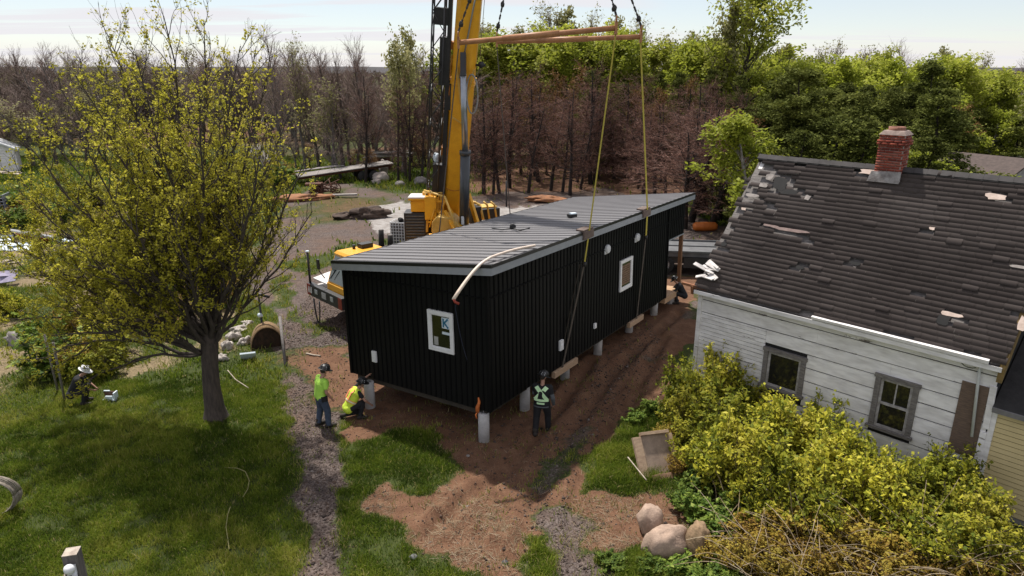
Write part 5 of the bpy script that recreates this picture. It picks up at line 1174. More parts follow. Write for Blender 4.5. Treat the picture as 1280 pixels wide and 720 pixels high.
# lamp post at the bottom left, close to the camera
q = CAMP+ray(89, 689)*9.6; px_, py_, pz = q
t = thing('utility_post', 'weathered square wooden post with a white plastic weatherhead, bottom left', 'post', (px_, py_, 0), R(14))
M_POSTW = mat('grey_post_wood', (.16, .14, .13), .9, (.09, .08, .075), 4, stretch=(6, 6, .6), bump=.3)
m = MB(); m.box((-.095, -.095, -.3), (.095, .095, pz-.012)); m.build('post', M_POSTW, t, .006)
m = MB(); m.box((-.094, -.094, pz-.011), (.094, .094, pz)); m.build('end_grain', mat('end_grain', (.46, .40, .33), .9, (.28, .23, .19), 14, bump=.5), t)
m = MB(); blob(m, (0, -.165, pz-.17), (.15, .15, .14), 3, .05, 8); m.box((-.06, -.13, pz-.3), (.06, -.097, pz-.15)); m.build('weatherhead', M_WHITE, t)
m = MB(); m.tube([(.035, -.14, pz-.2), (.04, -.13, .1)], .034, 10); m.build('conduit', M_VENT, t)
m = MB(); m.tube([(-.05, -.2, pz-.2), (-.09, -.26, pz-.45), (-.1, -.25, pz-1.1), (-.06, -.12, pz-1.5)], .010, 6); m.build('cable', M_BATTEN, t)
# wire coil at the left edge, loose hose strands, sticks
c = at(-9, 645); m = MB(); r0 = random.Random(3)
for k in range(9): m.tube([(.52*math.cos(a)*(1+.03*math.sin(3*a+k)), .18*math.cos(a+.4)+.03*k-.1, .5+.50*math.sin(a)*(1+.04*math.sin(2*a+k))) for a in np.linspace(0, 6.28, 28)], .016, 5)
tag(m.build('wire_coil', mat('pale_twine', (.33, .29, .24), .9, (.2, .17, .14), 12), loc=tuple(c)), 'big pale coil of twisted wire at the left edge of the lawn', 'coil')
M_HOSE = mat('pale_hose', (.30, .27, .12), .7, (.2, .18, .07), 5); M_STICK = mat('bleached_stick', (.42, .36, .29), .9, (.28, .23, .18), 8)
def strand(px, rad, label, name, cat, mm, dz=.05, group=None):
    P = [at(u, v)+(0, 0, dz) for u, v in px]; Q = []
    for a, b in zip(P[:-1], P[1:]):
        for k in range(4): Q.append(a+(b-a)*k/4)
    Q.append(P[-1]); c = P[0]; m = MB(); m.tube([q-c for q in Q], rad, 6); return tag(m.build(name, mm, loc=tuple(c)), label, cat, group)
strand([(281, 587), (297, 588), (307, 592), (312, 603), (310, 614), (304, 624)], .010, 'pale hose end curving like a hook on the dark lawn', 'garden_hose', 'hose', M_HOSE, .09)
strand([(288, 637), (285, 647), (283, 662), (285, 675), (287, 690)], .010, 'pale straight hose piece on the lawn below the hooked one', 'garden_hose', 'hose', M_HOSE, .09)
strand([(285, 466), (295, 478), (311, 488)], .016, 'bleached bent stick in the grass right of the trunk', 'stick', 'stick', M_STICK, .12)
strand([(784, 586), (795, 600), (807, 615)], .016, 'white stick lying in the bright tall grass patch', 'stick', 'stick', M_STICK, .33)
strand([(383, 443), (392, 445), (401, 446)], .03, 'short pale stick on the gravel right of the round mound', 'stick', 'stick', M_STICK, .03)
# arched tan mound with iron post and leaning pole
c = at(335, 432); t = thing('hay_bale', 'round tan straw bale with a dark hollow front beside the gravel', 'bale', tuple(c), R(20))
m = MB(); n = 16; V = []
for y, k in ((-.5, .96), (-.48, 1.), (0, 1.04), (.5, 1.), (.52, .94)):
    for i in range(n+1): a = math.pi*i/n; V.append((.92*k*math.cos(a), y, 1.02*k*math.sin(a)))
F = [(j*(n+1)+i, j*(n+1)+i+1, (j+1)*(n+1)+i+1, (j+1)*(n+1)+i) for j in range(4) for i in range(n)]; m.add(V, F, True); m.add([V[4*(n+1)+i] for i in range(n+1)], [tuple(range(n+1))])
m.build('bale', mat('tan_straw', (.26, .17, .085), .95, (.15, .09, .045), 4, stretch=(2, 1, 9), bump=.8), t)
m = MB(); m.add([(p[0]*.97, -.40, p[2]*.95) for p in V[:n+1]], [tuple(range(n+1))]); t.scale = (.62, .62, .80); m.build('hollow_front', mat('dark_straw', (.05, .025, .014), .95, (.015, .01, .006), 5, bump=.6), t)  # flat sheet just inside the front, darker than the bale
c = at(333, 424); c2_ = c+(0, -.25, 0); m = MB(); m.tube([(0, 0, 0), (0, 0, .3), (0, 0, 1.75)], [.12, .045, .04], 8); m.tube([(-.35, 0, 1.78), (0, 0, 1.84), (.38, .02, 1.72)], .05, 6); m.cur = 1; blob(m, (-.02, -.05, 1.05), (.2, .14, .16), 3, .2, 6)
tag(m.build('iron_post', [M_DK, M_CARD], loc=tuple(c2_)), 'black iron post with a white knob standing in front of the straw bale', 'post')
a, b = at(357, 458), at(352, 440)+(0, .2, 1.25); m = MB(); m.tube([(0, 0, 0), tuple(b-a)], .05, 8); tag(m.build('leaning_pole', M_GREYW, loc=tuple(a)), 'grey wooden pole leaning beside the straw bale at the gravel edge', 'pole')
c = at(311, 450); m = MB(); m.obox((0, 0, .16), (.5, .06, .42), (R(40), 0, .3)); tag(m.build('scrap_board', M_CARD, loc=tuple(c)), 'small white panel propped in the grass left of the straw bale', 'panel')
# pale rubble left of the bale
r0 = random.Random(9)
for k, (u, v, w_, h_, lb) in enumerate(((292, 424, .62, .42, 'flat white slab on top of the rubble heap left of the bale'), (305, 430, .5, .4, 'white block at the right end of the rubble heap'), (284, 436, .45, .5, 'white block standing left in the rubble heap by the trunk'), (278, 450, .4, .35, 'speckled white lump low in the rubble by the trunk'), (298, 412, .7, .25, 'long pale lump behind the rubble heap'), (310, 404, .5, .2, 'thin pale lump farthest back in the rubble'))):
    stone(u, v, (w_, w_*.8, h_), 20+k, lb, mat('white_rubble', (.50, .45, .41), .9, (.24, .21, .19), 7, bump=.5), 'rubble_block', 'rubble', rot=k, amp=.75, group='rubble beside the straw bale', lift=.12)
for k, (u, v, w_, lb) in enumerate(((35, 428, 1.5, 'large grey rock slab in the bushes at far left'), (60, 420, .9, 'grey rock right of the large slab in the left bushes'), (72, 411, .6, 'small pointed grey rock behind the other left rocks'))):
    stone(u, v, (w_, w_*.7, w_*.5), 30+k, lb, M_STONE2, 'boulder', 'rock', rot=k*1.3, amp=.6, lift=.1, group='grey rocks in the left bushes')
c = at(138, 499); m = MB(); m.box((-.2, -.1, 0), (.2, .1, .04)); m.box((.16, -.1, .04), (.2, .1, .26)); m.cur = 1; m.box((-.2, .07, .041), (.158, .1, .24)); m.cur = 0; m.box((-.08, -.1, .042), (.12, -.06, .16)); m.box((-.2, .06, .241), (-.02, .1, .27))
tag(m.build('tool_box', [M_CARD, mat('brown_lining', (.13, .07, .05), .8)], loc=tuple(c)), 'small open white box with brown inside on the grass under the tree', 'box')
# thin fence stakes under the tree
for k, (u, v, top, lb) in enumerate(((72, 487, 430, 'left one of two thin grey stakes under the tree'), (81, 500, 425, 'right one of two thin grey stakes under the tree'))):
    c = at(u, v); m = MB(); m.tube([(0, 0, 0), (.06*(k-.5), 0, 1.9)], .035, 7); tag(m.build('fence_stake', M_GREYW, loc=tuple(c)), lb, 'stake', 'stakes under the tree')
# junk at the left: sign board, sheets, lattice crates, white shed corner
c = at(47, 304); t = thing('sign_board', 'white sign board with a red lettered panel lying in the junk at far left', 'sign', tuple(c), R(12))
Mx = Matrix.Rotation(R(55), 4, 'X') @ Matrix.Rotation(R(-14), 4, 'Z')
def sb(name, a, b, mm):
    m = MB(); m.box(a, b); m.v = [tuple(Mx @ Vector(p)+Vector((0, 0, .35))) for p in m.v]; return m.build(name, mm, t)
sb('board', (-1.05, -.05, -.5), (1.15, .05, .75), M_WHITE); rp_ = sb('red_panel', (-.95, -.065, -.35), (.75, -.051, .35), mat('red_panel', (.50, .02, .012), .5)); 
m = MB()
for x0, w_, h_ in ((-.75, .16, .34), (-.48, .09, .26), (-.32, .09, .26), (-.16, .09, .26), (.0, .09, .26)):
    if x0 < -.7: m.prism([(x0, -.07, -.18), (x0+w_, -.07, -.18), (x0+w_/2, -.07, .16)], (0, .004, 0))
    else: m.box((x0, -.07, -.14), (x0+.03, -.066, .12)); m.box((x0+.03, -.07, -.14), (x0+w_, -.066, -.09)); m.box((x0+.03, -.07, .0), (x0+w_, -.066, .04))
m.v = [tuple(Mx @ Vector(p)+Vector((0, 0, .35))) for p in m.v]; m.build('lettering', mat('yellow_white_letters', (.75, .62, .40), .6), rp_)
def sheet(u, v, sx, sy, rot, tilt, lb, mm, name='scrap_sheet', z=.15):
    c = at(u, v); m = MB(); m.obox((0, 0, z), (sx, sy, .03), (tilt, rnd.uniform(-.15, .15), rot)); m.obox((sx*.1, sy*.2, z+.06), (sx*.7, sy*.35, .03), (tilt*.5, .1, rot+.4)); return tag(m.build(name, mm, loc=tuple(c)), lb, 'scrap sheet', 'scrap sheets in the left junk')
sheet(20, 311, 1.8, .9, .3, .3, 'crumpled white sheet left of the red sign', M_CARD); sheet(85, 303, 1.3, .4, -.3, .25, 'white strip pointing right from the red sign', M_CARD); sheet(5, 330, 1.3, .4, .9, .2, 'pale board under the crumpled sheet at the left edge', M_STICK)
sheet(150, 278, .8, .5, .2, .2, 'small white scrap seen through the middle of the tree', M_CARD); sheet(8, 356, 1.0, .8, .3, .5, 'purple grey tarp heap at the left edge', mat('lilac_tarp', (.26, .23, .33), .7), z=.4)
sheet(5, 300, .9, .7, .5, .3, 'white scrap above the crumpled sheet at the left edge', M_CARD); sheet(12, 225, 2.0, .8, .2, .05, 'pale flat board on the left lawn', M_STICK, z=.7)
c = at(2, 281); t = thing('lattice_crate', 'stacked blue grey wire lattice crates at the left edge', 'crate', tuple(c), .3)
m = MB()
for z in np.linspace(0, 2.0, 11): m.beam((-.6, -.6, z), (.6, -.6, z), .05, .04); m.beam((.6, -.6, z), (.6, .6, z), .05, .04)
for x in np.linspace(-.6, .6, 7): m.beam((x, -.61, 0), (x, -.61, 2.0), .04, .04); m.beam((.61, x, 0), (.61, x, 2.0), .04, .04)
m.build('lattice', mat('blue_grey_wire', (.22, .23, .28), .6), t); m = MB(); m.box((-.5, -.5, .02), (.5, .5, 1.8)); m.build('load', M_TAR, t)
c = at(-12, 214); t = thing('white_shed', 'white shed whose corner shows at the left edge beyond the lawn', 'shed', tuple(c), R(30))
m = MB(); m.prism([(-2.5, -1.8, 0), (2.5, -1.8, 0), (2.5, -1.8, 2.2), (0, -1.8, 3.4), (-2.5, -1.8, 2.2)], (0, 3.6, 0)); m.build('wall', M_CLAP, t); m = MB()
m.hexa([(-2.8, -2.1, 2.06), (0, -2.1, 3.45), (0, 2.1, 3.45), (-2.8, 2.1, 2.06), (-2.8, -2.1, 2.2), (0, -2.1, 3.6), (0, 2.1, 3.6), (-2.8, 2.1, 2.2)]); m.hexa([(0.001, -2.1, 3.45), (2.8, -2.1, 2.06), (2.8, 2.1, 2.06), (0.001, 2.1, 3.45), (0.001, -2.1, 3.6), (2.8, -2.1, 2.2), (2.8, 2.1, 2.2), (.001, 2.1, 3.6)]); m.build('roof', M_VENT, t)
# flatbed wagon, timber stack, rusty machine and the rest of the back yard
M_RUST = mat('rust', (.12, .045, .025), .9, (.05, .025, .018), 4, bump=.5)
c = at(432, 226); t = thing('flatbed_wagon', 'long grey flatbed wagon tilted in the grass at the back of the yard', 'wagon', tuple(c), R(24))
m = MB()
for k in range(9): m.beam((-4.2, -1.0+k*.25, .75+.02*(k % 2)), (4.2, -1.0+k*.25, 1.5), .235, .06)
m.build('bed', mat('silver_planks', (.34, .31, .29), .9, (.2, .18, .17), 3, stretch=(.6, 6, 1)), t); m = MB(); m.beam((-4.2, -.7, .58), (4.2, -.7, 1.33), .15, .2); m.beam((-4.2, .7, .58), (4.2, .7, 1.33), .15, .2); m.build('frame', M_RUST, t)
for x in (1.4, 2.4):
    for s in (-1, 1): m = MB(); m.lathe([(0, -.12), (.4, -.12), (.46, -.06), (.46, .06), (.4, .12), (0, .12)], (x, s*.95, .5), 18, 'Y'); m.build('wheel', M_TYRE, t)
m = MB(); m.obox((-2.2, 1.5, 1.1), (4, .5, .06), (0, -.08, .1)); m.obox((-1.5, 1.2, 1.16), (3.4, .3, .06), (0, -.06, .02)); m.build('loose_plank', MATS['silver_planks'], t)
c = at(400, 243); t = thing('rusty_machine', 'heap of rusty farm machinery in front of the flatbed wagon', 'machinery', tuple(c), .2); m = MB(); r0 = random.Random(4)
m.obox((-.4, 0, .9), (1.3, .9, .15)); m.obox((-.6, 0, .5), (.12, .9, .9)); m.obox((.2, 0, .5), (.12, .9, .9)); m.obox((-.2, .3, .55), (1., .1, .7)); m.build('frame', M_RUST, t)
for k in range(4): m = MB(); x, y, rr = r0.uniform(-.7, 1.4), r0.uniform(-.6, .4), r0.uniform(.3, .5); m.lathe([(rr-.07, -.03), (rr, -.03), (rr, .03), (rr-.07, .03), (rr-.07, -.03)], (x, y, rr), 16, 'Y'); [m.tube([(x, y, rr), (x+rr*math.cos(a)*.97, y, rr+rr*math.sin(a)*.97)], .02, 4) for a in np.arange(0, 6.2, .8)]; m.build('spoked_wheel', M_RUST, t)
m = MB(); [m.tube([(r0.uniform(-1, 1.5), r0.uniform(-.5, .5), r0.uniform(.1, 1.1)), (r0.uniform(-1, 1.8), r0.uniform(-.5, .5), r0.uniform(.1, 1.4))], .04, 5) for _ in range(16)]; m.build('rods', M_RUST, t)
c = at(487, 212); t = thing('timber_stack', 'weathered pale timber stack on trestles at the edge of the back trees', 'timber stack', tuple(c), R(14)); m = MB()
for k in range(10): m.obox((rnd.uniform(-.4, .4), rnd.uniform(-.8, .8), 1.25+.06*k), (rnd.uniform(3, 4.6), .25, .06), (0, rnd.uniform(-.06, .06), rnd.uniform(-.15, .15)))
m.build('planks', MATS['silver_planks'], t)
for x in (-1.8, 1.7): m = MB(); m.obox((x, -.5, .6), (.12, .12, 1.2)); m.obox((x, .5, .6), (.12, .12, 1.2)); m.obox((x, 0, 1.17), (.14, 1.2, .1)); m.build('trestle', M_STICK, t)
m = MB(); m.obox((-.9, 0, .6), (2.0, 1.3, 1.1)); m.build('box_under', M_RUST, t)
for k, (u, v, w_, h_, lb) in enumerate(((476, 226, 1.5, 1.0, 'broad bottom lump of the pale rubble pile by the timber stack'), (480, 219, .9, 1.9, 'tall pointed lump of the pale rubble pile by the timber stack'), (470, 229, .8, .5, 'small left lump of the pale rubble pile by the timber stack'))):
    stone(u, v, (w_, w_, h_), 40+k, lb, mat('pale_rubble', (.42, .37, .33), .9, (.25, .21, .19), 2, bump=.6), 'rubble_block', 'rubble', rot=k, amp=.35, group='rubble by the timber stack')
for k, (u, v, w_, lb) in enumerate(((500, 232, .9, 'round grey boulder right of the rubble pile on the green strip'), (526, 230, 1.3, 'flat pale boulder just left of the lattice jib foot'), (542, 232, .8, 'small pale boulder behind the crane deck'), (430, 171, 1.2, 'pale boulder at the edge of the far bare trees'))):
    stone(u, v, (w_, w_*.8, w_*.6), 50+k, lb, M_STONE2, 'boulder', 'boulder', rot=k, amp=.25, group='boulders at the back of the yard')
stone(462, 272, (2.6, 1.3, .9), 61, 'dark heap of soil beside the pale slab left of the crane', mat('dark_soil', (.10, .07, .055), .95, (.05, .036, .03), 3, bump=.9), 'soil_heap', 'soil heap', rot=.3, amp=.8)
stone(430, 272, (1.6, .9, .5), 62, 'small soil heap left of the dark one', MATS['dark_soil'], 'soil_heap', 'soil heap', rot=.5, amp=.8); stone(372, 250, (4.6, 1.5, .55), 63, 'long heap of orange chips in front of the rusty machinery', mat('orange_chips', (.34, .15, .07), .95, (.22, .11, .06), 3, bump=.8), 'chip_heap', 'chip heap', rot=.25, amp=.9); stone(682, 252, (3., 1.2, .7), 64, 'orange soil heap at the foot of the dead trees', MATS['orange_chips'], 'soil_heap', 'soil heap', rot=0, amp=.8)
c = at(420, 247); m = MB(); m.beam((-1.6, 0, .2), (1.6, .3, .24), .35, .12); tag(m.build('plank', MATS['silver_planks'], loc=tuple(c)), 'single pale plank on the soil right of the orange chips', 'plank')
# block pillar and stumps by the crane cab
c = at(503, 302); t = thing('gas_cage', 'grey wire cage box standing behind the roof edge left of the crane', 'cage', tuple(c), R(-12)); m = MB(); m.box((-.48, -.45, .05), (.48, .45, 1.2)); m.build('load', mat('grey_blocks', (.14, .135, .135), .9, (.09, .085, .085), 6), t); m = MB()
for z in np.linspace(.03, 1.25, 8): m.beam((-.51, -.48, z), (.51, -.48, z), .03, .03); m.beam((.51, -.48, z), (.51, .48, z), .03, .03); m.beam((-.51, -.48, z), (-.51, .48, z), .03, .03)
for x in np.linspace(-.5, .5, 7): m.beam((x, -.49, 0), (x, -.49, 1.27), .03, .03); m.beam((.52, x*.95, 0), (.52, x*.95, 1.27), .03, .03)
m.build('wire_cage', M_VENT, t); m = MB(); blob(m, (-.05, 0, 1.32), (.35, .3, .25), 3, .4, 6); m.build('black_lump', M_TAR, t)
for k, (u, v, h_, lb) in enumerate(((477, 309, 1.0, 'taller dark stump left of the wire cage'), (488, 310, .75, 'shorter dark stump next to the wire cage'))):
    c = at(u, v); m = MB(); m.tube([(0, 0, -.1), (.03, 0, h_)], [.17, .15], 9); m.cur = 1; m.lathe([(0, 0), (.14, 0), (.14, .03), (0, .04)], (.03, 0, h_), 9); tag(m.build('stump', [M_TAR, M_GREYW], loc=tuple(c)), lb, 'stump', 'stumps by the wire cage')
# bleached root pile behind the tree
c = at(330, 212); t = thing('branch_pile', 'bleached pile of cut branches seen through the right side of the tree', 'branch pile', tuple(c)); m = MB(); r0 = random.Random(8)
for k in range(30): x, y = r0.uniform(-1.2, 1.2), r0.uniform(-.6, .6); m.tube([(x*1.3, y, 0), (x*.6+r0.uniform(-.5, .5), y, r0.uniform(1.2, 2.6))], [.09, .05], 5)
m.build('branches', mat('bleached_branch', (.45, .41, .38), .9, (.28, .25, .23), 4), t)
# black flatbed truck beyond the porch and the orange drum on the grass
c = at(858, 346); t = thing('flatbed_trailer', 'black and grey flatbed trailer parked beyond the porch of the black home', 'trailer', (c[0]+1.0, c[1]+1.2, c[2]), R(-8)); m = MB(); m.box((-4.5, -1.2, .95), (5., 1.2, 1.15)); m.build('bed', mat('grey_steel_bed', (.13, .13, .135), .6, (.08, .08, .085), 2), t)
m = MB(); m.box((-4.3, -1.1, .6), (4.8, -.8, .948)); m.box((-4.3, .8, .6), (4.8, 1.1, .948)); m.box((-1, -1.26, .42), (3.2, -1.21, .93)); m.build('frame', M_DK, t); m = MB(); m.box((-4.5, -1.24, 1.152), (5., -1.18, 1.24)); m.box((-4.5, 1.18, 1.152), (5., 1.24, 1.24)); m.box((-4.5, .1, 1.152), (5., .25, 1.2)); m.build('side_rail', M_CABW, t)
for x in (-1.9, 1.9, 3.):
    for s in (-1, 1):
        m = MB(); m.lathe([(.25, -.13), (.44, -.13), (.5, -.07), (.5, .07), (.44, .13), (.25, .13), (.25, -.13)], (x, s*1.02, .5), 24, 'Y'); w_ = m.build('wheel', M_TYRE, t); m = MB(); m.lathe([(0, s*.05), (.1, s*.1), (.22, s*.06), (.27, s*.135), (.27, -s*.1), (0, -s*.1)], (x, s*1.02, .5), 20, 'Y'); m.build('rim', M_VENT, w_)
c = at(881, 288); m = MB(); m.lathe([(0, -.75), (.18, -.74), (.27, -.6), (.28, -.2), (.29, -.18), (.28, .2), (.27, .6), (.18, .74), (0, .75)], (0, 0, .28), 18, 'X'); tag(m.build('orange_drum', mat('orange_plastic', (.62, .18, .035), .5, (.5, .13, .02), 3), loc=tuple(c)), 'orange plastic drum lying on the bright grass beyond the trailer', 'drum')
c = at(633, 258); m = MB(); m.tube([(0, 0, 0), (0, 0, 1.9)], .06, 7); tag(m.build('steel_stake', M_DK, loc=tuple(c)), 'thin black stake at the edge of the dead trees right of the crane', 'stake')
c = at(888, 265); m = MB(); m.tube([(0, 0, 0), (0, 0, 1.5)], .05, 7); tag(m.build('steel_stake', M_DK, loc=tuple(c)), 'thin black stake in the bright grass beyond the porch', 'stake')
# ---------------------------------------------------------------- vegetation
def cones(P0, P1, R0, R1, n=3):
    """many thin tapered sticks at once: (k,3),(k,3),(k),(k) -> verts, quads"""
    P0 = np.asarray(P0, float); P1 = np.asarray(P1, float); k = len(P0); d = P1-P0; d /= (np.linalg.norm(d, axis=1, keepdims=True)+1e-9)
    a = np.where(np.abs(d[:, 2:3]) < .9, np.array([[0, 0, 1.]]), np.array([[1., 0, 0]])); x = np.cross(a, d); x /= (np.linalg.norm(x, axis=1, keepdims=True)+1e-9); y = np.cross(d, x)
    V = np.zeros((k, 2*n, 3))
    for i in range(n):
        t = 2*math.pi*i/n; r = x*math.cos(t)+y*math.sin(t); V[:, i] = P0+r*np.asarray(R0)[:, None]; V[:, n+i] = P1+r*np.asarray(R1)[:, None]
    o = (np.arange(k)*2*n)[:, None]; F = np.concatenate([np.stack([o[:, 0]+i, o[:, 0]+(i+1) % n, o[:, 0]+n+(i+1) % n, o[:, 0]+n+i], 1) for i in range(n)])
    return V.reshape(-1, 3), F
class Sticks:
    def __init__(s): s.p = []; s.q = []; s.a = []; s.b = []
    def path(s, pts, r0, r1):
        n = len(pts)-1
        for i in range(n):
            s.p.append(pts[i]); s.q.append(pts[i+1]+(pts[i+1]-pts[i])*.04); s.a.append(r0+(r1-r0)*i/n); s.b.append(r0+(r1-r0)*(i+1)/n)
    def mesh(s, name, m, n=3, tint=None):
        V, F = cones(s.p, s.q, s.a, s.b, n); return np_mesh(name, V, F, m, smooth=n > 4, tint=tint)
def unit(v): return v/(np.linalg.norm(v)+1e-9)
def rot_about(d, ang, az):
    x, y, d = basis(d); return d*math.cos(ang)+(x*math.cos(az)+y*math.sin(az))*math.sin(ang)
def wander(g, p, d, L, n, wob, lift=0.):
    pts = [np.array(p, float)]; d = unit(np.array(d, float))
    for i in range(n):
        d = unit(d+g.normal(0, wob, 3)+np.array([0, 0, lift])); pts.append(pts[-1]+d*L/n)
    return pts
def leaves(P, size, g, flat=.0, aspect=1.45, jitter=0.):
    """one four-cornered leaf per point, random lie; size array"""
    k = len(P); n = g.normal(0, 1, (k, 3)); n[:, 2] += flat*np.sign(g.random(k)-.15)*1.5; n /= np.linalg.norm(n, axis=1, keepdims=True)
    a = np.where(np.abs(n[:, 2:3]) < .9, np.array([[0, 0, 1.]]), np.array([[1., 0, 0]])); x = np.cross(a, n); x /= np.linalg.norm(x, axis=1, keepdims=True); y = np.cross(n, x)
    t = g.uniform(0, 6.28, k)[:, None]; u = x*np.cos(t)+y*np.sin(t); v = np.cross(n, u); s = np.asarray(size)[:, None]*.5
    V = np.stack([P-u*s*aspect, P-v*s*.8+n*s*.2, P+u*s*aspect, P+v*s*.8+n*s*.2], 1).reshape(-1, 3); F = np.arange(4*k).reshape(-1, 4); return V, F
M_BARK = mat('grey_brown_bark', (.085, .066, .055), .95, (.045, .036, .031), 5, stretch=(3, 3, .6), bump=.6, bscale=14)
M_BARKG = mat('grey_bark', (.17, .15, .14), .95, (.09, .08, .075), 4, stretch=(3, 3, .6)); M_BARKD = mat('dark_dead_bark', (.035, .026, .023), .95, (.02, .015, .013), 3); M_BARKP = mat('pale_bark', (.27, .245, .22), .9, (.14, .125, .11), 4)
LM = dict(
 maple=leaf_mat('young_maple_leaf', [(0.204, 0.194, 0.023), (0.345, 0.322, 0.033), (0.486, 0.442, 0.056), (0.597, 0.493, 0.112)], .55),
 aspen=leaf_mat('aspen_leaf', [(0.143, 0.176, 0.022), (0.235, 0.274, 0.030), (0.337, 0.363, 0.048), (0.429, 0.412, 0.123)], .5),
 olive=leaf_mat('pale_budding_leaf', [(0.150, 0.150, 0.060), (0.240, 0.232, 0.090), (0.315, 0.300, 0.135), (0.360, 0.330, 0.180)], .4),
 pine=leaf_mat('conifer_needles', [(.028, .036, .009), (.075, .088, .020), (.13, .145, .032), (.20, .205, .055)], .25, .8, .06),
 shrub=leaf_mat('yellow_green_leaf', [(0.098, 0.137, 0.018), (0.278, 0.286, 0.029), (0.501, 0.458, 0.045), (0.534, 0.482, 0.089)], .4),
 rust=leaf_mat('rusty_yellow_leaf', [(0.109, 0.057, 0.019), (0.235, 0.143, 0.025), (0.343, 0.257, 0.037), (0.433, 0.361, 0.075)], .4),
 green=leaf_mat('fresh_green_leaf', [(0.050, 0.094, 0.015), (0.100, 0.163, 0.025), (0.188, 0.250, 0.037), (0.275, 0.325, 0.075)], .4),
 twig=leaf_mat('bare_twig', [(0.101, 0.071, 0.064), (0.184, 0.133, 0.115), (0.294, 0.220, 0.192), (0.423, 0.339, 0.296)], 0, .9),
 dead=leaf_mat('dead_twig', [(0.058, 0.028, 0.022), (0.115, 0.056, 0.043), (0.180, 0.094, 0.070), (0.360, 0.246, 0.205)], 0, .9),
 deadleaf=leaf_mat('withered_leaf', [(0.093, 0.045, 0.022), (0.186, 0.096, 0.039), (0.266, 0.161, 0.059), (0.199, 0.171, 0.049)], .3),
 straw=leaf_mat('dry_stalk', [(.20, .14, .08), (.32, .24, .15), (.44, .35, .24), (.5, .42, .31)], .15))
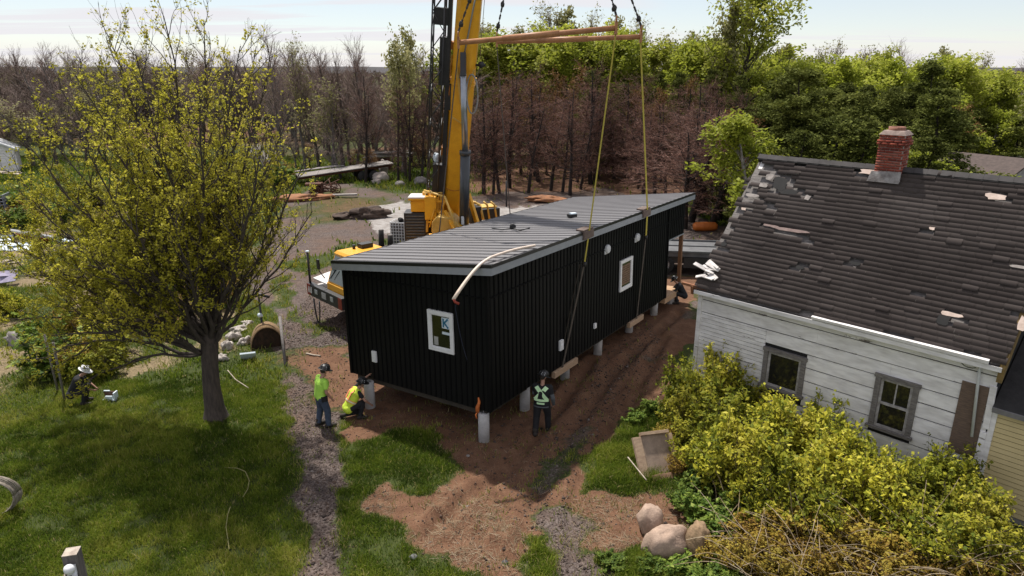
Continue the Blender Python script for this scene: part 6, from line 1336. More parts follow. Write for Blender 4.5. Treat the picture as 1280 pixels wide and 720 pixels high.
# ---- the young maple in the foreground, grown limb by limb
def big_tree():
    g = np.random.default_rng(21); c = G(270, 522); z0 = gh(c[0], c[1]); base = np.array([c[0], c[1], z0])
    t = thing('maple_tree', 'large maple with sparse yellow-green spring leaves standing on the left lawn', 'tree', tuple(base))
    S = Sticks(); tw = Sticks(); LP = []
    fork = np.array([.12, .0, 2.3]); trunk = MB()
    trunk.tube([(0, 0, -.25), (0, 0, .05), (0, 0, .35), (-.0, 0, 1.0), (.05, 0, 1.7), tuple(fork), tuple(fork+(.0, .05, .5))], [.52, .35, .27, .235, .22, .235, .16], 18)
    # (target pixel of the limb's tip, depth offset, thickness)
    tips = [((135, 45), .3, .12), ((205, 22), -.6, .12), ((255, 30), .7, .13), ((170, 70), -1.6, .10), ((75, 110), .6, .12), ((30, 175), -.4, .12), ((40, 250), -1.8, .11), ((50, 255), 2.2, .10),
            ((20, 345), .2, .11), ((60, 420), -1.5, .09), ((335, 95), .6, .11), ((385, 190), -.4, .10), ((390, 265), .8, .09), ((300, 60), -1., .10), ((330, 170), -2.2, .10), ((250, 120), -2.8, .11), ((150, 140), 2.6, .11), ((290, 130), 2.6, .1), ((100, 330), -2.6, .1), ((110, 190), -2.9, .1), ((210, 260), -3., .09), ((110, 475), -.6, .07), ((15, 300), 1.4, .1), ((75, 380), 1.0, .09), ((35, 450), .6, .08), ((140, 400), -2.4, .09), ((120, 260), 1.0, .09), ((20, 400), -1.0, .09), ((180, 430), -2.2, .07), ((170, 200), -1.2, .09), ((55, 150), 1.2, .09), ((12, 215), 1.0, .09), ((95, 95), -.8, .09), ((5, 290), -.6, .08), ((120, 80), 1.4, .09), ((362, 140), -.2, .08), ((350, 235), -1., .07), ((320, 60), .2, .08)]
    for (px, dy, r) in tips:
        tip = atdepth(px[0], px[1], base[1]+dy)-base
        st = fork+np.array([0, 0, g.uniform(-.35, .5)]) if px[1] < 400 else np.array([-.12, 0, 2.0])
        n = 9; L_ = np.linalg.norm(tip-st); pts = []
        for k in range(n+1):
            u = k/n; p = st+(tip-st)*u; p[2] += (.10*L_*math.sin(math.pi*u) if px[1] > 300 else -.06*L_*math.sin(math.pi*u))   # low limbs arch, high ones rise late
            p[:2] -= (tip-st)[:2]*.12*math.sin(math.pi*u) if px[1] < 150 else 0
            pts.append(p+g.normal(0, .05, 3)*(0 < k < n))
        S.path(pts, r*.66, .010)
        nb = int(L_*4.0)
        for j in range(nb):
            u = .22+.78*(j+g.random())/nb; i = min(int(u*n), n-1); p = pts[i]+(pts[i+1]-pts[i])*(u*n-i); d = unit(pts[i+1]-pts[i])
            bl = (1-u)*L_*.30+g.uniform(.35, .95); bd_ = unit(rot_about(d, g.uniform(.5, 1.0), g.uniform(0, 6.28))+np.array([0, 0, .35]))
            bp_ = wander(g, p, bd_, bl, 5, .12, .08); S.path(bp_, r*.24*(1-u)+.009, .004)
            for w_ in range(int(bl*6)+2):
                uu = .2+.8*g.random(); i2 = min(int(uu*5), 4); q = bp_[i2]+(bp_[i2+1]-bp_[i2])*(uu*5-i2); d2 = unit(rot_about(bp_[i2+1]-bp_[i2], g.uniform(.4, .9), g.uniform(0, 6.28))+np.array([0, 0, .3]))
                tl = g.uniform(.2, .6); tp_ = q+d2*tl; tw.path([q, q+d2*tl*.5+g.normal(0, .02, 3), tp_], .0045, .0025)
                dens = (1. if tp_[0] < .2 else max(.28, 1-.24*(tp_[0]-.2)))*.92
                if tp_[2] > 6.5: dens *= max(.45, 1-.13*(tp_[2]-6.5))
                for c_ in range(g.poisson(3.0*dens)):      # a few leaves at each bud, spread along the twig
                    bc_ = q+d2*tl*g.uniform(.15, 1.05)+g.normal(0, .02, 3); LP += list(bc_+g.normal(0, .034, (int(g.integers(3, 7)), 3)))
    tr = trunk.build('trunk', M_BARK, t)
    link_mesh('limbs', S.mesh('limbs', M_BARK, 7), t); link_mesh('twigs', tw.mesh('twigs', M_BARK, 3), t)
    P = np.array(LP); V, F = leaves(P, g.uniform(.032, .075, len(P)), g, .7, 1.3)
    nz = fbm(P[:, 0]+P[:, 2]*.7, P[:, 1]+P[:, 2]*.5, 1.2, 60); tint = np.clip(.30+1.0*(nz-.45)+g.normal(0, .14, len(P))+.02*P[:, 0], 0, 1)
    link_mesh('crown', np_mesh('crown', V, F, LM['maple'], tint=tint), t); return len(P)
NL = big_tree(); print('maple leaves', NL)
# ---- kinds for the background: each returns (trunk mesh, crown mesh), 1 unit = 1 m, about 10 m tall
def kind_bare(seed, spread=.42, up=.35, nl=9, leafy=0., lm='olive', h=10.):
    g = np.random.default_rng(seed); S = Sticks(); T = Sticks(); LP = []
    tp = wander(g, (0, 0, -.2), (g.normal(0, .04), g.normal(0, .04), 1), h*.93, 9, .05, .05); S.path(tp, .17, .02)
    for j in range(nl*3):
        u = .22+.76*(j+g.random())/(nl*3); i = min(int(u*9), 8); p = tp[i]+(tp[i+1]-tp[i])*(u*9-i); L_ = (1.05-u)*h*.42*g.uniform(.7, 1.2)+.5
        d = unit(rot_about((0, 0, 1), g.uniform(.35, .9)*spread*2, g.uniform(0, 6.28))); bp_ = wander(g, p, d, L_, 5, .10, up*.25); S.path(bp_, .055*(1.15-u), .012)
        for w_ in range(int(L_*4.5)):
            uu = .15+.85*g.random(); i2 = min(int(uu*5), 4); q = bp_[i2]+(bp_[i2+1]-bp_[i2])*(uu*5-i2); d2 = unit(rot_about(bp_[i2+1]-bp_[i2], g.uniform(.3, .8), g.uniform(0, 6.28))+np.array([0, 0, up*.6]))
            l2 = g.uniform(.4, 1.3); e = q+d2*l2; T.path([q, q+d2*l2*.5+g.normal(0, .04, 3), e], .014, .006)
            for k in range(3):
                d3 = unit(rot_about(d2, g.uniform(.3, .8), g.uniform(0, 6.28))+np.array([0, 0, up*.4])); q3 = q+d2*l2*g.uniform(.3, 1); T.path([q3, q3+d3*g.uniform(.25, .7)], .008, .004)
                if leafy and g.random() < leafy: LP += [q3+d3*g.uniform(.1, .7)+g.normal(0, .12, 3) for _ in range(3)]
    return S, T, LP, g
def kind_dead(seed, h=10.):
    g = np.random.default_rng(seed); S = Sticks(); T = Sticks()
    tp = wander(g, (0, 0, -.2), (g.normal(0, .05), g.normal(0, .05), 1), h, 10, .03, .05); S.path(tp, .19, .03); n = int(g.integers(46, 66)); lop = g.uniform(0, 6.28)
    stems = [(tp, 1., n)]
    for k in range(int(g.integers(1, 3))):      # a fork or a broken leader
        i = int(g.integers(3, 7)); d = unit(np.array([g.normal(0, .35), g.normal(0, .35), 1])); q = wander(g, tp[i], d, h*g.uniform(.25, .45), 6, .05, .06); S.path(q, .09, .02); stems.append((q, .6, 16))
    for st, k_, n_ in stems:
        m_ = len(st)-1
        for j in range(n_):
            u = .14+.85*(j+g.random())/n_; i = min(int(u*m_), m_-1); p = st[i]+(st[i+1]-st[i])*(u*m_-i); a = g.uniform(0, 6.28)
            L_ = h*.20*k_*(1.25-.8*u)*g.choice([.25, .6, .9, 1.3, 1.7])*(1+.35*math.cos(a-lop))+.2; el = g.uniform(-.2, .75)
            d = np.array([math.cos(a)*math.cos(el), math.sin(a)*math.cos(el), math.sin(el)]); bp_ = wander(g, p, d, L_, 5, .17, .05); S.path(bp_, .036*(1.2-u)+.006, .007)
            for w_ in range(int(L_*5.5)):
                uu = .15+.85*g.random(); i2 = min(int(uu*5), 4); q = bp_[i2]+(bp_[i2+1]-bp_[i2])*(uu*5-i2); d2 = unit(rot_about(bp_[i2+1]-bp_[i2], g.uniform(.4, 1.1), g.uniform(0, 6.28))+np.array([0, 0, .12])); l2 = g.uniform(.3, 1.0)
                T.path([q, q+d2*l2*.5+g.normal(0, .06, 3), q+d2*l2], .012, .005)
                for k in range(2): d3 = unit(rot_about(d2, g.uniform(.4, 1.), g.uniform(0, 6.28))); q3 = q+d2*l2*g.uniform(.3, 1); T.path([q3, q3+d3*g.uniform(.15, .5)], .007, .004)
    return S, T, [], g
def kind_leafy(seed, h=10., cr=(.30, .78), rx=.24, n=5200, ls=(.16, .34), gap=.5, lobes=26):
    """deciduous crown: leaf clumps set on limbs all through the volume, ragged outline"""
    g = np.random.default_rng(seed); S = Sticks(); LP = []
    tp = wander(g, (0, 0, -.2), (g.normal(0, .05), g.normal(0, .05), 1), h*.9, 8, .04, .05); S.path(tp, .17, .03)
    for j in range(lobes):
        u = cr[0]+(.99-cr[0])*(j+g.random())/lobes; i = min(int(u/.9*8*.9), 7); p = tp[i]+(tp[i+1]-tp[i])*g.random(); a = g.uniform(0, 6.28)
        prof = math.sin(math.pi*min(1, (u-cr[0]+.12)/(1.08-cr[0])))**.7; L_ = h*rx*prof*g.uniform(.55, 1.25)+.3; d = unit(np.array([math.cos(a), math.sin(a), g.uniform(.45, 1.7)])); bp_ = wander(g, p, d, L_, 4, .14, .12); S.path(bp_, .05*(1.2-u), .012)
        m_ = int(n/lobes*g.uniform(.55, 1.35)); cs_ = [bp_[2], bp_[3], bp_[4], bp_[4]+g.normal(0, .3, 3)]
        for c_ in cs_:
            k = m_//4; R_ = h*g.uniform(.028, .066); q = g.normal(0, 1, (k, 3)); q /= np.linalg.norm(q, axis=1, keepdims=True); q *= (R_*g.random((k, 1))**.45)*np.array([1., 1., 1.25]); LP += list(c_+q)
    return S, None, LP, g
def kind_pine(seed, h=10., n=58):
    """soft-needled conifer: whorled boughs carrying flat upturned sprays, dark gaps between"""
    g = np.random.default_rng(seed); S = Sticks(); LP = []
    tp = wander(g, (0, 0, -.2), (g.normal(0, .03), g.normal(0, .03), 1), h*.98, 8, .02, .04); S.path(tp, .18, .02)
    for j in range(n):
        u = .08+.91*(j+g.random())/n; i = min(int(u*8), 7); p = tp[i]+(tp[i+1]-tp[i])*(u*8-i); a = g.uniform(0, 6.28); L_ = (1.02-u)**.75*h*.31*g.choice([.5, .8, 1.0, 1.25])+.3; el = g.uniform(-.15, .45)+.5*(u > .85)
        d = np.array([math.cos(a)*math.cos(el), math.sin(a)*math.cos(el), math.sin(el)]); bp_ = wander(g, p, d, L_, 5, .07, .06); S.path(bp_, .04*(1.2-u), .01)
        for k in range(int(8+L_*17)):
            uu = .38+.62*g.random()**.6; i2 = min(int(uu*5), 4); q = bp_[i2]+(bp_[i2+1]-bp_[i2])*(uu*5-i2); c_ = q+g.normal(0, 1, 3)*np.array([.22, .22, .09])*min(1, L_*.8)
            LP += list(c_+g.normal(0, 1, (8, 3))*np.array([.14, .14, .08]))
    return S, None, LP, g
KINDS = {}
def make_kind(key, res, bark, leafm, twigm=None, ls=(.14, .3), flat=.3, lo=0., hi=1., zs=0.):
    S, T, LP, g = res; tm = S.mesh('trunk', bark, 5); cm = []
    if T is not None and len(T.p): cm.append(('twigs' if LP else 'crown', T.mesh('twigs', twigm, 3, tint=np.repeat(g.beta(2, 2.2, len(T.p)), 1).repeat(1).tolist()*3)))
    if LP:
        P = np.array(LP); V, F = leaves(P, g.uniform(ls[0], ls[1], len(P)), g, flat); nz = fbm(P[:, 0]+P[:, 2]*.6, P[:, 1]-P[:, 2]*.4, 1.6, key.__hash__() % 17)
        tint = np.clip(lo+(hi-lo)*(.45+1.0*(nz-.45)+g.normal(0, .13, len(P)))+zs*(P[:, 2]/10-.5), 0, 1); cm.append(('crown', np_mesh('crown', V, F, leafm, tint=tint)))
    KINDS[key] = (tm, cm)
for k in range(4): make_kind(f'bare{k}', kind_bare(100+k, .34+.05*k, .35, 8+k), M_BARKG if k % 2 else M_BARK, None, LM['twig'])
for k in range(3): make_kind(f'bud{k}', kind_bare(120+k, .36, .4, 8, .75), M_BARKG, LM['olive'], LM['twig'], (.08, .17), .1)
for k in range(6): make_kind(f'dead{k}', kind_dead(140+k), M_BARKD, None, LM['dead'])
for k in range(4): make_kind(f'aspen{k}', kind_leafy(160+k, 10, (.22, .8), .20+.03*(k % 2), 5400, lobes=44), M_BARKP, LM['aspen'], None, (.11, .23), .3)
for k in range(2): make_kind(f'sparse{k}', kind_leafy(180+k, 10, (.3, .9), .23, 2600, lobes=30), M_BARK, LM['olive'], None, (.12, .24), .2)
for k in range(4): make_kind(f'pine{k}', kind_pine(200+k), M_BARKD, LM['pine'], None, (.08, .17), .5)
make_kind('tall0', kind_leafy(231, 10, (.32, .9), .30, 5600, lobes=46), M_BARK, LM['aspen'], None, (.08, .19), .2)
make_kind('wither0', kind_leafy(220, 10, (.2, .8), .24, 2600, lobes=30), M_BARKD, LM['deadleaf'], None, (.09, .18), .2)
def plant(key, x, y, h, name, label, cat, group, wide=1., rz=None):
    tm, cm = KINDS[key]; o = thing(name, label, cat, (x, y, -.03), rnd.uniform(0, 6.28) if rz is None else rz, group); s = h/10.; o.scale = (s*wide, s*wide, s)
    link_mesh('trunk', tm, o)
    for nm, me in cm: link_mesh(nm, me, o)
    return o
def col_at(u, y): return (u-640)/FPX*(y*cp_+CH*sp_)          # x for a ground point at distance y in pixel column u
def top_h(v, y): return CH+y*math.tan(math.atan((360-v)/FPX)-PITCH)
def band(n, u0, u1, y0, y1, vtop, keys, name, label, group, cat='tree', jit=14, wide=(.8, 1.25), hmin=3., hmax=19.):
    for i in range(n):
        u = u0+(u1-u0)*(i+rnd.uniform(.1, .9))/n; y = rnd.uniform(y0, y1); v = (vtop(u) if callable(vtop) else vtop)+rnd.gauss(0, jit)
        plant(rnd.choice(keys), col_at(u, y), y, min(hmax, max(hmin, top_h(v, y))), name, label, cat, group, rnd.uniform(*wide))
lin = lambda *p: (lambda u: float(np.interp(u, [a for a, b in p], [b for a, b in p])))
# dead stand in the middle
band(24, 592, 800, 54, 66, 110, ['dead0', 'dead1', 'dead2', 'dead3', 'dead4', 'dead5'], 'dead_spruce', 'bare dark spruce of the dead stand behind the crane and the black home', 'dead spruces in the middle', jit=16, wide=(.9, 1.25))
band(15, 780, 930, 52, 64, 132, ['dead0', 'dead5', 'dead2', 'dead4'], 'dead_spruce', 'bare dark spruce of the dead stand behind the crane and the black home', 'dead spruces in the middle', jit=14, wide=(.9, 1.3))
band(12, 585, 880, 66, 76, 106, ['dead0', 'dead1', 'dead2', 'dead3', 'wither0'], 'dead_spruce', 'bare dark spruce of the dead stand behind the crane and the black home', 'dead spruces in the middle', jit=16)
band(12, 620, 930, 64, 72, 96, ['pine1', 'wither0', 'pine2'], 'thin_spruce', 'dull green spruce topping the back row of the dead stand', 'dull green spruces over the dead stand', jit=7, wide=(.8, 1.1))
band(9, 850, 935, 42, 50, 165, ['dead1', 'dead4', 'wither0', 'dead3'], 'withered_shrub', 'tangled withered shrub left of the old house roof', 'withered shrubs by the old house', 'shrub', jit=22, wide=(1.5, 2.2), hmin=2.2)
# pale green crowns behind them
band(34, 575, 985, 74, 90, lin((575, 56), (650, 36), (760, 28), (830, 50), (900, 44), (985, 70)), ['aspen0', 'aspen1', 'aspen2', 'aspen3'], 'aspen_tree', 'fresh green aspen rising behind the dead spruces', 'aspens behind the dead spruces', jit=9, wide=(1.1, 1.5))
band(14, 590, 960, 84, 96, lin((575, 45), (650, 18), (760, 5), (830, 40), (960, 60)), ['sparse0', 'sparse1', 'bud0'], 'budding_tree', 'pale budding tree rising behind the green aspens', 'pale trees behind the aspens', jit=8)
plant('tall0', col_at(915, 72), 72, top_h(-40, 72), 'tall_tree', 'tallest tree on the skyline, loose green crown right of the slings', 'tree', None, 1.1); plant('sparse1', col_at(885, 74), 74, top_h(-10, 74), 'tall_tree', 'loose pale tree close against the left of the tallest tree', 'tree', None, .8)
# dark soft conifers at the right with light trees behind
band(19, 935, 1172, 40, 60, lin((935, 110), (1000, 104), (1100, 108), (1180, 116)), ['pine0', 'pine1', 'pine2', 'pine3'], 'pine_tree', 'dark soft needled pine behind the old house', 'pines behind the old house', jit=17, wide=(1.1, 1.6))
band(9, 1165, 1300, 58, 70, lin((1165, 118), (1300, 124)), ['pine0', 'pine1', 'pine2', 'pine3', 'aspen1'], 'pine_tree', 'dark soft needled pine behind the far shed at right', 'pines behind the far shed', jit=13, wide=(1.2, 1.7))
band(9, 925, 1160, 36, 42, lin((925, 165), (1000, 150), (1160, 160)), ['pine0', 'pine2', 'aspen1'], 'pine_tree', 'lower dark pine close behind the old house roof', 'lower pines close to the old house', jit=14, wide=(1.3, 1.8), hmin=3)
band(22, 955, 1235, 64, 80, lin((955, 76), (1010, 66), (1100, 62), (1200, 66), (1235, 84)), ['aspen0', 'aspen1', 'aspen2', 'aspen3'], 'broadleaf_tree', 'fresh green broadleaf tree rising behind the pines at right', 'green trees behind the pines', jit=6, wide=(1.1, 1.4))
band(12, 960, 1290, 82, 95, lin((960, 60), (1080, 48), (1140, 56), (1220, 72), (1290, 60)), ['bud0', 'bud1', 'sparse0', 'bare1'], 'budding_tree', 'pale grey budding tree standing above the green trees at right', 'pale trees over the right wood', jit=8, wide=(.8, 1.1))
band(6, 1225, 1300, 60, 80, 96, ['bud1', 'sparse1', 'aspen2'], 'budding_tree', 'pale grey budding tree at the far right edge', 'pale trees at the right edge', jit=8)
plant('wither0', col_at(1190, 58), 58, top_h(128, 58), 'withered_tree', 'brown withered tree between the pines right of the chimney', 'tree', None, 1.1)
# left and middle: bare grey wood
band(34, -20, 420, 78, 105, lin((-20, 78), (70, 72), (150, 62), (250, 66), (420, 70)), ['bare0', 'bare1', 'bare2', 'bare3', 'bud1'], 'bare_tree', 'bare grey brown tree of the wood along the left horizon', 'bare trees at the left', jit=9, wide=(1.1, 1.5))
for u, v in ((40, 58), (48, 66), (75, 52), (90, 58), (15, 62)): plant('bare%d' % (u % 4), col_at(u, 96), 96, top_h(v, 96), 'tall_bare_tree', 'tall dark bare tree sticking out of the far left skyline', 'tree', 'tall bare trees at far left', 1.)
for u, v, k in ((362, 32, 'bare1'), (378, 48, 'bud0'), (452, 38, 'bare3'), (470, 60, 'bare2'), (505, 30, 'sparse0'), (515, 42, 'sparse1'), (530, 70, 'bud2'), (440, 62, 'bare0')): plant(k, col_at(u, 68), 68+rnd.uniform(-5, 6), top_h(v, 68), 'slender_tree', 'slender spring tree standing tall between the maple and the crane', 'tree', 'slender trees left of the crane', .75)
band(30, 395, 600, 66, 90, lin((395, 96), (480, 92), (600, 84)), ['bare0', 'bare1', 'bare2', 'bare3', 'bud0', 'dead1'], 'bare_tree', 'bare grey tree of the thicket between the maple and the crane', 'bare trees left of the crane', jit=13, wide=(1.0, 1.5))
for u, v in ((456, 92), (512, 96), (498, 105), (527, 88)): plant('dead%d' % (u % 4), col_at(u, 61), 61, top_h(v, 61), 'dead_tree', 'dark dead tree trunk standing in the grass left of the crane', 'tree', 'dead trunks left of the crane', .8)
band(12, -30, 110, 70, 84, lin((-30, 120), (110, 130)), ['bud0', 'bare2', 'bare0', 'bud1', 'bud2'], 'thicket_shrub', 'dull green and grey shrub at the far left behind the lawn', 'shrubs at far left', 'shrub', jit=14, wide=(1.5, 2.2))
band(16, 300, 560, 62, 74, 172, ['bare1', 'bare3', 'wither0', 'bud1'], 'thicket_shrub', 'low bare brown shrub at the foot of the wood left of the crane', 'shrubs at the foot of the wood', 'shrub', jit=12, wide=(1.5, 2.4), hmin=2.2)
# the wood beyond, one mass to the horizon
def far_wood():
    g = np.random.default_rng(77); n = 5200; y = 100+g.random(n)**1.6*620; x = (g.random(n)*2-1)*(y*.86+30); h = g.uniform(5., 8.5, n)*(1+.25*(fbm(x, y, 40, 70)-.5)); h = np.minimum(h, CH-.2+y*.004*0+ .3)
    V = []; TT = []; per = 26; P = np.repeat(np.stack([x, y, h*0], 1), per, 0); hh = np.repeat(h, per); q = g.normal(0, 1, (n*per, 3)); P[:, 0] += q[:, 0]*1.3; P[:, 1] += q[:, 1]*1.3; P[:, 2] += hh*np.clip(.62+.22*q[:, 2], .05, 1.06)
    kind = np.repeat(fbm(x, y, 55, 71), per); s = g.uniform(.25, .75, n*per)*(1+np.repeat(y, per)/500)
    V, F = leaves(P, s, g, 0, 2.2); tint = np.clip(kind*1.3-.3+g.normal(0, .12, n*per), 0, 1)
    m = leaf_mat('far_wood', [(.05, .038, .036), (.085, .066, .058), (.10, .082, .05), (.075, .085, .03), (.05, .062, .02)], .15)
    S = Sticks(); k = g.integers(0, n, 1800)
    for i in k: p = np.array([x[i], y[i], 0]); S.path([p, p+np.array([g.normal(0, .3), 0, h[i]*g.uniform(.8, 1.15)])], .10, .03)
    return np_mesh('forest', V, F, m, tint=tint), S.mesh('forest_stems', M_BARK, 3)
fm, fs = far_wood(); f_ = tag(link_mesh('forest', fm), 'far mixed spring wood running to the horizon', 'wood', kind='stuff'); st_ = link_mesh('stems', fs, f_); st_['kind'] = 'stuff'
# a low ridge on the horizon
g = np.random.default_rng(5); xs = np.linspace(-3200, 3200, 160); hz = 8+16*fbm(xs, xs*0, 900, 80)+5*fbm(xs, xs*0+5, 160, 81)
V = np.concatenate([np.stack([xs, 1900+0*xs, -4+0*xs], 1), np.stack([xs, 2050+0*xs, hz], 1), np.stack([xs, 2700+0*xs, -6+0*xs], 1)]); n = len(xs); i = np.arange(n-1)
tag(link_mesh('hills', np_mesh('hills', V, np.concatenate([np.stack([i, i+1, i+1+n, i+n], 1), np.stack([i+n, i+n+1, i+1+2*n, i+2*n], 1)]), mat('far_ridge', (.055, .05, .055), 1, (.04, .04, .038), .01), True)), kind='structure')
# ---------------------------------------------------------------- shrubs in front of the old house
def shrub_mesh(seed, lm, n=2600, ls=(.05, .11), stems=26, lo=.0, hi=1., dens=1.):
    g = np.random.default_rng(seed); S = Sticks(); LP = []
    for j in range(stems):
        a = g.uniform(0, 6.28); el = g.uniform(.55, 1.5); d = np.array([math.cos(a)*math.cos(el), math.sin(a)*math.cos(el), math.sin(el)]); L_ = g.uniform(.65, 1.12)*(1 if el > .9 else .9); p0 = np.array([math.cos(a)*.12, math.sin(a)*.12, -.05])
        bp_ = wander(g, p0, d, L_, 6, .10, .03); S.path(bp_, .014, .004)
        for k in range(int(n/stems/7)):
            uu = .25+.75*g.random()**.75; i2 = min(int(uu*6), 5); q = bp_[i2]+(bp_[i2+1]-bp_[i2])*(uu*6-i2); d2 = unit(g.normal(0, 1, 3)+np.array([0, 0, .4])); l2 = g.uniform(.06, .22); S.path([q, q+d2*l2], .003, .0015)
            LP += list(q+d2*l2*g.uniform(.2, 1.1, (7, 1))+g.normal(0, .035, (7, 3)))
    P = np.array(LP); V, F = leaves(P, g.uniform(ls[0], ls[1], len(P))*g.choice([.7, 1., 1.35], len(P)), g, 1.5, 1.4); r = np.linalg.norm(P*np.array([1, 1, .9]), axis=1)
    tint = np.clip(lo+(hi-lo)*(.5+.9*(fbm(P[:, 0]*3, P[:, 1]*3+P[:, 2]*2, 1, seed)-.45)+g.normal(0, .24, len(P))), 0, 1)
    return S.mesh('stems', M_BARK, 4), np_mesh('foliage', V, F, LM[lm], tint=tint)
SH = dict(y0=shrub_mesh(301, 'shrub', 4600, (.040, .074), 46, .08, .95), y1=shrub_mesh(302, 'shrub', 4600, (.040, .074), 46, 0, .75), y2=shrub_mesh(303, 'shrub', 4200, (.042, .078), 40, 0, .5), r0=shrub_mesh(304, 'rust', 4800, (.034, .06), 40, .2, 1), r1=shrub_mesh(305, 'rust', 3600, (.034, .06), 38, 0, .8), g0=shrub_mesh(306, 'green', 2200, (.06, .12), 26), g1=shrub_mesh(307, 'green', 1600, (.06, .11), 24, 0, .7))
def shrub(k, u, v, h, w, label, group, z=0):
    """u, v: pixel of the shrub's crown middle on its height h*0.6"""
    h *= 1.18 if v < 620 else 1.; q = G(u, v, h*.6); st, fo = SH[k]; o = thing('shrub', label, 'shrub', (q[0], q[1], gh(q[0], q[1])), rnd.uniform(0, 6.28), group); o.scale = (w, w, h); link_mesh('stems', st, o); link_mesh('foliage', fo, o)
YL = 'leafy yellow-green shrub of the thicket in front of the white house wall'; RL = 'rusty yellow shrub in the front row of the thicket at bottom right'; GLb = 'low fresh green plant beside the boulders'
for k, u, v, h, w in (('y2', 868, 478, 1.9, 1.25), ('y0', 905, 470, 1.8, 1.2), ('y1', 935, 492, 1.25, 1.0), ('y0', 862, 505, 1.4, 1.1), ('y2', 905, 520, 1.7, 1.3), ('y1', 960, 525, 1.45, 1.2), ('y0', 1000, 535, 1.45, 1.2), ('y2', 1040, 515, 1.6, 1.0), ('y1', 1055, 555, 1.7, 1.2), ('y0', 935, 560, 1.7, 1.3), ('y2', 985, 575, 1.6, 1.2),
    ('y1', 890, 560, 1.4, 1.1), ('y0', 1035, 590, 1.6, 1.2), ('y2', 1085, 585, 1.5, 1.), ('y0', 1090, 610, 1.5, 1.1), ('y2', 1170, 590, 1.5, 1.0), ('y2', 1195, 585, 1.6, .9), ('y2', 1150, 620, 1.5, 1.1), ('y1', 1205, 625, 1.4, 1.0), ('y0', 1225, 640, 1.5, 1.0), ('y2', 1120, 590, 1.4, .9), ('y1', 865, 545, 1., .9), ('y1', 955, 605, 1.35, 1.0), ('y1', 1010, 630, 1.4, 1.1), ('y1', 1130, 655, 1.25, 1.0), ('y0', 1240, 672, 1.3, 1.0), ('y1', 1185, 668, 1.3, 1.1)):
    shrub(k, u, v, h, w, YL, 'yellow-green shrubs by the house')
for k, u, v, h, w in (('r0', 985, 650, 1.1, 1.0), ('r1', 950, 665, 1.0, .9), ('r0', 1040, 665, 1.1, 1.0), ('r0', 1090, 675, 1.1, 1.0), ('r1', 1010, 690, .9, .9), ('r0', 960, 700, .9, .9), ('r1', 1060, 705, .9, .9), ('r0', 1115, 700, 1.0, .9), ('r1', 1160, 705, 1.0, .9), ('r0', 1205, 700, 1., .9), ('r1', 1250, 712, .9, .9), ('r0', 830, 545, .8, .55), ('r1', 850, 575, .7, .5), ('r0', 905, 690, .8, .7)):
    shrub(k, u, v, h*.78, w, RL, 'rusty shrubs at bottom right')
for k, u, v, h, w in (('g0', 880, 630, .6, .7), ('g1', 855, 625, .5, .6), ('g0', 905, 650, .6, .7), ('g0', 870, 600, .6, .6), ('g1', 925, 620, .7, .7), ('g0', 850, 708, .4, .6), ('g1', 815, 704, .3, .5), ('g0', 890, 712, .5, .7), ('g1', 765, 700, .25, .5), ('g0', 815, 505, .5, .5), ('g1', 795, 520, .35, .5)):
    shrub(k, u, v, h, w, GLb, 'green plants around the boulders')
# low bushes and weeds in the junk under and left of the maple
for i in range(26):
    u, v = rnd.uniform(-10, 330), rnd.uniform(300, 455)
    if (u > 250 and v > 400) or (u < 110 and 285 < v < 345) or u > 290: continue
    k = rnd.choice(['y2', 'g0', 'y1', 'g1', 'r1']); h = rnd.uniform(.6, 1.5)*(1 if v > 340 else 1.4); shrub(k, u, v, h, h*rnd.uniform(.9, 1.4), 'low scrubby bush among the junk under the maple', 'scrub bushes under the maple')
for i in range(16):
    u, v = rnd.choice([(rnd.uniform(0, 130), rnd.uniform(235, 275)), (rnd.uniform(230, 350), rnd.uniform(200, 225))]); h = rnd.uniform(1., 2.2); shrub(rnd.choice(['g0', 'y2', 'g1', 'r1']), u, v, h, h*1.1, 'small bush at the back of the yard before the wood', 'bushes at the back of the yard')
# dry stalks lying and standing at the bottom right, straw on the soil
def stalks():
    g = np.random.default_rng(31); S = Sticks()
    for (u, v, n, sp) in ((950, 690, 40, .5), (1005, 665, 26, .5), (1050, 695, 50, .6), (1100, 690, 26, .5), (1165, 690, 45, .6), (1225, 690, 50, .6), (1255, 705, 30, .5), (1105, 640, 26, .4), (985, 620, 14, .4), (930, 640, 14, .4), (1130, 712, 30, .6)):
        c = G(u, v, .5)
        for k in range(int(n*.8)):
            a = g.uniform(0, 6.28); x, y = c[0]+g.normal(0, sp), c[1]+g.normal(0, sp*.8); L_ = g.uniform(.8, 1.9); d = unit(np.array([math.cos(a)*.6, math.sin(a)*.6, g.uniform(.5, 1.3)])); p = wander(g, (x, y, .15), d, L_, 7, .09, -.15); S.path(p, .011, .005)
    return S.mesh('dry_stalks', LM['straw'], 3, tint=g.beta(2, 2, len(S.p)).tolist()*3)
tag(link_mesh('dry_stalks', stalks()), 'tangle of dry beige stalks among the front shrubs at bottom right', 'dry stalks', kind='stuff')
def straw():
    g = np.random.default_rng(32); S = Sticks(); x, y = scatter(26000, (-4, 4.5, 10.5, 16.5), lambda x, y: (lambda z: g.random(len(x)) < np.clip(z[0], 0, 1)*np.clip((fbm(x, y, .8, 90)-.42)*5, 0, 1)*np.clip((14.5-y)/2, .05, 1))(zones(x, y)))
    d_, g_, *_ = zones(x, y); z = zheight(x, y, d_, g_)
    for i in range(len(x)):
        a = g.uniform(0, 6.28); L_ = g.uniform(.08, .26); p = np.array([x[i], y[i], z[i]+.006]); S.path([p, p+np.array([math.cos(a)*L_, math.sin(a)*L_, g.uniform(0, .05)])], .0035, .002)
    return S.mesh('straw', LM['straw'], 3, tint=g.beta(2, 2.5, len(S.p)).tolist()*3)
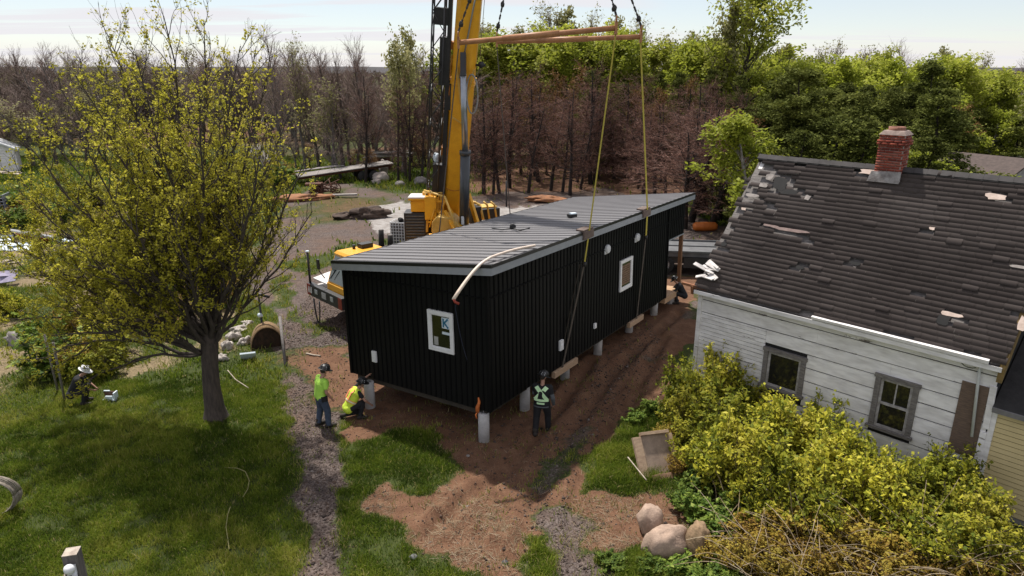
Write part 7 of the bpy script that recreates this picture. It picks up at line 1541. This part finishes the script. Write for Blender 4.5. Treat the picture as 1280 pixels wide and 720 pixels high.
tag(link_mesh('straw', straw()), 'loose dry straw scattered over the red soil', 'straw', kind='stuff')
# ---------------------------------------------------------------- light, sky, camera
SUN_EL, SUN_DIR = R(62), np.array([-.47, .88])       # where the sun stands, seen on the plan
sd = bpy.data.lights.new('sun', 'SUN'); sd.energy = 3.7; sd.angle = R(1.6); sd.color = (1, .95, .87)
so = bpy.data.objects.new('sun', sd); COL.objects.link(so)
tos = Vector((SUN_DIR[0]*math.cos(SUN_EL), SUN_DIR[1]*math.cos(SUN_EL), math.sin(SUN_EL)))
so.rotation_euler = tos.to_track_quat('Z', 'Y').to_euler(); so.location = tos*60
w = bpy.data.worlds.new('World'); sc.world = w; w.use_nodes = True; nt = w.node_tree; L = nt.links.new
bg = nt.nodes['Background']
sky = _n(nt, 'ShaderNodeTexSky', sky_type='NISHITA'); sky.sun_disc = False; sky.sun_elevation = SUN_EL
sky.sun_rotation = math.atan2(SUN_DIR[0], SUN_DIR[1]); sky.air_density = 1.; sky.dust_density = .1; sky.ozone_density = 1.6
tc = _n(nt, 'ShaderNodeTexCoord'); sp = _n(nt, 'ShaderNodeSeparateXYZ'); L(tc.outputs['Generated'], sp.inputs[0])
def mth(op, a, b=None, clamp=False):
    n = _n(nt, 'ShaderNodeMath', operation=op); n.use_clamp = clamp
    for i, q in enumerate((a, b)):
        if q is None: continue
        if isinstance(q, (int, float)): n.inputs[i].default_value = q
        else: L(q, n.inputs[i])
    return n.outputs[0]
zz = mth('ADD', mth('MAXIMUM', sp.outputs['Z'], 0.), .045)     # a flat cloud deck seen from below
cx = mth('DIVIDE', sp.outputs['X'], zz); cy = mth('DIVIDE', sp.outputs['Y'], zz)
cb = _n(nt, 'ShaderNodeCombineXYZ'); L(mth('MULTIPLY', cx, .16), cb.inputs[0]); L(mth('MULTIPLY', cy, .55), cb.inputs[1])
nz = _n(nt, 'ShaderNodeTexNoise'); nz.inputs['Scale'].default_value = 1.15; nz.inputs['Detail'].default_value = 7; nz.inputs['Roughness'].default_value = .55; nz.inputs['Distortion'].default_value = .5
L(cb.outputs[0], nz.inputs['Vector'])
cov = _n(nt, 'ShaderNodeMapRange'); cov.interpolation_type = 'SMOOTHSTEP'; cov.inputs['From Min'].default_value = .38; cov.inputs['From Max'].default_value = .58
L(nz.outputs['Fac'], cov.inputs['Value'])
hz = _n(nt, 'ShaderNodeMapRange'); hz.interpolation_type = 'SMOOTHSTEP'; hz.inputs['From Min'].default_value = .0; hz.inputs['From Max'].default_value = .075; hz.inputs['To Min'].default_value = .95; hz.inputs['To Max'].default_value = 0.
L(sp.outputs['Z'], hz.inputs['Value'])
# a clear stretch of sky to the right, and a thin veil everywhere else
cr_ = _n(nt, 'ShaderNodeMapRange'); cr_.interpolation_type = 'SMOOTHSTEP'; cr_.inputs['From Min'].default_value = .10; cr_.inputs['From Max'].default_value = .30; L(sp.outputs['X'], cr_.inputs['Value'])
ce_ = _n(nt, 'ShaderNodeMapRange'); ce_.interpolation_type = 'SMOOTHSTEP'; ce_.inputs['From Min'].default_value = .035; ce_.inputs['From Max'].default_value = .06; L(sp.outputs['Z'], ce_.inputs['Value'])
cz_ = _n(nt, 'ShaderNodeMapRange'); cz_.inputs['From Min'].default_value = .10; cz_.inputs['From Max'].default_value = .2; cz_.inputs['To Min'].default_value = .8; cz_.inputs['To Max'].default_value = 0.; L(sp.outputs['Z'], cz_.inputs['Value'])
clr = mth('MULTIPLY', mth('MULTIPLY', cr_.outputs['Result'], ce_.outputs['Result']), cz_.outputs['Result'])
vl_ = _n(nt, 'ShaderNodeMapRange'); vl_.inputs['From Min'].default_value = .08; vl_.inputs['From Max'].default_value = .25; vl_.inputs['To Min'].default_value = .50; vl_.inputs['To Max'].default_value = .72; L(sp.outputs['Z'], vl_.inputs['Value'])
fac = mth('MAXIMUM', mth('MULTIPLY', cov.outputs['Result'], mth('SUBTRACT', 1., clr)), mth('MAXIMUM', hz.outputs['Result'], vl_.outputs['Result']))
cl = _n(nt, 'ShaderNodeRGB'); cl.outputs[0].default_value = (6.6, 6.45, 6.75, 1)
up = _n(nt, 'ShaderNodeMapRange'); up.inputs['From Max'].default_value = .5; up.inputs['To Min'].default_value = 1.; up.inputs['To Max'].default_value = .95
L(sp.outputs['Z'], up.inputs['Value'])
sv = _n(nt, 'ShaderNodeVectorMath', operation='SCALE'); L(cl.outputs[0], sv.inputs[0]); L(up.outputs['Result'], sv.inputs['Scale'])
mx = _n(nt, 'ShaderNodeMix', data_type='RGBA'); L(mth('MULTIPLY', fac, .93), mx.inputs['Factor']); L(sky.outputs['Color'], mx.inputs['A']); L(sv.outputs['Vector'], mx.inputs['B'])
L(mx.outputs['Result'], bg.inputs['Color']); bg.inputs['Strength'].default_value = .075
cam = bpy.data.cameras.new('camera'); cam.sensor_width = 36; cam.lens = 36*FPX/1280; cam.clip_start = .1; cam.clip_end = 8000
co = bpy.data.objects.new('camera', cam); COL.objects.link(co); co.location = (0, 0, CH); co.rotation_euler = (math.pi/2-PITCH, 0, 0); sc.camera = co
vs = sc.view_settings; vs.view_transform = 'Standard'; vs.look = 'None'; vs.gamma = 1; vs.exposure = .80; vs.use_curve_mapping = False
sc.cycles.max_bounces = 6; sc.cycles.diffuse_bounces = 3; sc.cycles.glossy_bounces = 3; sc.cycles.transmission_bounces = 4; sc.cycles.transparent_max_bounces = 6
sc.cycles.use_denoising = True
